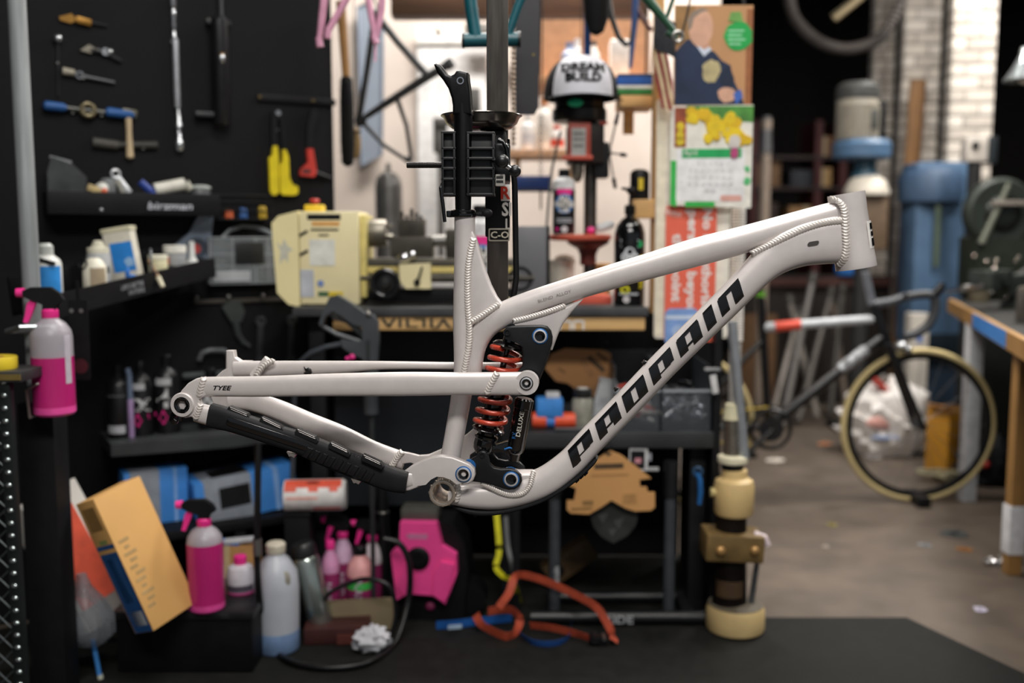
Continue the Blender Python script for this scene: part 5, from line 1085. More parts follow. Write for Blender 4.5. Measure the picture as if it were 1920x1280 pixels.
# rail with dark tools below the organiser
t = TW('hook_rail', 'grey steel hook rail below the organiser case', 'rail', 455, 566); t.part('rail', G().box((0, -3, 3), (180, 5, 7), bev=1), m('4e4a45', .45, .5)); [t.part('hook', G().tube([(x, -4, 6), (x, -14, 6), (x, -16, 12)], 2.2, 8).ball((x, -16, 12), 3.6), m('8a8a88', .3, .8)) for x in (-88, -30, 34, 96)]
t = TW('curved_caliper', 'dark curved chain tool hanging from the hook rail', 'tool', 440, 650); t.part('plate', G().prism([(-24, 76), (-10, 88), (10, 86), (18, 66), (10, 46), (-8, 48)], -12, -3), m('2f3634', .5)); t.part('tail', G().tube([(0, -7, 50), (4, -7, 24), (14, -7, 8), (26, -7, 0)], [7, 6, 5, 3], 10), m('34393a', .5))
for i, (px, h) in enumerate(((487, 70), (545, 72))):
    t = TW('dark_spanner', 'dark steel spanner hanging %s on the black wall' % ['below the hook rail beside the chain tool', 'beside the pressure washer lance'][i], 'spanner', px, 672); t.part('shank', G().box((0, -5, h / 2), (11, 5, h), (0, 4, 0), bev=1.5), m('3a3c3e', .4, .5)); t.part('eye', G().torus((2, -5, h), 7, 3, (0, 1, 0), 16, 6), m('55585a', .35, .6)); t.part('jaw', G().prism([(-10, -14), (-4, -4), (2, -4), (6, -14), (10, -10), (7, 4), (-8, 4)], -8, -2), m('3a3c3e', .4, .5))
t = TW('bent_pipe', 'bent grey pipe handle hanging low on the black wall above the bottles', 'pipe', 400, 704); t.part('handle', G().tube([(-28, -12, 32), (-22, -14, 46), (-8, -16, 50), (18, -16, 48), (26, -14, 38), (28, -10, 22)], 5, 10), m('5a5d60', .4, .3)); t.part('cross_bar', G().box((0, -12, 5), (120, 12, 11), bev=4), m('4a4d50', .45, .3)); t.part('stay', G().cyl((26, -8, 24), (26, -8, 8), 4, None, 8), DARK)
# ------------------------------------------------------------------ left shelf of bottles, running back from the post
SA = at(108, 592, 2.34); SBv = at(402, 516, 2.93)
ax_ = (SBv - SA); al = ax_.length; an = ax_.normalized(); side = Vector((0, 0, 1)).cross(an).normalized()      # points to the wall
t = Thing('side_tray', 'deep black tray of lubricants reaching out from the tool wall', 'tray', SA); t.off = SA.copy()
upv = an.cross(side) * -1
if upv.z < 0: upv = -upv
def sd(u, v, h): return SA + an * (al * u) + side * v + upv * h
def slab(u0, u1, v0, v1, h0, h1):
    g = G(); g.v = [sd(u, v, h) for u in (u0, u1) for v in (v0, v1) for h in (h0, h1)]; g.f = [(0, 1, 3, 2), (4, 6, 7, 5), (0, 4, 5, 1), (2, 3, 7, 6), (0, 2, 6, 4), (1, 5, 7, 3)]; return g
t.part('base', slab(0, 1, 0, .13, 0, .006), TR); fr_ = t.part('front', slab(0, 1, -.006, 0, -.004, .052), TR); t.part('back', slab(0, 1, .13, .136, -.004, .09), TR); t.part('side', slab(0, .012, 0, .13, 0, .05), TR); t.part('side', slab(.988, 1, 0, .13, 0, .05), TR)
t.part('bracket', slab(.80, 1.02, .10, .30, -.05, -.004), TR)
lg = text_g('LIFE IS BETTER', .012, 0, 0, .8); g = G(); g.f = lg.f
g.v = [sd(.42 + p.x / al, -.0066, .030 + p.z) for p in lg.v]; t.part('tray_lettering', g, m('9da0a6', .5), fr_)
g = G(); lg = text_g('OUTSIDE', .012, 0, 0, .9); g.f = lg.f; g.v = [sd(.44 + p.x / al, -.0066, .013 + p.z) for p in lg.v]; t.part('tray_lettering', g, m('9da0a6', .5), fr_)
def onside(name, label, cat, u, v, lean=0):
    p = sd(u, v, .0065); return Thing(name, label, cat, p, sc(p.y), (0, lean, 0))
t = onside('degreaser_can', 'white can with bright blue label at the outer end of the side tray', 'can', .075, .07); b = round_bottle(t, [(25, 0), (27, 3), (27, 84), (24, 92), (14, 100)], m('cfd0cc', .4), 'can'); t.part('blue_label', band(27, 24, 80, -85, 85), m('2a86d0', .45), b); t.part('cap', G().lathe([(14, 98), (14, 116), (9, 122)], 18), m('b5b8b4', .4)); t.part('lever', G().tube([(-26, -12, 96), (0, -26, 92), (26, -20, 84)], 4, 8), BLK)
t = onside('sealant_bottle', 'cream sealant bottle with orange foot on the side tray', 'bottle', .30, .05); b = round_bottle(t, [(20, 0), (22, 3), (21, 60), (14, 72), (8, 76)], m('d8d3c2', .45)); t.part('orange_foot', band(21.6, 1, 16, -85, 85), m('d86a3a', .5), b); t.part('tan_label', band(21.4, 20, 58, 0, 80), m('a09078', .5), b); t.part('clip', G().torus((-14, -18, 66), 9, 1.6, (.3, 1, 0), 18, 6), BLK)
t = onside('grease_bottle', 'grey white grease bottle with ridged cap on the side tray', 'bottle', .40, .09); b = round_bottle(t, [(19, 0), (21, 3), (21, 70), (19, 78)], m('a9abad', .45)); t.part('dark_band', band(21, 40, 52, -80, 80), m('33363a', .5), b); t.part('cap', G().lathe([(20, 77), (20, 86), (12, 88), (12, 92), (9, 93), (9, 98), (5, 100)], 18), m('cfcbb8', .45))
t = onside('blue_tub', 'white tub with large blue label leaning at the back of the side tray', 'tub', .575, .085, -9); b = t.part('tub', G().box((0, 0, 56), (52, 30, 112), bev=3), m('cfcabc', .5)); prints(t, b, [('blue_label', rect(-16, 30, 25, 84), m('1f7fd0', .5)), ('label_mark', blob_poly(14, 46, 9, 9, .3), m('8fb4d8', .5))], 15.2); t.part('lid', G().box((0, 0, 108), (55, 33, 9), bev=2), m('c9c4a8', .5))
t = onside('blue_rag', 'crumpled bright blue cloth in the side tray', 'cloth', .47, .02); t.part('cloth', G().ball((0, 0, 16), 13, 12, 8, (1, .8, 1.3)), m('2a76c8', .7, 0, .2, 20, .6)); t.part('fold', G().ball((-8, -4, 34), 7, 10, 7, (.7, .7, 1.6)), m('2a6ab8', .7))
t = onside('paint_brush', 'small brush with wooden handle and cream tip across the side tray edge', 'brush', .58, -.002); t.part('handle', G().cyl((-16, 6, 52), (4, -4, 20), 3, 3.5, 10), m('8a6a4a', .5)); t.part('tip', G().cyl((4, -4, 20), (14, -9, 2), 5, 4, 12), m('d2ccb0', .5)); t.part('guard_disc', G().torus((-14, 12, 48), 24, 2, (1, .4, 0), 24, 6), m('6a6f72', .3, alpha=.8))
t = onside('paste_jar', 'squat cream paste jar in the side tray beside the blue tub', 'jar', .72, .06); b = round_bottle(t, [(15, 0), (17, 3), (17, 40), (15, 44)], m('cfc9a4', .45), 'jar'); t.part('lid', G().lathe([(17.5, 43), (17.5, 50), (16, 51)], 18), m('e0dcc8', .45))
t = onside('white_jar', 'white lidded jar with orange and black label in the side tray', 'jar', .84, .06); b = round_bottle(t, [(19, 0), (20, 3), (20, 44), (18, 48)], m('8e9092', .45), 'jar'); t.part('lid', G().lathe([(21, 47), (21, 60), (19, 61)], 20), m('dcdad2', .45)); t.part('label_mark', band(20, 26, 40, -60, -10), m('d0673a', .5), b); t.part('label_mark', band(20, 8, 24, -40, 20), m('2a2a2c', .5), b)
t = onside('nozzle_bottle', 'slim white nozzle bottle at the inner end of the side tray', 'bottle', .945, .05); round_bottle(t, [(12, 0), (13, 3), (12, 24), (7, 30), (5.5, 34), (5, 60), (3, 62)], m('d9dad8', .4)); t.part('dark_base', G().lathe([(13.4, .5), (13.6, 3), (13.4, 16), (12.9, 17)], 18), m('1a1a1c', .4))
# ------------------------------------------------------------------ galvanised post, hanging pink bottle and mesh at the left edge
pp_ = at(62, 600, 2.26); k = sc(2.26)
t = Thing('steel_post', 'galvanised round steel post with black foot at the end of the tool wall', 'post', (pp_.x, 2.26, 0)); t.part('tube', G().cyl((0, 0, .55), (0, 0, CEIL), 16 * k, None, 20), m('8c9193', .5, .15, .25, 8, stretch=(6, 6, .5))); t.part('foot_box', G().box((.006, .01, .36), (66 * k, 60 * k, .72 - .002), bev=.003), m('121214', .6)); t.part('bottle_bracket', G().tube([(0, -.02, at(0, 618, 2.26).z), (-.03, -.06, at(0, 616, 2.26).z), (.02, -.10, at(0, 606, 2.26).z), (.085, -.06, at(0, 608, 2.26).z)], .006, 8), m('9aa0a4', .3, .8)); t.part('bottle_cradle', G().tube([(.02, 0, at(0, 772, 2.26).z), (.03, -.10, at(0, 776, 2.2).z), (.028, -.105, at(0, 725, 2.2).z), (.05, -.105, at(0, 715, 2.2).z), (.085, -.06, at(0, 700, 2.26).z)], .0032, 8), m('b0a8a4', .3, .8))
PSH = m('a9a4ac', .35, 0, .08, 10, alpha=.8); LIQ = m('b5246e', .3, 0, .12, 6); LIQL = m('dc4c98', .3)
def spray_head(t, z, k=1.0, flip=1, col=PINK):
    h = t.part('trigger_head', G().prism([(x * flip * k, z + y * k) for x, y in ((-11, 16), (-11, 26), (-34, 36), (-44, 42), (-44, 52), (-30, 58), (4, 58), (20, 46), (26, 34), (16, 28), (11, 16))], -9 * k, 9 * k), BLK)
    t.part('collar', G().lathe([(14 * k, z), (15 * k, z + 2 * k), (15 * k, z + 15 * k), (12 * k, z + 18 * k)], 20), col)
    t.part('nozzle', G().cyl((-42 * flip * k, 0, z + 48 * k), (-56 * flip * k, 0, z + 48 * k), 9 * k, 8 * k, 14), col, h)
    t.part('trigger', G().prism([(x * flip * k, z + y * k) for x, y in ((-30, 38), (-38, 28), (-42, 8), (-46, -6), (-38, -8), (-30, 10), (-22, 30))], -5 * k, 5 * k), col, h)
def pink_bottle(t, R, H, fill, k=1.0, flip=1, head=True):
    prof = [(R * .9, 0), (R, R * .12), (R, H * .80), (R * .93, H * .87), (R * .7, H * .94), (R * .40, H * .985), (R * .38, H)]
    b = t.part('bottle', G().lathe(prof, 30), PSH, label='clear plastic bottle')
    t.part('liquid', G().lathe([(R * .88, -.004 * R), (R * .90, -.004 * R), (R * 1.004, R * .12), (R * 1.004, H * fill)], 30), LIQ, label='pink liquid')
    t.part('liquid_foot', G().lathe([(R * .91, .0), (R * 1.008, R * .12), (R * 1.008, R * .45)], 30), LIQL)
    if head: spray_head(t, H - 2, k, flip)
    return b
t = T('pink_spray_bottle', 'half-full pink spray bottle hanging in a wire cradle on the steel post', 'bottle', 103, 776, 2.20, 12); b = pink_bottle(t, 37, 182, .60, 1.0, 1)
t.part('side_label', band(37, 60, 150, 48, 70), m('cfc9d4', .5, alpha=.8), b)
t = T('dark_card', 'black card with faint red emblem hanging beside the pink bottle', 'card', 152, 712, 2.34); b = t.part('card', G().prism(rrect(-18, 0, 18, 150, 3), 0, 2), m('141416', .5)); prints(t, b, [('emblem', circ(0, 26, 14, 18), m('4a1a22', .5)), ('stud', circ(6, 130, 4, 10), m('8a8a8a', .3, .6)), ('stud', circ(-12, 130, 4, 10), m('8a8a8a', .3, .6))], .1); t.part('strap', G().box((0, 2, 166), (6, 2, 40)), BLK)
# perforated upright and wire mesh at the very edge
mx = at(26, 1000, 2.08); k = sc(2.08)
t = Thing('mesh_cage', 'wire mesh cage side with a row of shiny studs along its edge', 'cage', (mx.x, 2.08, 0)); zt2 = at(0, 705, 2.08).z
t.part('edge_bar', G().box((0, 0, zt2 / 2 + .001), (22 * k, 18 * k, zt2), bev=.003), m('1a1d1e', .5)); st0 = None
n_ = int(zt2 / (24.6 * k))
for i in range(n_):
    if st0 is None: st0 = t.part('stud', G().ball((0, -9 * k, 0), 6.2 * k, 12, 8, (1, .6, .8)), m('c2cccc', .2, .9)); o = st0
    else: o = st0.copy(); COL.objects.link(o); o.parent = t.e
    o.location = (0, 0, .02 + i * 24.6 * k)
wire0 = {}
for i in range(-4, 14):
    for sg_ in (-1, 1):
        if sg_ not in wire0: o = t.part('wire', G().cyl((-70 * k, 0, 0), (-8 * k, 0, sg_ * 62 * k), 1.6 * k, None, 6), m('5c6264', .4, .7)); wire0[sg_] = o
        else: o = wire0[sg_].copy(); COL.objects.link(o); o.parent = t.e
        o.location = (0, .004 * sg_, .14 + (i + (1 if sg_ < 0 else 0)) * 40 * k)
# narrow shelf with yellow tape roll
sx = at(20, 690, 2.12); t = Thing('end_shelf', 'dark narrow shelf end jutting in above the mesh cage', 'shelf', (sx.x - .05, 2.12, sx.z)); t.part('board', G().box((0, 0, -.011), (.2, .12, .022), bev=.002), m('2a2a2c', .5)); t.part('edge_trim', G().box((0, -.061, -.011), (.2, .004, .012)), m('6a5a2e', .5)); t.part('leg', G().box((-.02, .0, -(sx.z + zt2) / 2 - .011 + sx.z / 2 - .0 if False else -(sx.z - zt2) / 2 - .011), (.03, .03, abs(sx.z - zt2) + .001 - .022 if sx.z - zt2 > .024 else .004)), DARK)
t = Thing('tape_roll', 'flat roll of yellow tape lying on the dark narrow shelf', 'tape', (sx.x - .03, 2.11, sx.z)); t.part('roll', G().lathe([(.022, 0), (.045, 0), (.046, .002), (.046, .024), (.045, .026), (.022, .026)], 28, close=True), m('d2b92a', .5)); t.part('core', G().lathe([(.0195, .001), (.022, .001), (.022, .025), (.0195, .025)], 24, close=True), CARD)
# ------------------------------------------------------------------ shelf of cleaner bottles
zsf = at(300, 826, 2.74).z; xa = at(188, 840, 2.74).x; xb = at(585, 840, 2.74).x
t = Thing('bottle_shelf', 'thick black wall shelf under the black cleaner bottles', 'shelf', ((xa + xb) / 2, 2.74, zsf)); t.off = Vector((0, 0, 0)); 
xa2 = wall_pt(188, 840); xb2 = wall_pt(585, 840); wd = _wn * -1 if _wn.y > 0 else _wn
g = G(); base = [xa2 + wd * .001, xb2 + wd * .001, xb2 + wd * .20, (xa2 + xb2) / 2 + wd * .25, xa2 + wd * .20]
g.v = [Vector((p.x, p.y, zsf)) - t.loc for p in base] + [Vector((p.x, p.y, zsf - .035)) - t.loc for p in base]; g.f = [(0, 1, 2, 3, 4), (9, 8, 7, 6, 5)] + [(i, i + 5, (i + 1) % 5 + 5, (i + 1) % 5) for i in range(5)]
t.part('board', g, m('35383a', .45, 0, .2, 10)); [t.part('bracket', G().box((p.x - t.loc.x, p.y - t.loc.y, -.075), (.02, .02, .08)), DARK) for p in (xa2.lerp(xb2, .3) + wd * .012, xa2.lerp(xb2, .7) + wd * .012)]
def dark_bottle(px, h, r, label, sym, Y=None):
    Yb = Y or wall_pt(px, 780).y - .10
    t = Tz('cleaner_bottle', label, 'bottle', px, zsf + .0005, Yb); b = round_bottle(t, [(r * .93, 0), (r, 3), (r, h * .80), (r * .8, h * .88), (r * .36, h * .94), (r * .36, h)], m('151518', .35)); t.part('cap', G().lathe([(r * .4, h * .98), (r * .42, h * 1.0), (r * .4, h * 1.1), (r * .3, h * 1.12)], 16), BLK)
    if sym:
        t.part('pink_print', wrap(G().add([(x, 0, z) for x, z in [(-r * 1.0, h * .26), (0, h * .14), (r * 1.0, h * .26), (r * .9, h * .34), (r * .3, h * .24), (0, h * .36), (-r * .4, h * .22), (-r * .9, h * .32)]], [tuple(range(8))]), r, .6), PINK, b)
        t.part('label_text', wrap(up(text_g(sym, h * .26, 0, 0, 1, .03), h * .52), r, .7), m('c9cacb', .5), b); t.part('label_text', band(r, h * .70, h * .80, -38, 38), m('b4b5b8', .5), b)
    else: t.part('label_text', band(r, h * .08, h * .20, -45, 45), m('b9bac0', .5), b); t.part('label_text', band(r, h * .64, h * .67, -50, 50), m('55565a', .5), b)
    return t
dark_bottle(226, 122, 22, 'plain black bottle with small white label at the end of the bottle shelf', None)
dark_bottle(268, 124, 21, 'black bottle marked 2x with pink splash on the bottle shelf', '2x')
dark_bottle(316, 130, 23, 'black bottle marked 4 with pink splash on the bottle shelf', '4')
dark_bottle(398, 100, 26, 'short black bottle with pink splash behind the rear dropout', 'W')
t = Tz('glow_tube', 'slim lilac tube standing between the black bottles', 'tube', 247, zsf + .0005, wall_pt(247, 780).y - .125); t.part('tube', G().lathe([(5, 0), (5.5, 3), (5.5, 70), (5, 72)], 14), m('a48ab4', .4)); t.part('upper_tube', G().tube([(0, 0, 71), (0, 0, 118), (-3, 0, 130)], 5, 12), m('66748c', .4))
# ------------------------------------------------------------------ pressure washer gun hanging in front of the bench
t = Thing('washer_gun', 'grey black pressure washer gun with trigger guard hanging by its lance', 'spray gun', at(690, 900, 2.66)); t.off = t.loc.copy(); GM = m('3e4246', .45, 0, .15, 20); k = sc(2.66); GY = 2.66
def gp(*pts): return [at(x, y, GY) for x, y in pts]
def gplate(pts, d0, d1):
    P = gp(*pts); n = len(P); g = G(); g.v = [p + Vector((0, d0, 0)) for p in P] + [p + Vector((0, d1, 0)) for p in P]; g.f = [tuple(range(n)), tuple(range(2 * n - 1, n - 1, -1))] + [(i, i + n, (i + 1) % n + n, (i + 1) % n) for i in range(n)]; return g
t.part('grip', gplate([(620, 556), (634, 552), (660, 568), (688, 588), (700, 590), (709, 602), (711, 640), (708, 678), (682, 680), (680, 612), (662, 606), (640, 590), (626, 582), (612, 592), (606, 612), (600, 606), (608, 580)], -.018, .018), GM)
t.part('trigger_guard', G().tube(gp((603, 600), (602, 610), (630, 626), (676, 640)), 4 * k, 10), m('55595d', .4)); t.part('trigger', gplate([(622, 588), (640, 596), (676, 614), (678, 630), (650, 606), (624, 596)], -.010, .010), m('26292c', .45))
t.part('body', gplate([(640, 636), (684, 640), (686, 672), (660, 662), (644, 650)], -.016, .016), GM); t.part('barrel', G().lathe([(14 * k, 0), (14 * k, .05), (17 * k, .06), (17 * k, .10), (13 * k, .11)], 18, at(696, 775, GY)), GM); t.part('lance', G().cyl(at(697, 780, GY), at(698, 960, GY), 6 * k, 5 * k, 12), m('2c2f31', .4)); t.part('barrel_sleeve', G().cyl(at(696, 700, GY), at(696, 650, GY), 14 * k, 13 * k, 16), GM)
t.part('hose', G().tube([at(646, 644, GY), at(612, 650, GY), at(582, 662, GY), at(560, 680, GY + .02), at(552, 740, GY + .05), at(548, 900, GY + .08)], 5 * k, 10), m('3a4046', .5)); t.part('hanger', G().tube([at(690, 592, GY), at(690, 584, GY + .02), at(690, 582, YB + .02)], 3 * k, 8), STEEL); t.part('pink_lever', G().ball(at(660, 669, GY - .02), 6 * k, sq=(1, .6, .9)).ball(at(651, 672, GY - .02), 4 * k), PINK); t.part('grip_ribs', G().box(at(690, 655, GY - .019), (8 * k, .003, 36 * k)), m('26292c', .5)); t.part('bolt', G().ball(at(691, 589, GY - .018), 5 * k), STEEL); t.part('nozzle_foot', G().cyl(at(698, 958, GY), Vector((at(698, 958, GY).x, GY, .014)), 5 * k, 4 * k, 10), m('26292c', .4))
# ================================================================== THINGS ON THE FLOOR UNDER THE BENCH
MZ = zf + .0005                 # top of the rubber mat
def on_mat(Y): return MZ if Y < floorY(1157) - .0 else 0.0005
YT = 2.50
zt3 = at(340, 1146, YT - .12).z
xa = at(212, 1200, YT - .12).x; xb = at(476, 1200, YT - .12).x
t = Thing('black_toolbox', 'low black storage box with ribbed lid standing on the mat', 'toolbox', ((xa + xb) / 2, YT, MZ)); W = xb - xa
t.part('body', G().box((0, 0, (zt3 - MZ) * .45), (W - .012, .23, (zt3 - MZ) * .9), bev=.006), m('0f0f11', .5)); ld = t.part('lid', G().box((0, 0, (zt3 - MZ) * .93), (W, .245, (zt3 - MZ) * .14), bev=.005), m('18181b', .4))
for i in range(5): t.part('lid_rib', G().box((-W * .3 + i * W * .15, -.124, (zt3 - MZ) * .93), (.02, .004, .012), bev=.001), m('26262a', .45), ld)
ZL = zt3 + .0005
# big tilted cartons leaning on the toolbox end
def carton(name, label, px, py, Y, w, d, h, roll, yaw, mt_, faces, lean=0):
    t = T(name, label, 'box', px, py, Y); t.e.rotation_euler = (Euler((math.radians(lean), math.radians(roll), 0)).to_matrix() @ Euler((0, 0, math.radians(yaw))).to_matrix()).to_euler()
    b = t.part('carton', G().box((0, 0, h / 2), (w, d, h), bev=.8), mt_)
    for (nm, side_, x0, z0, x1, z1, mm) in faces:
        if side_ == 'f': g = G().prism(rect(x0 - w / 2, z0, x1 - w / 2, z1), -d / 2 - .7, -d / 2 - .1)
        else: g = G(); g.v = [Vector((-w / 2 - .5, y - d / 2, z)) for y, z in ((x0, z0), (x1, z0), (x1, z1), (x0, z1))]; g.f = [(0, 1, 2, 3)]
        t.part(nm, g, mm, b, ang=0)
    return t
BLU = m('1f4f86', .6)
carton('tan_carton', 'tall tan carton with blue spine leaning over the black box', 312, 1158, 2.34, 104, 58, 264, -22, 58, m('d3a261', .6, 0, .05, 10), [
    ('blue_spine', 's', 1, 1, 55, 160, BLU), ('blue_band', 's', 1, 168, 55, 176, BLU), ('white_label', 's', 8, 14, 46, 42, m('cfd2d6', .5)), ('spine_print', 's', 14, 60, 42, 150, m('2f639c', .6)), ('green_print', 's', 16, 178, 40, 186, m('8a9a5a', .6)), ('dark_gap', 's', 10, 205, 48, 250, m('8f6c3c', .7))] + [('chart_bar', 'f', 10 + (i % 2) * 6, 40 + i * 13, 26 + (i % 3) * 5, 46 + i * 13, m('ab8d5e', .6)) for i in range(11)])
carton('white_carton', 'tall white and red carton leaning behind the tan carton', 202, 1158, 2.46, 120, 54, 262, -26, 60, m('d9d5ce', .6, 0, .05, 10), [
    ('red_panel', 'f', 8, 40, 90, 246, m('d9553a', .6)), ('red_panel', 's', 10, 60, 42, 160, m('c23f2c', .6)), ('green_code', 's', 12, 178, 40, 196, m('3a5a48', .6)), ('grey_foot', 'f', 2, 2, 110, 40, m('8a8682', .6))])
t = Tz('black_toolbox_prop', '', '', 300, 0, 3) if False else None
# pink bottles standing around
t = Tz('pink_spray_bottle', 'full pink spray bottle standing on the lid of the black storage box', 'bottle', 388, ZL, 2.40, 8); b = pink_bottle(t, 33, 160, .80, .88, 1)
t = Tz('pink_nozzle', 'loose pink spray nozzle lying on the lid of the black storage box', 'nozzle', 372, ZL + .004, 2.395); t.part('tube', G().cyl((-32, -12, 2), (12, -14, 4), 3, 3, 10), PINK); t.part('tip', G().box((14, -14, 5), (10, 8, 12), bev=2), PINK)
t = Tz('small_bottle', 'small white bottle with pink cap standing behind the pink spray bottle', 'bottle', 452, ZL, 2.52); b = round_bottle(t, [(24, 0), (26, 3), (26, 34), (22, 48), (10, 54)], m('cdcad2', .4)); t.part('cap', G().lathe([(11, 53), (12, 55), (12, 68), (9, 70)], 18), PINK); t.part('dark_label', band(26, 6, 18, -50, 70), m('4a4450', .5), b); t.part('pink_foot', band(26, 1, 5, -80, 80), m('c04888', .5), b)
# large white jug
t = Tz('white_jug', 'large milky white jug with blue foot standing between the hoses', 'jug', 522, MZ, 2.53, 0); JW = m('b9bdc6', .4, 0, .12, 6)
b = t.part('jug', G().lathe([(34, 0), (38, 4), (40, 60), (41, 120), (38, 150), (24, 174), (16, 182), (15, 190)], 28), JW); t.part('cap', G().lathe([(17, 186), (18, 188), (18, 202), (15, 205)], 20), m('cfc7b4', .5)); t.part('blue_foot', G().lathe([(37, 1), (39.2, 4), (39.8, 34), (39.4, 40)], 28), m('7f9cc6', .4, alpha=.9)); t.part('handle_recess', G().ball((22, -24, 142), 12, sq=(.8, .6, 1.4)), m('8f8a7e', .5)); t.part('handle_recess', G().ball((-22, -24, 142), 12, sq=(.8, .6, 1.4)), m('9a9588', .5))
# thermos flask
t = Tz('steel_flask', 'brushed steel flask leaning beside the white jug', 'flask', 606, MZ, 2.62); t.e.rotation_euler = (0, math.radians(-11), 0); t.part('flask', G().lathe([(22, 0), (24, 3), (24, 150), (20, 156)], 28), m('b4beb8', .22, .9, .08, 20)); t.part('cap', G().lathe([(21, 155), (22, 158), (22, 176), (18, 182)], 24), m('1e1f20', .4))
# brown box with pink bottles
YC = 2.72; zc2 = at(660, 1175, YC - .07).z
xa = at(600, 1160, YC).x; xb = at(736, 1160, YC).x; hb = at(0, 1120, YC - .06).z
t = Thing('brown_crate', 'shallow open cardboard crate holding pink cleaner bottles', 'crate', ((xa + xb) / 2, YC, MZ)); W = xb - xa; HC = hb - MZ; t.e.rotation_euler = (0, 0, math.radians(8)); CB = m('5e5040', .7, 0, .15, 12)
t.part('base', G().box((0, 0, .006), (W, .15, .012)), CB); t.part('front', G().box((0, -.074, HC / 2), (W, .004, HC)), m('7d6f56', .7, 0, .12, 10)); t.part('back', G().box((0, .074, HC / 2), (W, .004, HC)), CB); [t.part('side', G().box((s_ * W / 2, 0, HC / 2), (.004, .15, HC)), m('7a3d2c', .7)) for s_ in (-1, 1)]
for i, (px, Y, R, H, lb) in enumerate(((622, 2.70, 17, 150, 'pink cleaner bottle with pink cap at the end of the brown crate'), (645, 2.755, 18, 160, 'pink cleaner bottle with spray trigger at the back of the brown crate'), (677, 2.70, 25, 140, 'wide pink cleaner bottle with green label in the brown crate'), (700, 2.765, 17, 150, 'slim pink cleaner bottle with white top in the brown crate'))):
    t = Tz('cleaner_bottle', lb, 'bottle', px, MZ + .0125, Y); b = t.part('bottle', G().lathe([(R * .92, 0), (R, 3), (R, H * .68), (R * .8, H * .8), (R * .45, H * .88), (R * .42, H * .92)], 22), m('8c2a5c', .35, 0, .2, 8)); t.part('pale_shoulder', G().lathe([(R * 1.006, H * .62), (R * 1.01, H * .68), (R * .82, H * .8), (R * .47, H * .88), (R * .43, H * .92)], 22), m(['c88ab0', 'c9a8c4', 'd89a9a', 'd8cfd4'][i], .4))
    if i == 1: spray_head(t, H * .90, .7, 1)
    elif i == 3: spray_head(t, H * .9, .7, 1)
    else: t.part('cap', G().lathe([(R * .5, H * .91), (R * .52, H * .92), (R * .5, H), (R * .4, H * 1.02)], 16), PINK if i == 0 else BLK)
    if i == 2: t.part('green_label', band(R, H * .46, H * .56), m('33a244', .5), b)
    t.part('label_text', wrap(up(text_g('NANO', R * .55, 0, 0, 1, .02).moved(R90), H * .38), R, .7), m('b4a4b4', .5), b)
t = Tz('maroon_box', 'flat dark red box on the mat in front of the brown crate', 'box', 634, MZ, 2.60); t.part('box', G().box((0, 0, 16), (120, 60, 30), (0, 0, 6), bev=1.5), m('3e1b18', .6)); t.part('flap', G().box((24, -34, 12), (40, 4, 18), (0, 0, 6)), m('5a2a24', .6))
t = Tz('tissue_ball', 'crumpled white tissue lying on the mat', 'tissue', 697, MZ, 2.52); random.seed(21); g = G().ball((0, 0, 22), 1, 18, 13, (34, 26, 24))
for p in g.v:
    d = (p - Vector((0, 0, 22))); f_ = 1 + .22 * math.sin(p.x * .5 + p.z * .3) * math.cos(p.z * .45 - p.y * .3) + random.uniform(-.06, .06); p.xyz = Vector((0, 0, 22)) + d * f_
    p.z = max(0, p.z)
t.part('tissue', g, m('d4d4da', .8, 0, .1, 20, .4)); t.part('tissue_fold', G().ball((16, -14, 20), 14, 10, 7, (1, .6, .9)), m('e0e0e4', .8, 0, .1, 20, .4))
# black hose loops on the mat
t = Thing('black_hose', 'black rubber hose looping across the mat below the jug', 'hose', atz(620, 1230, MZ)); t.off = t.loc.copy()
def mp_(px, py, z=MZ + .009): return atz(px, py, z)
P = [at(484, 830, 2.45), at(483, 930, 2.44), at(482, 1040, 2.44), at(486, 1120, 2.45)] + [mp_(500, 1200), mp_(540, 1238), mp_(610, 1252), mp_(690, 1242), mp_(740, 1205), at(765, 1130, 2.62), at(768, 1060, 2.62), at(750, 1020, 2.62), at(720, 1010, 2.62)]
t.part('loop', G().tube([Vector(p) for p in smooth_path([tuple(p) for p in P], 6)], .0085, 10), m('0d0d0e', .4))
P = [mp_(560, 1160), mp_(600, 1175), at(610, 1120, 2.60), at(650, 1095, 2.58), at(690, 1085, 2.56), at(730, 1100, 2.55), at(742, 1150, 2.56), mp_(730, 1200)]
t.part('loop', G().tube([Vector(p) for p in smooth_path([tuple(p) for p in P], 6)], .006, 10), m('121214', .4)); t.part('coupling', G().cyl(at(482, 1010, 2.44), at(483, 1040, 2.44), .012, None, 12), STEEL)
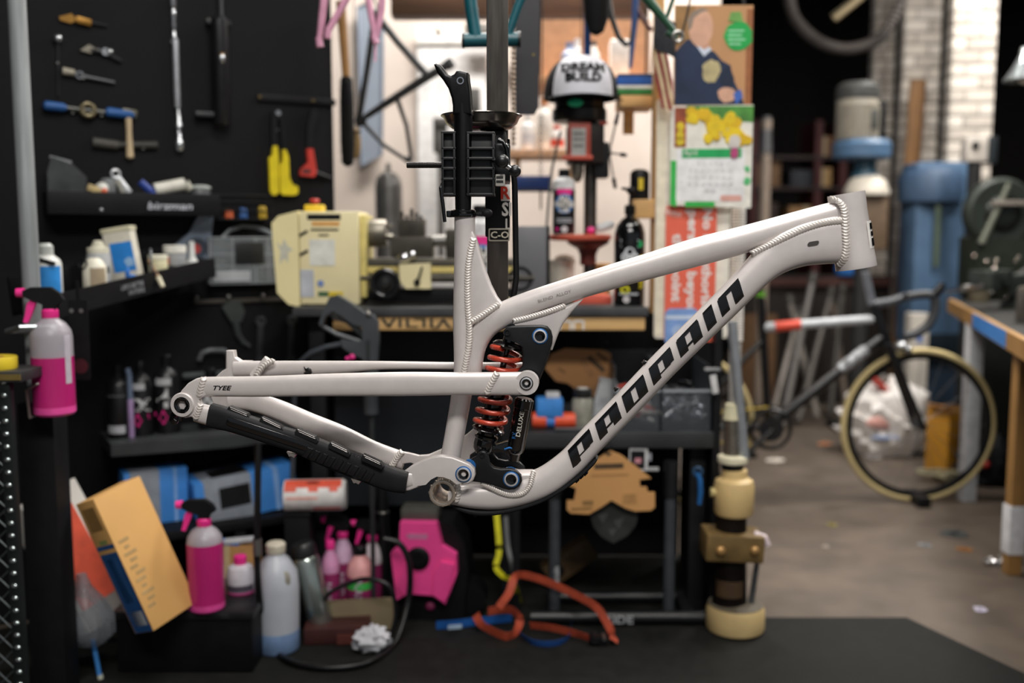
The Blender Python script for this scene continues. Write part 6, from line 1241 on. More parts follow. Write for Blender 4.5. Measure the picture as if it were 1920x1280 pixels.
# blue and grey boxes on a low black plinth
yp = 2.86; zp = at(400, 985, yp - .10).z; xa = at(215, 985, yp).x; xb = at(600, 985, yp).x
pc0 = wall_pt(408, 985) + wd * .145; t = Thing('low_plinth', 'low black plinth at the foot of the tool wall', 'plinth', (pc0.x, pc0.y, 0), 1.0, (0, 0, WANG)); t.part('top', G().box((0, 0, zp - .012), (xb - xa, .26, .024), bev=.002), m('101012', .6)); [t.part('leg', G().box((x, 0, (zp - .024) / 2 + .0005), (.03, .24, zp - .025), bev=.002), DARK) for x in (-(xb - xa) / 2 + .02, 0, (xb - xa) / 2 - .02)]
def brandbox(name, label, px, w, d, h, yaw, Y, roll=0, dark=False, z=None):
    t = Tz(name, label, 'box', px, zp if z is None else z, Y, (0, roll, yaw)); b = t.part('carton', G().box((0, 0, h / 2), (w, d, h), bev=1), m('3f86d4', .55, 0, .06)); t.part('grey_panel', G().box((-w * .18, 0, h / 2), (w * .46, d + .8, h + .8), bev=.4), m('8b929c', .55), b); t.part('stripe', G().box((w * .30, 0, h / 2), (w * .05, d + 1, h + 1)), m('7fa6da', .55), b)
    if dark: t.part('window', G().box((-w * .12, -d * .05, h + .6), (w * .36, d * .5, 1.2), bev=.4).box((-w * .12, -d / 2 - .6, h * .55), (w * .30, 1, h * .5)), m('17181a', .4), b)
    return t
brandbox('blue_carton', 'upright blue and grey carton behind the cardboard cartons', 290, 112, 60, 100, WANG, wall_pt(300, 900).y - .13)
brandbox('blue_carton', 'large blue and grey carton with black window lying on the low plinth', 455, 185, 95, 78, WANG, wall_pt(455, 900).y - .15, -5, True)
t = Tz('pale_carton', 'small brown carton under the blue carton', 'box', 415, ZL - .06, 2.70) if False else Tz('brown_carton', 'small plain brown carton standing in front of the low plinth', 'box', 432, MZ, 2.64); t.part('carton', G().box((0, 0, 86), (120, 26, 170), bev=1), m('b08450', .65)); t.part('tape', G().box((0, 0, 86), (14, 26.6, 170.6)), m('c9b48a', .5)); t.part('blue_pouch', G().box((-10, -4, 176), (70, 20, 8), (0, 4, 0), bev=3), m('2f74c4', .5)); t.part('white_pouch', G().box((24, -8, 180), (56, 14, 9), (0, -6, 0), bev=3), m('c9cbd0', .5))
# red and white canister
zc3 = at(590, 957, 2.66).z
t = T('wipes_canister', 'white canister of wipes with red print lying on its side', 'canister', 590, 956, 2.70, 4); b = t.part('canister', G().cyl((-54, 0, 29), (54, 0, 29), 29, None, 30), m('dcd8d6', .5)); t.part('end_cap', G().cyl((54, 0, 29), (59, 0, 29), 28, 26, 30), m('c4c2c0', .5))
def around(x0, x1, a0, a1, mt_, R=29.4):
    g = G(); n = 8
    for x in (x0, x1):
        for i in range(n + 1): a = math.radians(a0 + (a1 - a0) * i / n); g.v.append(Vector((x, -R * math.cos(a), 29 + R * math.sin(a))))
    g.f = [(i, i + 1, i + n + 2, i + n + 1) for i in range(n)]; t.part('red_print', g, mt_, b)
RP = m('d8543c', .5); around(-52, 52, 42, 85, RP); around(-52, -30, 26, 44, RP); around(-8, 10, 26, 44, RP); around(30, 46, 26, 44, RP); around(-48, 10, -2, 8, m('e0a89c', .5)); around(0, 50, -50, -36, m('d0584a', .5))
t.part('dark_mark', G().box((0, -12, 56.4), (22, 8, 1)), m('7a2a22', .5), b)
t2 = Thing('canister_stand', 'black box carrying the canister of wipes', 'box', (at(560, 960, 2.70).x, 2.715, MZ)); hs_ = t.loc.z - MZ; t2.part('box', G().box((0, 0, hs_ / 2 - .003), (.07, .09, hs_ - .008), bev=.004), m('101012', .6)); t2.part('lid', G().box((0, 0, hs_ - .005), (.078, .098, .009), bev=.002), m('141417', .5))
# plastic bag on a blue-handled stick
t = Tz('plastic_bag', 'wrinkled clear plastic bag hanging at the foot of the post', 'bag', 176, MZ, 2.36); g = G().lathe([(6, 60), (22, 66), (36, 86), (40, 120), (30, 150), (14, 176), (8, 200)], 22)
for p in g.v: p.x *= 1 + .25 * math.sin(p.z * .2 + p.y * .3); p.x += (p.z - 60) * -.10
t.part('film', g, m('7d8288', .3, 0, .3, 14, .8, alpha=.55)); t.part('blue_stick', G().cyl((14, -6, 1), (2, -2, 74), 4.5, 4.5, 10), m('3a7cc0', .5)); t.part('stick_end', G().cyl((15, -6, 0), (14, -6, 8), 5.5, 5, 10), m('b8b8a8', .5))
# pink and black pump head cover
PW = 2.74
t = Tz('pressure_washer', 'hot pink and black pressure washer with round black dial', 'pressure washer', 802, MZ, PW, -4); PKB = m('f04a96', .45, 0, .06, 12)
bz = proj(MZ, PW)
def w_(*pts): return [(x - 802, bz - y) for x, y in pts]
t.part('body', G().prism(w_((752, 972), (850, 972), (872, 1010), (880, 1060), (872, 1120), (872, 1168), (732, 1168), (734, 1060)), -10, 80), m('101012', .5))
sh_ = t.part('pink_shell', G().prism(w_((758, 966), (824, 966), (834, 1010), (860, 1026), (862, 1060), (840, 1118), (816, 1102), (780, 1100), (764, 1104), (750, 1112), (745, 1070), (740, 1024), (756, 1010)), -34, -8), PKB)
t.part('shell_ridge', G().prism(w_((766, 1040), (776, 1046), (772, 1098), (762, 1102), (752, 1080)), -40, -30), PKB, sh_); t.part('shell_ridge', G().prism(w_((822, 1052), (834, 1036), (858, 1040), (846, 1098), (838, 1112), (818, 1098)), -40, -30), PKB, sh_)
t.part('dial', G().lathe([(8, -2), (14, -3), (20, -1), (21.5, 0), (21.5, 10)], 28, (w_((791, 0))[0][0], -37, bz - 1032), (0, 1, 0)), m('0d0d0f', .45), sh_); t.part('shell_label', up(text_g('MUC-OFF', 6, 0, 0, 1.1, .02), bz - 990, 790 - 802, -34.8), m('b07a94', .5), sh_); t.part('shell_label', G().prism(w_((773, 986), (808, 986), (808, 996), (773, 996)), -34.5, -33), m('d87aa8', .5), sh_)
t.part('handle_block', G().box((w_((790, 0))[0][0], 10, bz - 957), (70, 50, 24), bev=5), m('4a4a44', .5)); t.part('foot_button', G().ball((w_((809, 0))[0][0], -14, bz - 1130), 9, sq=(1, .6, .9)), m('8a2a58', .5)); t.part('wheel', G().cyl((76, 10, 34), (76, 60, 34), 32, None, 24), m('0c0c0d', .5))
t = Tz('black_tripod', 'folded black tripod standing between the crate and the pink washer', 'tripod', 722, MZ, 2.80); t.part('column', G().cyl((0, 0, 0), (-4, 0, 250), 12, 9, 14), m('0f0f10', .4)); t.part('leg', G().cyl((14, 6, 0), (2, 2, 220), 6, None, 10), m('151517', .35)); t.part('leg', G().cyl((-14, 6, 0), (-8, 2, 220), 6, None, 10), m('151517', .35)); t.part('head', G().ball((-4, 0, 252), 12, sq=(1, 1, 1.3)), m('161618', .35)); t.part('chrome_ring', G().torus((-2, 0, 190), 11, 1.5, (0, 0, 1), 20, 6), STEEL)
# straps
def ribbon(name, label, px, py, runs):
    t = Thing(name, label, 'strap', mp_(px, py, MZ)); t.off = t.loc.copy()
    for (nm, pts, wd, mt_) in runs:
        P = [Vector(p) for p in smooth_path([tuple(q) for q in pts], 6)]; g = G(); n = len(P)
        for i, p in enumerate(P):
            tg = (P[min(i + 1, n - 1)] - P[max(0, i - 1)]).normalized(); nb = tg.cross(Vector((0, 1, .15))).normalized(); th = Vector((0, 1, 0)) * .0012
            if nb.z < 0: nb = -nb
            g.v += [p - nb * wd / 2 - th, p + nb * wd / 2 - th, p + nb * wd / 2 + th, p - nb * wd / 2 + th]
        for i in range(n - 1):
            for j in range(4): a = i * 4 + j; b = i * 4 + (j + 1) % 4; g.f.append((a, b, b + 4, a + 4))
        g.f += [(0, 1, 2, 3), (4 * n - 1, 4 * n - 2, 4 * n - 3, 4 * n - 4)]
        low = min(v.z for v in g.v)
        t.part(nm, g, mt_)
    return t
ORG = m('b24a30', .6, 0, .15, 40, .2); h_ = .014
ribbon('orange_strap', 'orange webbing strap tangled on the mat below the bike frame', 960, 1170, [
    ('webbing', [at(935, 1138, 2.62), at(955, 1110, 2.64), at(965, 1082, 2.66), at(985, 1078, 2.68), at(1030, 1092, 2.68), at(1085, 1118, 2.66), at(1120, 1140, 2.64), at(1145, 1180, 2.60), mp_(1152, 1202, MZ + h_)], .022, ORG),
    ('webbing', [mp_(892, 1152, MZ + h_ + .03), mp_(905, 1172, MZ + h_ + .01), mp_(945, 1192, MZ + h_), mp_(965, 1186, MZ + h_), mp_(974, 1160, MZ + h_ + .02), mp_(955, 1142, MZ + h_ + .03), mp_(915, 1146, MZ + h_ + .03)], .024, ORG),
    ('webbing', [mp_(994, 1172, MZ + h_ ), mp_(1030, 1176, MZ + h_ + .005), mp_(1075, 1186, MZ + h_), mp_(1105, 1196, MZ + h_)], .02, ORG)])
BS = m('1f5fae', .55)
ribbon('blue_strap', 'bright blue webbing strap with pale tag under the orange strap', 850, 1165, [('webbing', [mp_(818, 1172, MZ + h_), mp_(850, 1170, MZ + h_), mp_(900, 1164, MZ + h_ + .002), mp_(960, 1158, MZ + h_ + .002)], .024, BS), ('pale_tag', [mp_(840, 1176, MZ + h_ + .008), mp_(866, 1174, MZ + h_ + .008)], .012, m('b4cce4', .5))])
ribbon('navy_strap', 'dark blue strap loop lying on the mat beside the orange strap', 1020, 1200, [('webbing', [mp_(975, 1188, MZ + .009), mp_(1000, 1204, MZ + .009), mp_(1040, 1206, MZ + .009), mp_(1066, 1194, MZ + .009), mp_(1072, 1166, MZ + .02)], .016, m('1b4a8c', .55))])
t = Tz('strap_buckle', 'black ratchet buckle at the end of the orange strap', 'buckle', 1122, MZ, 2.56); t.part('frame', G().box((0, 0, 9), (34, 22, 16), (0, 12, 0), bev=3), BLK); t.part('spool', G().cyl((-8, -12, 12), (-8, 12, 12), 7, None, 14), m('2a2a2c', .4, .5)); t.part('pin', G().cyl((10, -12, 14), (10, 12, 14), 3, None, 10), STEEL)
ribbon('yellow_strap', 'bright yellow strap hanging from the bench to the mat', 940, 1075, [('webbing', [at(928, 900, 2.80), at(931, 960, 2.78), at(936, 1030, 2.76), at(930, 1062, 2.75), at(944, 1080, 2.74), at(962, 1092, 2.72), mp_(975, 1130, MZ + h_)], .016, m('d2cc1c', .55))])
ribbon('grey_strap', 'pale grey strap hanging beside the yellow strap', 955, 1075, [('webbing', [at(946, 900, 2.81), at(948, 960, 2.80), at(952, 1020, 2.79), at(960, 1060, 2.78), mp_(968, 1120, MZ + h_)], .012, m('6d6f70', .5))])
# ------------------------------------------------------------------ indoor trainer stand and things under the shelf
t = Thing('work_stand_base', 'black tubular bike stand base with white lettering', 'stand', at(1160, 1150, 2.70)); t.off = t.loc.copy(); BT = m('141518', .4); k = sc(2.70)
z0_ = MZ + 13 * k; bx0 = at(995, 1142, 2.70); bx1 = at(1332, 1142, 2.70)
t.part('foot_tube', G().cyl(Vector((bx0.x, 2.70, z0_)), Vector((bx1.x, 2.70, z0_)), 13 * k, None, 18), BT); g = text_g('RIDE', 15, 0, 0, 1.25, .02); c = Vector((at(1160, 1140, 2.70).x, 2.70 - 13.3 * k, z0_)); t.part('stand_lettering', G().add([c + p * k for p in g.v], g.f), m('b9bcc0', .5))
for (px, py) in ((1040, 930), (1257, 930)):
    p = at(px, py, 2.72); t.part('upright', G().cyl(Vector((p.x, 2.72, z0_)), p, 11 * k, None, 16), m('3c4045', .4)); t.part('sleeve', G().cyl(p, p + Vector((0, 0, .10)), 14 * k, None, 16), BT)
g = text_g('tacuin', 11, 0, 0, 1, .02).moved(Matrix.Rotation(math.radians(-90), 4, 'Y')); c = at(1043, 1080, 2.72 - 12 * k); t.part('stand_lettering', G().add([c + p * k for p in g.v], g.f), m('b4b7bb', .5))
t.part('rear_tube', G().cyl(Vector((bx0.x + .05, 2.86, z0_)), Vector((bx1.x - .02, 2.86, z0_)), 12 * k, None, 16), BT); t.part('link', G().box((bx0.x + .06, 2.78, z0_), (.03, .18, .03)), BT); t.part('link', G().box((bx1.x - .06, 2.78, z0_), (.03, .18, .03)), BT)
# cardboard hanger cards
def card(name, label, poly, Y, mt_, extra, hang_to, th=.006):
    px = sum(p[0] for p in poly) / len(poly); py = max(p[1] for p in poly)
    t = T(name, label, 'card', px, py, Y); b = t.part('card', G().prism([(x - px, py - y) for x, y in poly], 0, th / t.s), mt_)
    prints(t, b, [(nm, [(x - px, py - y) for x, y in pl], mm) for nm, pl, mm in extra], 0)
    t.part('hang_cord', G().tube([(hang_to[0] - px, 1, py - hang_to[1]), (hang_to[0] - px, 4, py - hang_to[1] + 20), (hang_to[0] - px, (YB + .012 - Y) / t.s, py - hang_to[1] + hang_to[2])], .8, 6), BLK); return t
PRT = m('4e3c28', .6)
card('hub_box_card', 'cut-out brown cardboard hanger with printed text below the shelf', [(1144, 843), (1165, 852), (1220, 895), (1198, 898), (1200, 912), (1212, 912), (1214, 922), (1227, 922), (1228, 950), (1220, 957), (1190, 958), (1172, 952), (1146, 937), (1128, 950), (1104, 964), (1070, 962), (1063, 955), (1063, 938), (1076, 938), (1080, 915), (1066, 908), (1096, 880), (1120, 858)], 2.66, m('c8955c', .7, 0, .05, 10), [('print', [(1112, 868), (1168, 866), (1168, 876), (1114, 878)], PRT), ('print', [(1130, 846), (1148, 846), (1140, 854)], PRT), ('fine_print', [(1108, 888), (1178, 886), (1178, 890), (1108, 892)], m('a87d4c', .6)), ('fine_print', [(1168, 926), (1192, 924), (1194, 944), (1166, 944)], m('b0834f', .6)), ('fine_print', [(1092, 938), (1112, 937), (1112, 946), (1092, 946)], m('8a6a3e', .6)), ('fine_print', [(1070, 952), (1110, 950), (1110, 954), (1072, 956)], m('8a6a3e', .6))], (1144, 850, 24))
t = card('camo_pouch', 'dark camouflage pouch hanging below the brown cardboard hanger', [(1146, 940), (1176, 956), (1196, 962), (1192, 984), (1176, 1004), (1150, 1018), (1128, 1006), (1112, 986), (1106, 964)], 2.69, m('2c2d2c', .7, 0, .5, 8), [('pale_patch', [(1120, 964), (1140, 960), (1130, 980)], m('4c4d4a', .7)), ('pale_patch', [(1150, 975), (1170, 968), (1160, 990)], m('4a4b48', .7)), ('pale_patch', [(1140, 992), (1156, 990), (1148, 1006)], m('444542', .7))], (1146, 944, 110), .012)
card('frame_card', 'brown cardboard cut-out with dark print standing on the shelf', [(1030, 700), (1022, 690), (1032, 664), (1060, 652), (1132, 656), (1145, 664), (1146, 742), (1112, 744), (1078, 742), (1078, 728), (1064, 718), (1042, 714)], 2.90, m('b07f50', .7, 0, .08, 10), [('print', stroke((1102, 668), (1132, 695), 9), PRT), ('print', stroke((1118, 660), (1138, 676), 5), PRT), ('fine_print', stroke((1046, 690), (1060, 698), 6), m('8a6238', .6)), ('fine_print', stroke((1090, 670), (1110, 705), 12), m('a2744a', .6))], (1130, 660, 30))
t = T('label_card', 'black and white boxed label card hanging under the shelf', 'card', 1198, 882, 2.735); b = t.part('card', G().prism(rect(-18, 0, 16, 44), 0, 3), m('d4d4d6', .5)); prints(t, b, [('black_panel', rect(-16, 3, 11, 38), m('17181c', .5)), ('pink_mark', rect(-8, 14, 4, 24), m('c88a94', .5))], .1); t.part('tab', G().box((20, 1, 26), (6, 2, 14)), m('9a9ca4', .5)); t.part('lower_tab', G().box((26, 1, 3), (22, 2, 6)), m('b4b4b6', .5))
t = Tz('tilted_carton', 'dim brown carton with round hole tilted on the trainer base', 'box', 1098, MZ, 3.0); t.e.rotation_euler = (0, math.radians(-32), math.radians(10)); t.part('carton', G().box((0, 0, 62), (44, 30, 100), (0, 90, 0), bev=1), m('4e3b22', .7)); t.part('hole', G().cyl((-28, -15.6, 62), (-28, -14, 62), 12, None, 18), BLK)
# small things on the shelf
ZS = zs + .0005
t = Tz('tape_holder', 'blue tape dispenser with orange rolls on the shelf', 'tape', 1030, ZS, 2.80); t.part('dispenser', G().box((0, 0, 40), (50, 40, 34), bev=4), m('3f8ad8', .5)); t.part('orange_roll', G().cyl((-32, -6, 15), (-6, -6, 15), 15, None, 20), m('e0512e', .5)); t.part('orange_roll', G().cyl((10, -6, 15), (48, -6, 15), 15, None, 20), m('e0512e', .5)); t.part('blue_core', G().cyl((-6, -6, 14), (10, -6, 14), 12, None, 16), m('3f7fd0', .5)); t.part('pale_lid', G().box((6, 0, 62), (26, 30, 10), bev=3), m('c8c8cc', .5))
t = Tz('clear_jar', 'clear jar with dark lid full of small fittings on the shelf', 'jar', 1092, ZS, 2.80); t.part('jar', G().lathe([(18, 0), (20, 3), (20, 52), (16, 58)], 20), m('a8a69a', .25, 0, .3, 30, alpha=.8)); t.part('lid', G().lathe([(17, 58), (18, 60), (18, 72), (15, 74)], 20), m('2a2b2c', .35)); t.part('lid_label', G().cyl((0, 0, 73), (0, 0, 75), 11, None, 16), m('c4c4c0', .4))
t = Tz('poly_bag', 'crumpled clear poly bag leaning beside the jar on the shelf', 'bag', 1132, ZS, 2.84); g = G().prism([(-22, 0), (26, 0), (30, 40), (22, 84), (-8, 90), (-18, 50)], -8, 10); t.part('film', g, m('b9bcc0', .25, 0, .3, 20, .8, alpha=.8)); t.part('seal', G().box((6, 0, 86), (32, 4, 4), (0, 10, 0)), m('d0d4d8', .3))
t = Tz('flat_tin', 'thin dark tray lying at the shelf edge', 'tray', 1070, ZS, 2.745); t.part('tray', G().box((0, 0, 3), (60, 16, 6), bev=1), m('2a2c2e', .4)); t.part('rim', G().box((0, -6, 6), (60, 3, 3)), m('b4b8bc', .3, .7))
def bin_(px0, px1, lab, seed, cols, Y=2.90):
    xa = at(px0, 760, YB + .03).x; xb = at(px1, 760, YB + .03).x; W = xb - xa
    t = Thing('parts_bin', lab, 'bin', ((xa + xb) / 2, Y, ZS)); H = .13; D = .28; C = m('565c62', .15, 0, .1, 20, alpha=.35)
    t.part('base', G().box((0, 0, .003), (W, D, .006)), m('2a2d30', .4)); t.part('front', G().box((0, -D / 2, .055), (W, .004, .11)), C); t.part('back', G().box((0, D / 2, H * .75), (W, .004, H * 1.5)), m('1d2023', .4))
    for s_ in (-1, 1): t.part('side', G().box((s_ * (W / 2 - .002), 0, H * .7), (.004, D, H * 1.4)), m('3c4146', .3, alpha=.7))
    t.part('front_rim', G().box((0, -D / 2 - .001, .112), (W, .007, .006)), m('9aa0a6', .25)); random.seed(seed); gs_ = [G() for _ in cols]
    for i in range(150):
        x = random.uniform(-W * .44, W * .44); y = random.uniform(-D * .46, D * .4); hgt = .012 + .075 * (.5 + y / D) * random.uniform(.3, 1) + random.uniform(0, .025); d = Vector((random.uniform(-1, 1), random.uniform(-1, 1), random.uniform(-.4, .4))).normalized(); L = random.uniform(.006, .022); p = Vector((x, y, hgt)); g = gs_[i % len(cols)]
        if i % 3 == 0: g.torus(p, random.uniform(.006, .011), .0028, d, 12, 6)
        else: g.cyl(p - d * L, p + d * L, random.uniform(.003, .006), None, 8)
    t2 = Thing('small_bike_parts', 'heap of small bike parts in the ' + lab.split(' bin')[0] + ' bin', 'bike parts', (t.loc.x, t.loc.y, t.loc.z + .0065), kind='stuff')
    t2.e['kind'] = 'stuff'
    fill = G().add([(-W * .47, -D * .47, 0), (W * .47, -D * .47, 0), (W * .47, D * .47, 0), (-W * .47, D * .47, 0), (-W * .47, -D * .47, .016), (W * .47, -D * .47, .016), (W * .47, D * .47, .085), (-W * .47, D * .47, .085)], [(3, 2, 1, 0), (4, 5, 6, 7), (0, 1, 5, 4), (1, 2, 6, 5), (2, 3, 7, 6), (3, 0, 4, 7)])
    o = t2.part('heap_core', fill, m('1c1d20', .5, .3, .6, 90, .5)); o['kind'] = 'stuff'
    for g, c in zip(gs_, cols): o = t2.part('heap', g, c); o['kind'] = 'stuff'
    return t
bin_(1152, 1238, 'clear pale-parts bin on the shelf with white rings', 4, (m('c9c9c4', .35, .3), m('8a8d90', .3, .8), m('c8402c', .5), m('dedcd6', .4), m('3a3c3e', .4)))
bin_(1242, 1334, 'clear dark-parts bin on the shelf beside the side panel', 9, (m('1c1d20', .35, .3), m('8a8f9c', .25, .9), m('26282c', .4), m('c4c8d0', .25, .8)))
t = T('price_tag', 'white tag hanging on the bench side panel', 'tag', 1341, 738, 2.70); t.part('tag', G().box((-2, 0, 18), (12, 2, 36), (0, -10, 0), bev=1), m('d2d2d2', .5)); t.part('tag_clip', G().box((-6, 2, 46), (30, 8, 6), bev=2), m('b4b6b8', .3, .6)); t.part('tag_cord', G().cyl((-3, 0, 34), (-3, 1, 46), .8, None, 6), BLK)
# ------------------------------------------------------------------ cream column jack at the bench corner
YJ = 2.66; pj = proj(MZ, YJ)
t = Tz('column_jack', 'cream-painted column jack with brass clamp on a round base', 'jack', 1378, MZ, YJ); CJ = m('d2b57e', .5, 0, .14, 10, .1)
def zz(py): return pj - py
t.part('base', G().lathe([(46, 0), (53, 4), (54, 8), (54, 40), (50, 50), (30, 54)], 36, (0, 0, 0)), m('cfb47f', .55, 0, .14, 10, .1)); t.part('base_top', G().lathe([(50.2, 50), (50.4, 51), (28, 56), (20, 56)], 36), m('5a5244', .6)); t.part('shaft', G().cyl((-12, 0, 50), (-12, 0, zz(955)), 32, 28, 24), m('1a1512', .45, .3, .3, 10)); cl_ = t.part('brass_clamp', G().box((-12, -6, zz(1012)), (106, 74, 50), (0, 3, 0), bev=4), m('77603a', .5, .3, .45, 14, .3)); [t.part('clamp_bolt', G().ball((x, -46, zz(1014)), 9, sq=(1, .7, 1)), m('b48c58', .4, .5), cl_) for x in (-40, 22)]
t.part('rust_sleeve', G().cyl((-14, -8, zz(1108)), (-14, -8, zz(1078)), 27, None, 20), m('4e3a26', .6)); t.part('shoulder', G().lathe([(33, zz(958)), (36, zz(953)), (37, zz(905)), (34, zz(894)), (24, zz(888)), (23, zz(874)), (20, zz(873))], 32, (-8, 0, 0)), CJ); t.part('neck_ring', G().lathe([(19, zz(874)), (20, zz(872)), (20, zz(862)), (19, zz(861))], 28, (-12, 0, 0)), m('131313', .4)); t.part('collar', G().lathe([(20, zz(862)), (27, zz(860)), (28, zz(856)), (27, zz(849)), (18, zz(846))], 28, (-12, 0, 0)), m('e4dcc0', .45)); t.part('rod', G().cyl((-14, 0, zz(850)), (-16, 0, zz(778)), 15, 14, 20), m('9c978c', .25, .9)); t.part('rod_head', G().cyl((-16, 0, zz(780)), (-16, 0, zz(752)), 16, 12, 16), m('cfc8a8', .4)); t.part('side_valve', G().cyl((-52, -4, zz(916)), (-40, -4, zz(916)), 9, 7, 14), m('bfae78', .45)); t.part('lever_socket', G().cyl((26, -10, zz(1130)), (38, -10, zz(1030)), 6, 5, 12), m('8a8d90', .3, .8)); t.part('hose_end', G().tube([(26, -20, zz(990)), (44, -24, zz(996)), (50, -24, zz(1010))], 7, 10), m('c8b8bc', .4)); t.part('handle', G().cyl((8, -6, zz(852)), (-20, -4, zz(600)), 9.5, 9, 16), m('9fa3a8', .35, .5))
t = T('blue_cable_tie', 'blue plastic hook hanging on the bench leg', 'hook', 1311, 945, 2.70); t.part('hook', G().tube([(0, 0, 0), (2, 0, 24), (0, 0, 48), (-6, 0, 60)], [4, 5, 5, 4], 10), m('1f5f9e', .5)); t.part('top_loop', G().torus((-4, 0, 62), 8, 2.4, (0, 1, 0), 18, 6), m('2a4a6a', .5))
# ================================================================== HALL ON THE RIGHT
# road bike
BY = 4.03; kb = sc(BY, 800)
t = Thing('road_bike', 'black road bike with tan tyres and white and red top tube', 'bicycle', Vector((at(1500, 950, BY).x, BY, 0))); t.off = t.loc.copy()
def b(px, py, d=0): return at(px, py, BY + d)
TAN = m('c9b683', .7, 0, .08, 20); RIM = m('121315', .35); FB = m('141416', .35)
wc = at(1722, 797, BY); R_ = wc.z - .002
def wheel(c, R):
    tv = t.part('tyre', G().torus(c, R - .013, .013, (0, 1, 0), 64, 10), TAN); t.part('rim', G().lathe([(R - .046, -.008), (R - .024, -.011), (R - .022, -.008), (R - .022, .008), (R - .024, .011), (R - .046, .008)], 64, c, (0, 1, 0), close=True), RIM, tv); t.part('hub', G().cyl(c - Vector((0, .05, 0)), c + Vector((0, .05, 0)), .016, None, 16), m('55575a', .3, .7), tv)
    for i in range(20):
        a = 2 * math.pi * i / 20; d = Vector((math.cos(a), 0, math.sin(a))); e = Vector((math.cos(a + .5), 0, math.sin(a + .5))); s_ = .025 * (1 if i % 2 else -1)
        t.part('spoke', G().cyl(c + e * .02 + Vector((0, s_, 0)), c + d * (R - .04), .0012, None, 5), m('8a8c8e', .3, .8), tv)
wheel(wc, R_); rc = Vector((at(1268, 800, BY).x, BY, wc.z)); wheel(rc, R_)
HT0 = b(1657, 635); HT1 = b(1640, 585); BBc = b(1440, 800); STt = b(1428, 610)
for (nm, p, q_, r0, r1, mt_) in (('top_tube', b(1432, 614), b(1636, 598), 9, 8, m('b9bcc0', .4)), ('down_tube', b(1655, 632), b(1452, 790), 10, 11, FB), ('seat_tube', b(1427, 560), BBc, 8, 8, FB), ('head_tube', b(1634, 570), b(1664, 648), 10, 11, FB), ('fork_blade', b(1664, 645, -.04), Vector((wc.x, BY - .05, wc.z)), 9, 5, FB), ('fork_blade', b(1664, 645, .04), Vector((wc.x, BY + .05, wc.z)), 9, 5, FB), ('seat_stay', b(1428, 640, -.03), Vector((rc.x, BY - .06, rc.z)), 5, 5, FB), ('seat_stay', b(1428, 640, .03), Vector((rc.x, BY + .06, rc.z)), 5, 5, FB), ('chain_stay', b(1440, 800, -.03), Vector((rc.x, BY - .06, rc.z)), 7, 5, FB), ('chain_stay', b(1440, 800, .03), Vector((rc.x, BY + .06, rc.z)), 7, 5, FB), ('seatpost', b(1425, 520), b(1427, 570), 6, 6, FB), ('steerer', b(1622, 510), b(1636, 575), 7, 8, m('6a6d74', .4))):
    t.part(nm, G().cyl(p, q_, r0 * kb, r1 * kb, 14), mt_)
t.part('red_band', G().cyl(b(1452, 612.5), b(1500, 608.5), 9.6 * kb, 9.4 * kb, 14), m('e0503a', .45)); t.part('white_panel', G().cyl(b(1575, 693, -.004), b(1625, 655, -.004), 11 * kb, None, 14), m('8f9194', .4, 0, .8, 40)); t.part('green_clamp', G().cyl(b(1426, 556), b(1426, 546), 9 * kb, None, 14), m('6fb43a', .4)); t.part('saddle', G().ball(b(1412, 512), 40 * kb, 16, 9, (1.25, .7, .22)), BLK)
t.part('stem', G().tube([b(1630, 572), b(1668, 566), b(1700, 556)], [9 * kb, 8 * kb, 8 * kb], 12), m('4c4e52', .4))
for s_ in (-.2, .2): t.part('handlebar_drop', G().tube([Vector(p) for p in smooth_path([tuple(b(x, y, s_)) for x, y in ((1700, 556), (1735, 552), (1752, 558), (1752, 585), (1740, 610), (1716, 626), (1696, 630))], 5)], 8 * kb, 10), m('38393c', .55)); t.part('brake_hood', G().tube([b(1748, 556, s_), b(1764, 540, s_), b(1768, 530, s_)], [9 * kb, 8 * kb, 5 * kb], 10), BLK)
t.part('handlebar', G().cyl(b(1700, 556, -.2), b(1700, 556, .2), 7 * kb, None, 12), FB)
cr = t.part('chainring', G().torus(BBc + Vector((0, -.05, 0)), 36 * kb, 4 * kb, (0, 1, 0), 32, 6), m('141416', .35)); t.part('chainring_spider', G().cyl(BBc + Vector((0, -.055, 0)), BBc + Vector((0, -.045, 0)), 24 * kb, None, 10), m('1c1c1e', .35), cr)
t.part('crank_arm', G().cyl(BBc + Vector((0, -.07, 0)), b(1405, 846, -.08), 6 * kb, 5 * kb, 10), FB); t.part('pedal', G().box(b(1398, 852, -.11), (.08, .06, .02), bev=.004), BLK); t.part('chain', G().tube([b(1440, 763, -.05), Vector((rc.x, BY - .05, rc.z + .045)), Vector((rc.x, BY - .05, rc.z - .045)), b(1440, 838, -.05)], .004, 6, closed=True), m('a08838', .4, .6))
t.part('brake_caliper', G().ball(b(1690, 648, -.02), 12 * kb, 12, 8, (1, 1, .7)).ball(b(1702, 656, -.02), 8 * kb), m('b4b6b8', .25, .8)); t.part('wheel_block', G().box((wc.x, BY - .02, .022), (.05, .16, .042), bev=.004), BLK)
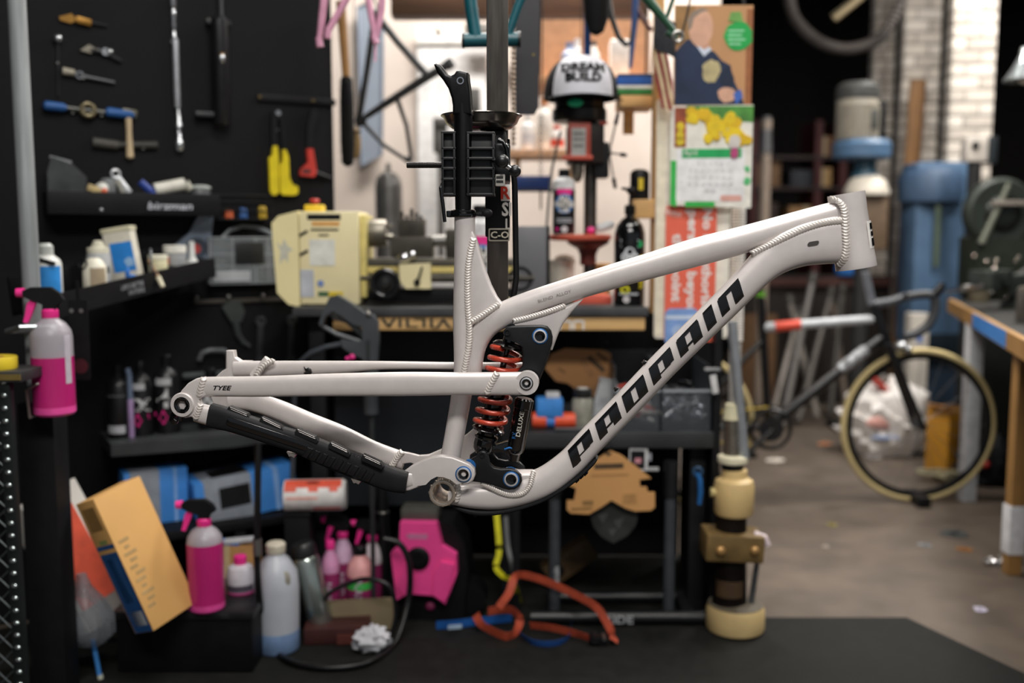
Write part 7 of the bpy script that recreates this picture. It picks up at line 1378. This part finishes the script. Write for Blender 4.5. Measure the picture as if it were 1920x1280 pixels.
# timber bench on the right with taped edge
ZR = at(1780, 562, 4.75).z; e0 = at(1778, 562, 4.75); e1v = atz(1935, 648, ZR)
t = Thing('timber_bench', 'timber-edged workbench with blue tape on the right', 'workbench', (e1v.x, 4.0, 0)); t.off = t.loc.copy(); dv = (e1v - e0); dvn = dv.normalized(); nrm_ = Vector((-dvn.y, dvn.x, 0)); nrm_ = nrm_ if nrm_.x > 0 else -nrm_
g = G(); ex_ = e1v + dvn * .5; q4 = [e0, ex_, ex_ + nrm_ * .7, e0 + nrm_ * .7]; g.v = [Vector((p.x, p.y, ZR)) for p in q4] + [Vector((p.x, p.y, ZR - .05)) for p in q4]; g.f = [(0, 1, 2, 3), (7, 6, 5, 4)] + [(i, i + 4, (i + 1) % 4 + 4, (i + 1) % 4) for i in range(4)]
top = t.part('top', g, m('2b2a28', .5, 0, .3, 8, .1)); g = G(); g.v = [Vector((p.x, p.y, z)) - nrm_ * o_ for p in (e0, ex_) for z in (ZR + .004, ZR - .054) for o_ in (.0015, -.02)]; g.f = [(0, 1, 3, 2), (4, 6, 7, 5), (0, 4, 5, 1), (2, 3, 7, 6), (0, 2, 6, 4), (1, 5, 7, 3)]; t.part('timber_edge', g, m('96703e', .6, 0, .25, 5, .1)); tp0 = e0.lerp(e1v, .42); tp1 = e0.lerp(e1v, .80); g = G(); g.v = [Vector((p.x, p.y, z)) - nrm_ * .002 for p in (tp0, tp1) for z in (ZR + .004, ZR - .052)]; g.f = [(0, 1, 3, 2)]; t.part('blue_tape', g, m('3a7cc4', .5), top)
def legat(px, py, mt_, wpx):
    p = atz(px, py, 0); k = sc(p.y); t.part('leg', G().box((p.x, p.y, ZR / 2 - .025 + .0), (wpx * k, wpx * k, ZR - .052), bev=.003), mt_); return p
pw = legat(1812, 938, m('b4b6ba', .5), 26); legat(1896, 1075, m('8f6a3a', .6, 0, .2, 6, .1), 26)
pl = atz(1890, 1020, .10); t.part('leg_wrap', G().box((atz(1896, 1075, 0).x, atz(1896, 1075, 0).y, .15), (30 * sc(3.27), 30 * sc(3.27), .16), bev=.003), m('cfd0d4', .5))
bk = G(); t.part('apron', G().box(tuple((e0 + nrm_ * .6 + dvn * .9) * 1.0 - Vector((0, 0, .4)))[:3], (.02, .02, .02)), DARK) if False else None
bq = e0 + nrm_ * .62; be = ex_ + nrm_ * .62; g = G(); g.v = [Vector((p.x, p.y, z)) + nrm_ * o_ for p in (bq, be) for z in (.002, ZR - .051) for o_ in (0, .03)]; g.f = [(0, 1, 3, 2), (4, 6, 7, 5), (0, 4, 5, 1), (2, 3, 7, 6), (0, 2, 6, 4), (1, 5, 7, 3)]; t.part('back_panel', g, m('241514', .7))
# clutter on that bench: a vice and tins
vp = e0.lerp(e1v, .24) + nrm_ * .22
v = Thing('bench_vice', 'dark steel vice on the taped timber-edged bench', 'vice', (vp.x, vp.y, ZR + .0005), 1.0, (0, 0, 20)); VM = m('343a36', .4, .4, .2, 20); v.part('base', G().lathe([(.07, 0), (.07, .02), (.045, .04), (.045, .06)], 20), VM); v.part('body', G().box((0, 0, .10), (.20, .09, .09), bev=.012), VM); v.part('jaw', G().box((-.12, 0, .13), (.04, .13, .07), bev=.006), VM); v.part('jaw', G().box((-.19, 0, .12), (.05, .13, .08), bev=.006), VM); v.part('screw', G().cyl((-.30, 0, .09), (-.05, 0, .09), .014, None, 12), STEEL); v.part('tommy_bar', G().cyl((-.29, -.10, .11), (-.29, .10, .07), .007, None, 8), CHR)
for i_, (f_, o_, hh_, rr_, cc_, lb_) in enumerate(((.05, .12, .10, .045, '6a6250', 'dull olive tin at the far end of the taped bench'), (.60, .14, .12, .05, '55524e', 'grey paint tin beside the vice on the taped bench'), (.72, .30, .17, .055, '2f3a3a', 'tall dark tin behind the vice on the taped bench'))):
    p_ = e0.lerp(e1v, f_) + nrm_ * o_; v = Thing('paint_tin', lb_, 'tin', (p_.x, p_.y, ZR + .0005)); v.part('tin', G().lathe([(rr_ * .97, 0), (rr_, .004), (rr_, hh_ - .006), (rr_ * .97, hh_)], 22), m(cc_, .4, .4, .25, 14)); v.part('lid', G().lathe([(rr_ * .86, hh_), (rr_ * .86, hh_ + .006), (rr_ * .5, hh_ + .007)], 22), m('8a8478', .3, .7)); v.part('wire_handle', G().tube([Vector((rr_ * math.cos(a_), -rr_ * .3 - .01, hh_ * .7 - .05 * math.sin(a_))) for a_ in [math.pi * q_ / 10 for q_ in range(11)]], .002, 6), STEEL)
t = t
# machines
def far(name, label, cat, px, Y, parts, Z=0.0):
    t = Tz(name, label, cat, px, Z, Y)
    t.p0 = proj(Z, Y); return t
YM = 5.68
t = far('milling_machine', 'tall blue painted milling machine in the dark hall', 'machine', 1735, YM, None); z = lambda py: t.p0 - py
MB_ = m('4e6a88', .55, 0, .2, 6); t.part('column', G().box((0, 10, z(470) * .98), (96, 80, 330), bev=10), MB_); t.part('base', G().box((0, 0, z(760) / 2), (120, 100, z(760)), bev=6), m('26303a', .5)); t.part('head', G().lathe([(40, 0), (55, 8), (58, 50), (48, 66), (20, 70)], 24, (-10, 0, z(390))), m('3a516c', .55)); t.part('cover_strip', G().box((-12, -42, z(420)), (10, 6, 160), bev=2), m('5c6a5a', .5)); t.part('mid_column', G().box((0, 6, (z(640) + z(760)) / 2), (90, 70, z(640) - z(760) + 4)), m('33485e', .55)); t.part('dark_foot', G().box((0, -44, z(650)), (100, 10, 60), bev=3), m('16222a', .5))
t = far('belt_machine', 'dark green belt-driven machine with big round flywheel', 'machine', 1850, 4.95, None); z = lambda py: t.p0 - py
GM2 = m('2a302a', .45, .2, .2, 8); t.part('flywheel', G().lathe([(30, -8), (56, -10), (62, -6), (62, 18), (40, 20), (12, 24)], 32, (-8, -20, z(402)), (0, 1, 0)), GM2); t.part('wheel_face', G().lathe([(6, -6), (22, -8), (30, -4), (34, 2)], 28, (-6, -30, z(404)), (0, 1, 0)), m('1e221e', .35, .4)); t.part('belt_arm', G().cyl((-46, -36, z(458)), (-4, -40, z(352)), 7, 5, 12), m('6a6c60', .4, .4)); t.part('cross_bar', G().box((0, -44, z(386)), (70, 8, 8), bev=2), m('9a9086', .4, .4)); t.part('body', G().box((10, 10, z(500)), (120, 80, 110), bev=6), m('22271f', .5)); t.part('pedestal', G().box((12, 10, (z(552)) / 2), (100, 70, z(552)), bev=4), m('161917', .6)); g = G()
random.seed(31)
for i in range(16): t.part('shiny_knob', G().ball((random.uniform(-60, 60), -36, z(random.uniform(470, 560))), random.uniform(2.5, 5), 8, 6), m('d4c8bc', .15, .9))
t.part('lever', G().cyl((-50, -40, z(560)), (40, -40, z(500)), 4, 3, 8), STEEL)
t = far('pillar_motor', 'grey electric motor on a blue base of a tall pillar drill', 'machine', 1596, 5.6, None); z = lambda py: t.p0 - py
MG = m('a49c8e', .5, 0, .1, 8); mo = t.part('motor', G().lathe([(36, 0), (37, 4), (37, 76), (36, 78)], 28, (-10, 0, z(276))), MG)
for i in range(14):
    a = math.radians(200 + i * 10.5); t.part('cooling_fin', G().box((-10 + 38 * math.cos(a), 38 * math.sin(a), z(240)), (3, 5, 60), (0, 0, math.degrees(a))), m('8f887b', .5), mo)
t.part('fan_cover', G().lathe([(38, 0), (39, 3), (38, 22), (30, 30), (10, 32)], 28, (-10, 0, z(200))), m('4a4a48', .45)); t.part('rating_plate', G().box((8, -37, z(238)), (12, 3, 34), bev=1), m('3c3f3c', .5), mo); t.part('side_box', G().box((26, 0, z(238)), (22, 40, 70), bev=3), m('141416', .5)); t.part('blue_base', G().lathe([(46, 0), (51, 4), (52, 26), (46, 34), (30, 36)], 30, (0, 0, z(306))), m('52708f', .45)); t.part('blue_neck', G().lathe([(26, 0), (18, 16), (20, 34)], 20, (8, 0, z(338))), m('2f5468', .45)); t.part('white_dome', G().lathe([(40, 0), (40, 8), (30, 28), (16, 36), (2, 38)], 26, (10, -6, z(370))), m('d8cfc0', .5)); t.part('column', G().cyl((8, 0, 0), (8, 0, z(336)), 14, None, 16), m('2c2c2c', .5)); t.part('foot', G().box((8, 0, 6), (90, 80, 12), bev=3), m('222222', .5)); t.part('work_head', G().box((14, -4, z(420)), (60, 50, 100), bev=5), m('6d5a48', .5))
t = far('bench_grinder', 'white bench grinder with dark switch standing beside the brick pillar', 'grinder', 1802, 5.22, None); z = lambda py: t.p0 - py
t.part('body', G().box((-2, 0, z(288)), (40, 30, 46), bev=5), m('cfc6bc', .5)); t.part('switch_box', G().box((24, -6, z(290)), (16, 24, 48), bev=2), m('22282c', .5)); t.part('eye_shield', G().ball((-8, -18, z(282)), 7), BLK); t.part('pedestal', G().cyl((0, 0, 0), (0, 0, z(310)), 14, 12, 14), m('2a2a2a', .5)); t.part('foot', G().box((0, 0, 4), (60, 60, 8), bev=2), m('222222', .5))
# leaning plank, hanging duct, lamps
pq = atz(1680, 700, 0); t = Thing('leaning_plank', 'brown timber plank leaning on the brick pillar', 'plank', Vector((at(1676, 500, 6.5).x, 6.40, 0))); t.e.rotation_euler = (math.radians(-1.6), math.radians(2.5), 0); tz = at(0, 152, 6.5).z; k = sc(6.5); t.part('board', G().box((0, 0, tz / 2), (28 * k, .03, tz), bev=.003), m('8a6238', .6, 0, .2, 6, .1, stretch=(8, 8, 1))); t.part('end_grain', G().box((0, 0, tz), (27 * k, .028, .01)), m('6a4a2a', .7)); t.part('edge_strip', G().box((11 * k, -.016, tz / 2), (6 * k, .004, tz - .02)), m('5a3c22', .6))
t = Thing('hanging_duct', 'dark corrugated duct hanging in an arc from the ceiling of the hall', 'duct', at(1480, -20, 6.2)); t.off = t.loc.copy(); pts = [tuple(at(x, y, 6.2)) for x, y in ((1470, -90), (1482, 10), (1502, 50), (1540, 80), (1585, 92), (1630, 82), (1660, 60), (1690, 0), (1700, -90))]; P = [Vector(p) for p in smooth_path(pts, 14)]; k = sc(6.2)
P[0].z = CEIL; P[-1].z = CEIL; rr = [(9 if i % 2 else 11.5) * k for i in range(len(P))]; t.part('hose', G().tube(P, rr, 14), m('4e4845', .5)); t.part('collar', G().cyl(P[0], P[0] - Vector((0, 0, .08)), 20 * k, None, 16), m('3a3a3a', .5, .4)); t.part('collar', G().cyl(P[-1], P[-1] - Vector((0, 0, .08)), 20 * k, None, 16), m('3a3a3a', .5, .4))
t = Thing('strip_light', 'dim slanting strip light hanging in the dark hall', 'lamp', at(1586, 20, 6.0)); t.off = t.loc.copy(); k = sc(6); t.part('tube', G().cyl(at(1564, 36, 6.0), at(1616, -6, 6.0), 6 * k, None, 10), m('8a7a5c', .5)); t.part('hanger', G().cyl(at(1600, 8, 6.0), Vector((at(1600, 8, 6.0).x, 6.0, CEIL)), .006, None, 8), HOOK); t.part('reflector', G().cyl(at(1562, 34, 6.02), at(1618, -10, 6.02), 8 * k, None, 4), m('4a4436', .5))
t = Thing('bench_lamp', 'silver bench lamp shade reaching in at the right edge', 'lamp', at(1925, 560, 3.9)); t.off = t.loc.copy(); k = sc(3.9); s0 = at(1922, 152, 3.9); t.part('shade', G().lathe([(36 * k, 0), (37 * k, 2 * k), (22 * k, 26 * k), (12 * k, 46 * k), (10 * k, 60 * k)], 26, s0), m('b9c0c2', .25, .8)); t.part('bulb', G().ball(s0 + Vector((0, 0, 6 * k)), 12 * k), m('e8e4da', .4)); t.part('arm', G().tube([s0 + Vector((0, 0, 60 * k)), s0 + Vector((.14, 0, 70 * k)), s0 + Vector((.16, 0, -.3)), Vector((s0.x + .16, 3.9, ZR + .001))], .008, 8), STEEL); t.part('base', G().lathe([(.06, 0), (.06, .015), (.02, .025)], 24, Vector((s0.x + .16, 3.9, ZR + .001))), DARK)
# dark red shelving with cartons
YS = 7.4; xa = at(1400, 400, YS).x; xb = at(1562, 400, YS).x; t = Thing('red_shelving', 'dark red steel shelving loaded with cartons far back in the hall', 'shelving', ((xa + xb) / 2, YS, 0)); W = xb - xa; zl = [at(0, y, YS).z for y in (432, 352, 296)]; RS = m('4a1c1c', .6)
for x in (-W / 2, W * .22, W / 2): t.part('upright', G().box((x, 0, (zl[2] + .25) / 2), (.05, .4, zl[2] + .25)), RS)
for i, z_ in enumerate(zl + [.35, .7]): t.part('shelf', G().box((0, 0, z_ - .012), (W, .42, .024)), m('2c1a18', .6))
for i, (px, lv, w_c, h_c, c, lb) in enumerate(((1428, 1, 50, 52, '7a5c40', 'brown carton on the left bay of the red shelving'), (1500, 0, 62, 44, 'a07a50', 'wide tan carton on the lower shelf of the red shelving'), (1492, 1, 38, 30, '2c3038', 'dark crate on the middle shelf of the red shelving'), (1532, 1, 30, 34, 'b08c5c', 'small tan carton with white lid on the middle shelf of the red shelving'), (1535, 2, 34, 36, '6e4a2c', 'brown carton on the top shelf of the red shelving'), (1426, 0, 44, 50, '3a2c24', 'dark brown carton on the lower left of the red shelving'))):
    tt_ = Tz('shelf_carton', lb, 'box', px, zl[lv] + .0005, YS - .02); bb = tt_.part('carton', G().box((0, 0, h_c / 2), (w_c, 70, h_c), bev=.6), m(c, .7)); tt_.part('tape', G().box((0, 0, h_c / 2), (w_c * .14, 70.5, h_c + .5)), m('b8a888' if i != 2 else '3a3e46', .6))
# pale pole, clutter of tubes, cloths, bag and boxes on the floor
t = Thing('pale_pole', 'pale upright pole standing at the front of the red shelving', 'pole', Vector((at(1433, 400, 6.2).x, 6.2, 0))); k = sc(6.2); zt4 = at(0, 225, 6.2).z; t.part('shaft', G().cyl((0, 0, 0), (0, 0, zt4), 10 * k, 9 * k, 14), m('9a8a7c', .5)); t.part('ferrule', G().cyl((0, 0, zt4 - .2), (0, 0, zt4 + .02), 11 * k, 8 * k, 14), m('6a6a6c', .4, .5)); t.part('foot', G().cyl((0, 0, 0), (0, 0, .03), 18 * k, None, 14), DARK)
CL = [('8f8a86', 1470, 640, 1525, 520), ('77716c', 1500, 650, 1560, 545), ('a09890', 1535, 650, 1480, 560), ('6a6662', 1560, 655, 1580, 540), ('8a7c70', 1590, 650, 1560, 560), ('b0a8a0', 1455, 645, 1500, 580)]
for i, (c, xa_, ya_, xb_, yb_) in enumerate(CL):
    Yc = 5.6 + i * .12; p = Vector((at(xa_, 700, Yc).x, Yc, 0.005)); e_ = at(xb_, yb_, Yc + .15); t = Thing('scrap_tube', ['pale grey', 'dull grey', 'light grey', 'dark grey', 'brownish', 'whitish'][i] + ' scrap frame tube leaning in the heap behind the road bike', 'tube', p, group='scrap tubes behind the road bike'); t.part('tube', G().cyl((0, 0, .02), e_ - p, .022, .018, 12), m(c, .4, .5)); t.part('end_lug', G().cyl((e_ - p) * .96, (e_ - p) * 1.03, .028, None, 12), m('55524e', .4, .5))
pr_ = Thing('scrap_rack', 'dark rack behind the heap of scrap tubes', 'rack', Vector((at(1520, 600, 6.45).x, 6.45, 0))); pr_.part('panel', G().box((0, 0, .42), (1.0, .05, .84), bev=.005), m('2a2522', .7)); pr_.part('rail', G().box((0, -.03, .80), (1.0, .04, .05)), m('4a2a24', .6)); pr_.part('back_board', G().box((-.35, -.03, .3), (.24, .02, .58)), m('6a4c30', .7))
def heap(name, label, cat, px, py, Y, r, sq, c, seed, extra=()):
    t = Tz(name, label, cat, px, 0.0005, Y); random.seed(seed); g = G().ball((0, 0, 0), 1, 26, 17)
    for p in g.v:
        f_ = 1 + .12 * math.sin(p.x * 7 + p.z * 5) * math.cos(p.y * 6 - p.z * 8) + .10 * math.sin(p.z * 13 + p.x * 9) + random.uniform(-.03, .03); p.xyz = Vector((p.x * r * sq[0] * f_, p.y * r * sq[1] * f_, max(0, (p.z + .72) * r * sq[2] * f_)))
    b_ = t.part('bundle', g, m(c, .6, 0, .12, 5, .5))
    for (nm, gg, mt_) in extra: t.part(nm, gg, mt_, b_)
    return t
heap('plastic_sack', 'white printed plastic sack on the floor behind the front wheel', 'sack', 1655, 840, floorY(848), 80, (1, .8, .95), 'd6d0cb', 2, [('red_print', G().ball((-26, -56, 66), 18, 12, 8, (1.6, .3, .7)), m('cf9a90', .6)), ('blue_print', G().ball((-20, -62, 40), 12, 12, 8, (2.2, .3, .4)), m('8a9cc0', .6)), ('red_corner', G().box((-14, -20, 128), (44, 20, 10), (0, 42, 0), bev=2), m('a8382c', .6)), ('grey_corner', G().box((4, -10, 132), (40, 16, 12), (0, 42, 0), bev=2), m('7a7670', .6))])
heap('white_dust_sheet', 'crumpled cream dust sheet heaped behind the bike frame', 'cloth', 1490, 716, floorY(735), 70, (1.25, .7, .6), 'cfc0ac', 6, [('white_cloth', G().ball((40, -20, 46), 26, 14, 9, (1.3, .7, .7)), m('e0dcd8', .7, 0, .1, 8, .5))])
heap('grey_bag', 'dim grey bag slumped under the timber bench', 'bag', 1850, 880, 4.35, 56, (1, .8, .9), '1e1e20', 8, [('red_tag', G().ball((-22, -40, 44), 7), m('b8322c', .5))])
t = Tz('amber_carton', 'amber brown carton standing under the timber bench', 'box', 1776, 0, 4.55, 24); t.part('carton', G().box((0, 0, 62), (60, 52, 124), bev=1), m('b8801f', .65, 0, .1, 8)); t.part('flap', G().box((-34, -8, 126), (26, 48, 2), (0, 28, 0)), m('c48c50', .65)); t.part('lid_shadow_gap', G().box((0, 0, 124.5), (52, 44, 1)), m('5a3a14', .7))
t = Tz('white_upright', 'whitewashed timber upright standing behind the front wheel', 'post', 1710, 0, 5.32); t.part('stud', G().box((0, 0, 118), (34, 30, 236), bev=2), m('b9b2a8', .6, 0, .1, 8)); t.part('blue_mark', G().box((0, -15.4, 190), (10, 1, 14)), m('5a7ab8', .6)); t.part('foot', G().box((0, 0, 4), (44, 40, 8), bev=1), m('7a746c', .6))
t = Tz('blue_cap_bottle', 'bright blue capped container among the scrap tubes', 'container', 1586, .84, 6.44); t.part('body', G().lathe([(18, 0), (20, 3), (20, 16), (16, 20)], 18), m('3f7fd0', .45)); t.part('lid', G().lathe([(12, 20), (13, 22), (12, 28), (8, 30)], 16), m('9ab4d8', .4))
# litter on the concrete
LIT = [('paper_scrap', 'torn white paper scrap on the concrete beside the jack', 1453, 863, 'd8cfc4', 14), ('paper_scrap', 'orange brown wrapper on the concrete in front of the wheel', 1547, 832, 'c08058', 11), ('paper_scrap', 'pale crumpled scrap on the concrete below the white sack', 1640, 856, 'cfcacb', 16), ('paper_scrap', 'yellowish round label on the concrete', 1560, 984, '8a8046', 9), ('paper_scrap', 'small pale chip on the concrete', 1548, 1025, '9a8f84', 7), ('metal_offcut', 'dark flat metal offcut on the concrete near the timber bench', 1790, 1000, '3a3c3c', 24), ('metal_offcut', 'grey metal offcut beside the dark offcut', 1735, 1022, '77797c', 12), ('paper_scrap', 'rusty orange leaf of cardboard near the timber bench', 1806, 1030, '8a5a2c', 14), ('metal_offcut', 'shiny foil scrap near the corner of the mat', 1838, 1142, 'a9a4b4', 12)]
random.seed(14)
for i, (nm, lb, px, py, c, w_) in enumerate(LIT):
    p = atz(px, py, .0008); t = Thing(nm, lb, 'litter', p, sc(p.y)); t.e.rotation_euler = (0, 0, random.uniform(0, 3)); g = G().prism(blob_poly(0, 0, w_, 9, .3, 1.2), 0, 1.2).moved(Matrix.Rotation(math.radians(-90), 4, 'X')); zmin = min(v.z for v in g.v); g = up(g, -zmin); t.part('scrap', g, m(c, .6), ang=0); t.part('fold', G().box((0, 0, 2.6), (w_ * 1.1, w_ * .5, 2.4), (8, 6, 20), bev=.8), m(c, .5))
t = Tz('cable_tangle', 'tangle of pale cable lying under the timber bench edge', 'cable', 1770, 0.0005, floorY(905)); g = G(); random.seed(17); pts = [(random.uniform(-44, 44), random.uniform(-30, 30), random.uniform(3, 22)) for _ in range(16)]; t.part('cable', G().tube([Vector(p) for p in smooth_path(pts, 5)], 3, 8), m('8c8468', .5)); t.part('plug', G().box((40, -20, 8), (22, 14, 12), bev=3), m('c4bca8', .5))
t = Tz('foil_pile', 'pile of shiny foil and swarf at the foot of the timber bench leg', 'swarf', 1905, 0.0005, floorY(1058)); g = G(); random.seed(19)
for i in range(40): x = random.uniform(-60, 30); y = random.uniform(-16, 16); g.join(G().box((x, y, random.uniform(2, 12)), (random.uniform(6, 16), random.uniform(4, 9), 1), (random.uniform(-50, 50), random.uniform(-50, 50), random.uniform(0, 180))))
o = t.part('foil', g, m('a8a6a6', .2, .8), ang=0); o['kind'] = 'stuff'; t.part('grey_block', G().box((-6, 8, 8), (40, 18, 16), bev=2), m('77736e', .5)); tag(t.e, kind='stuff')
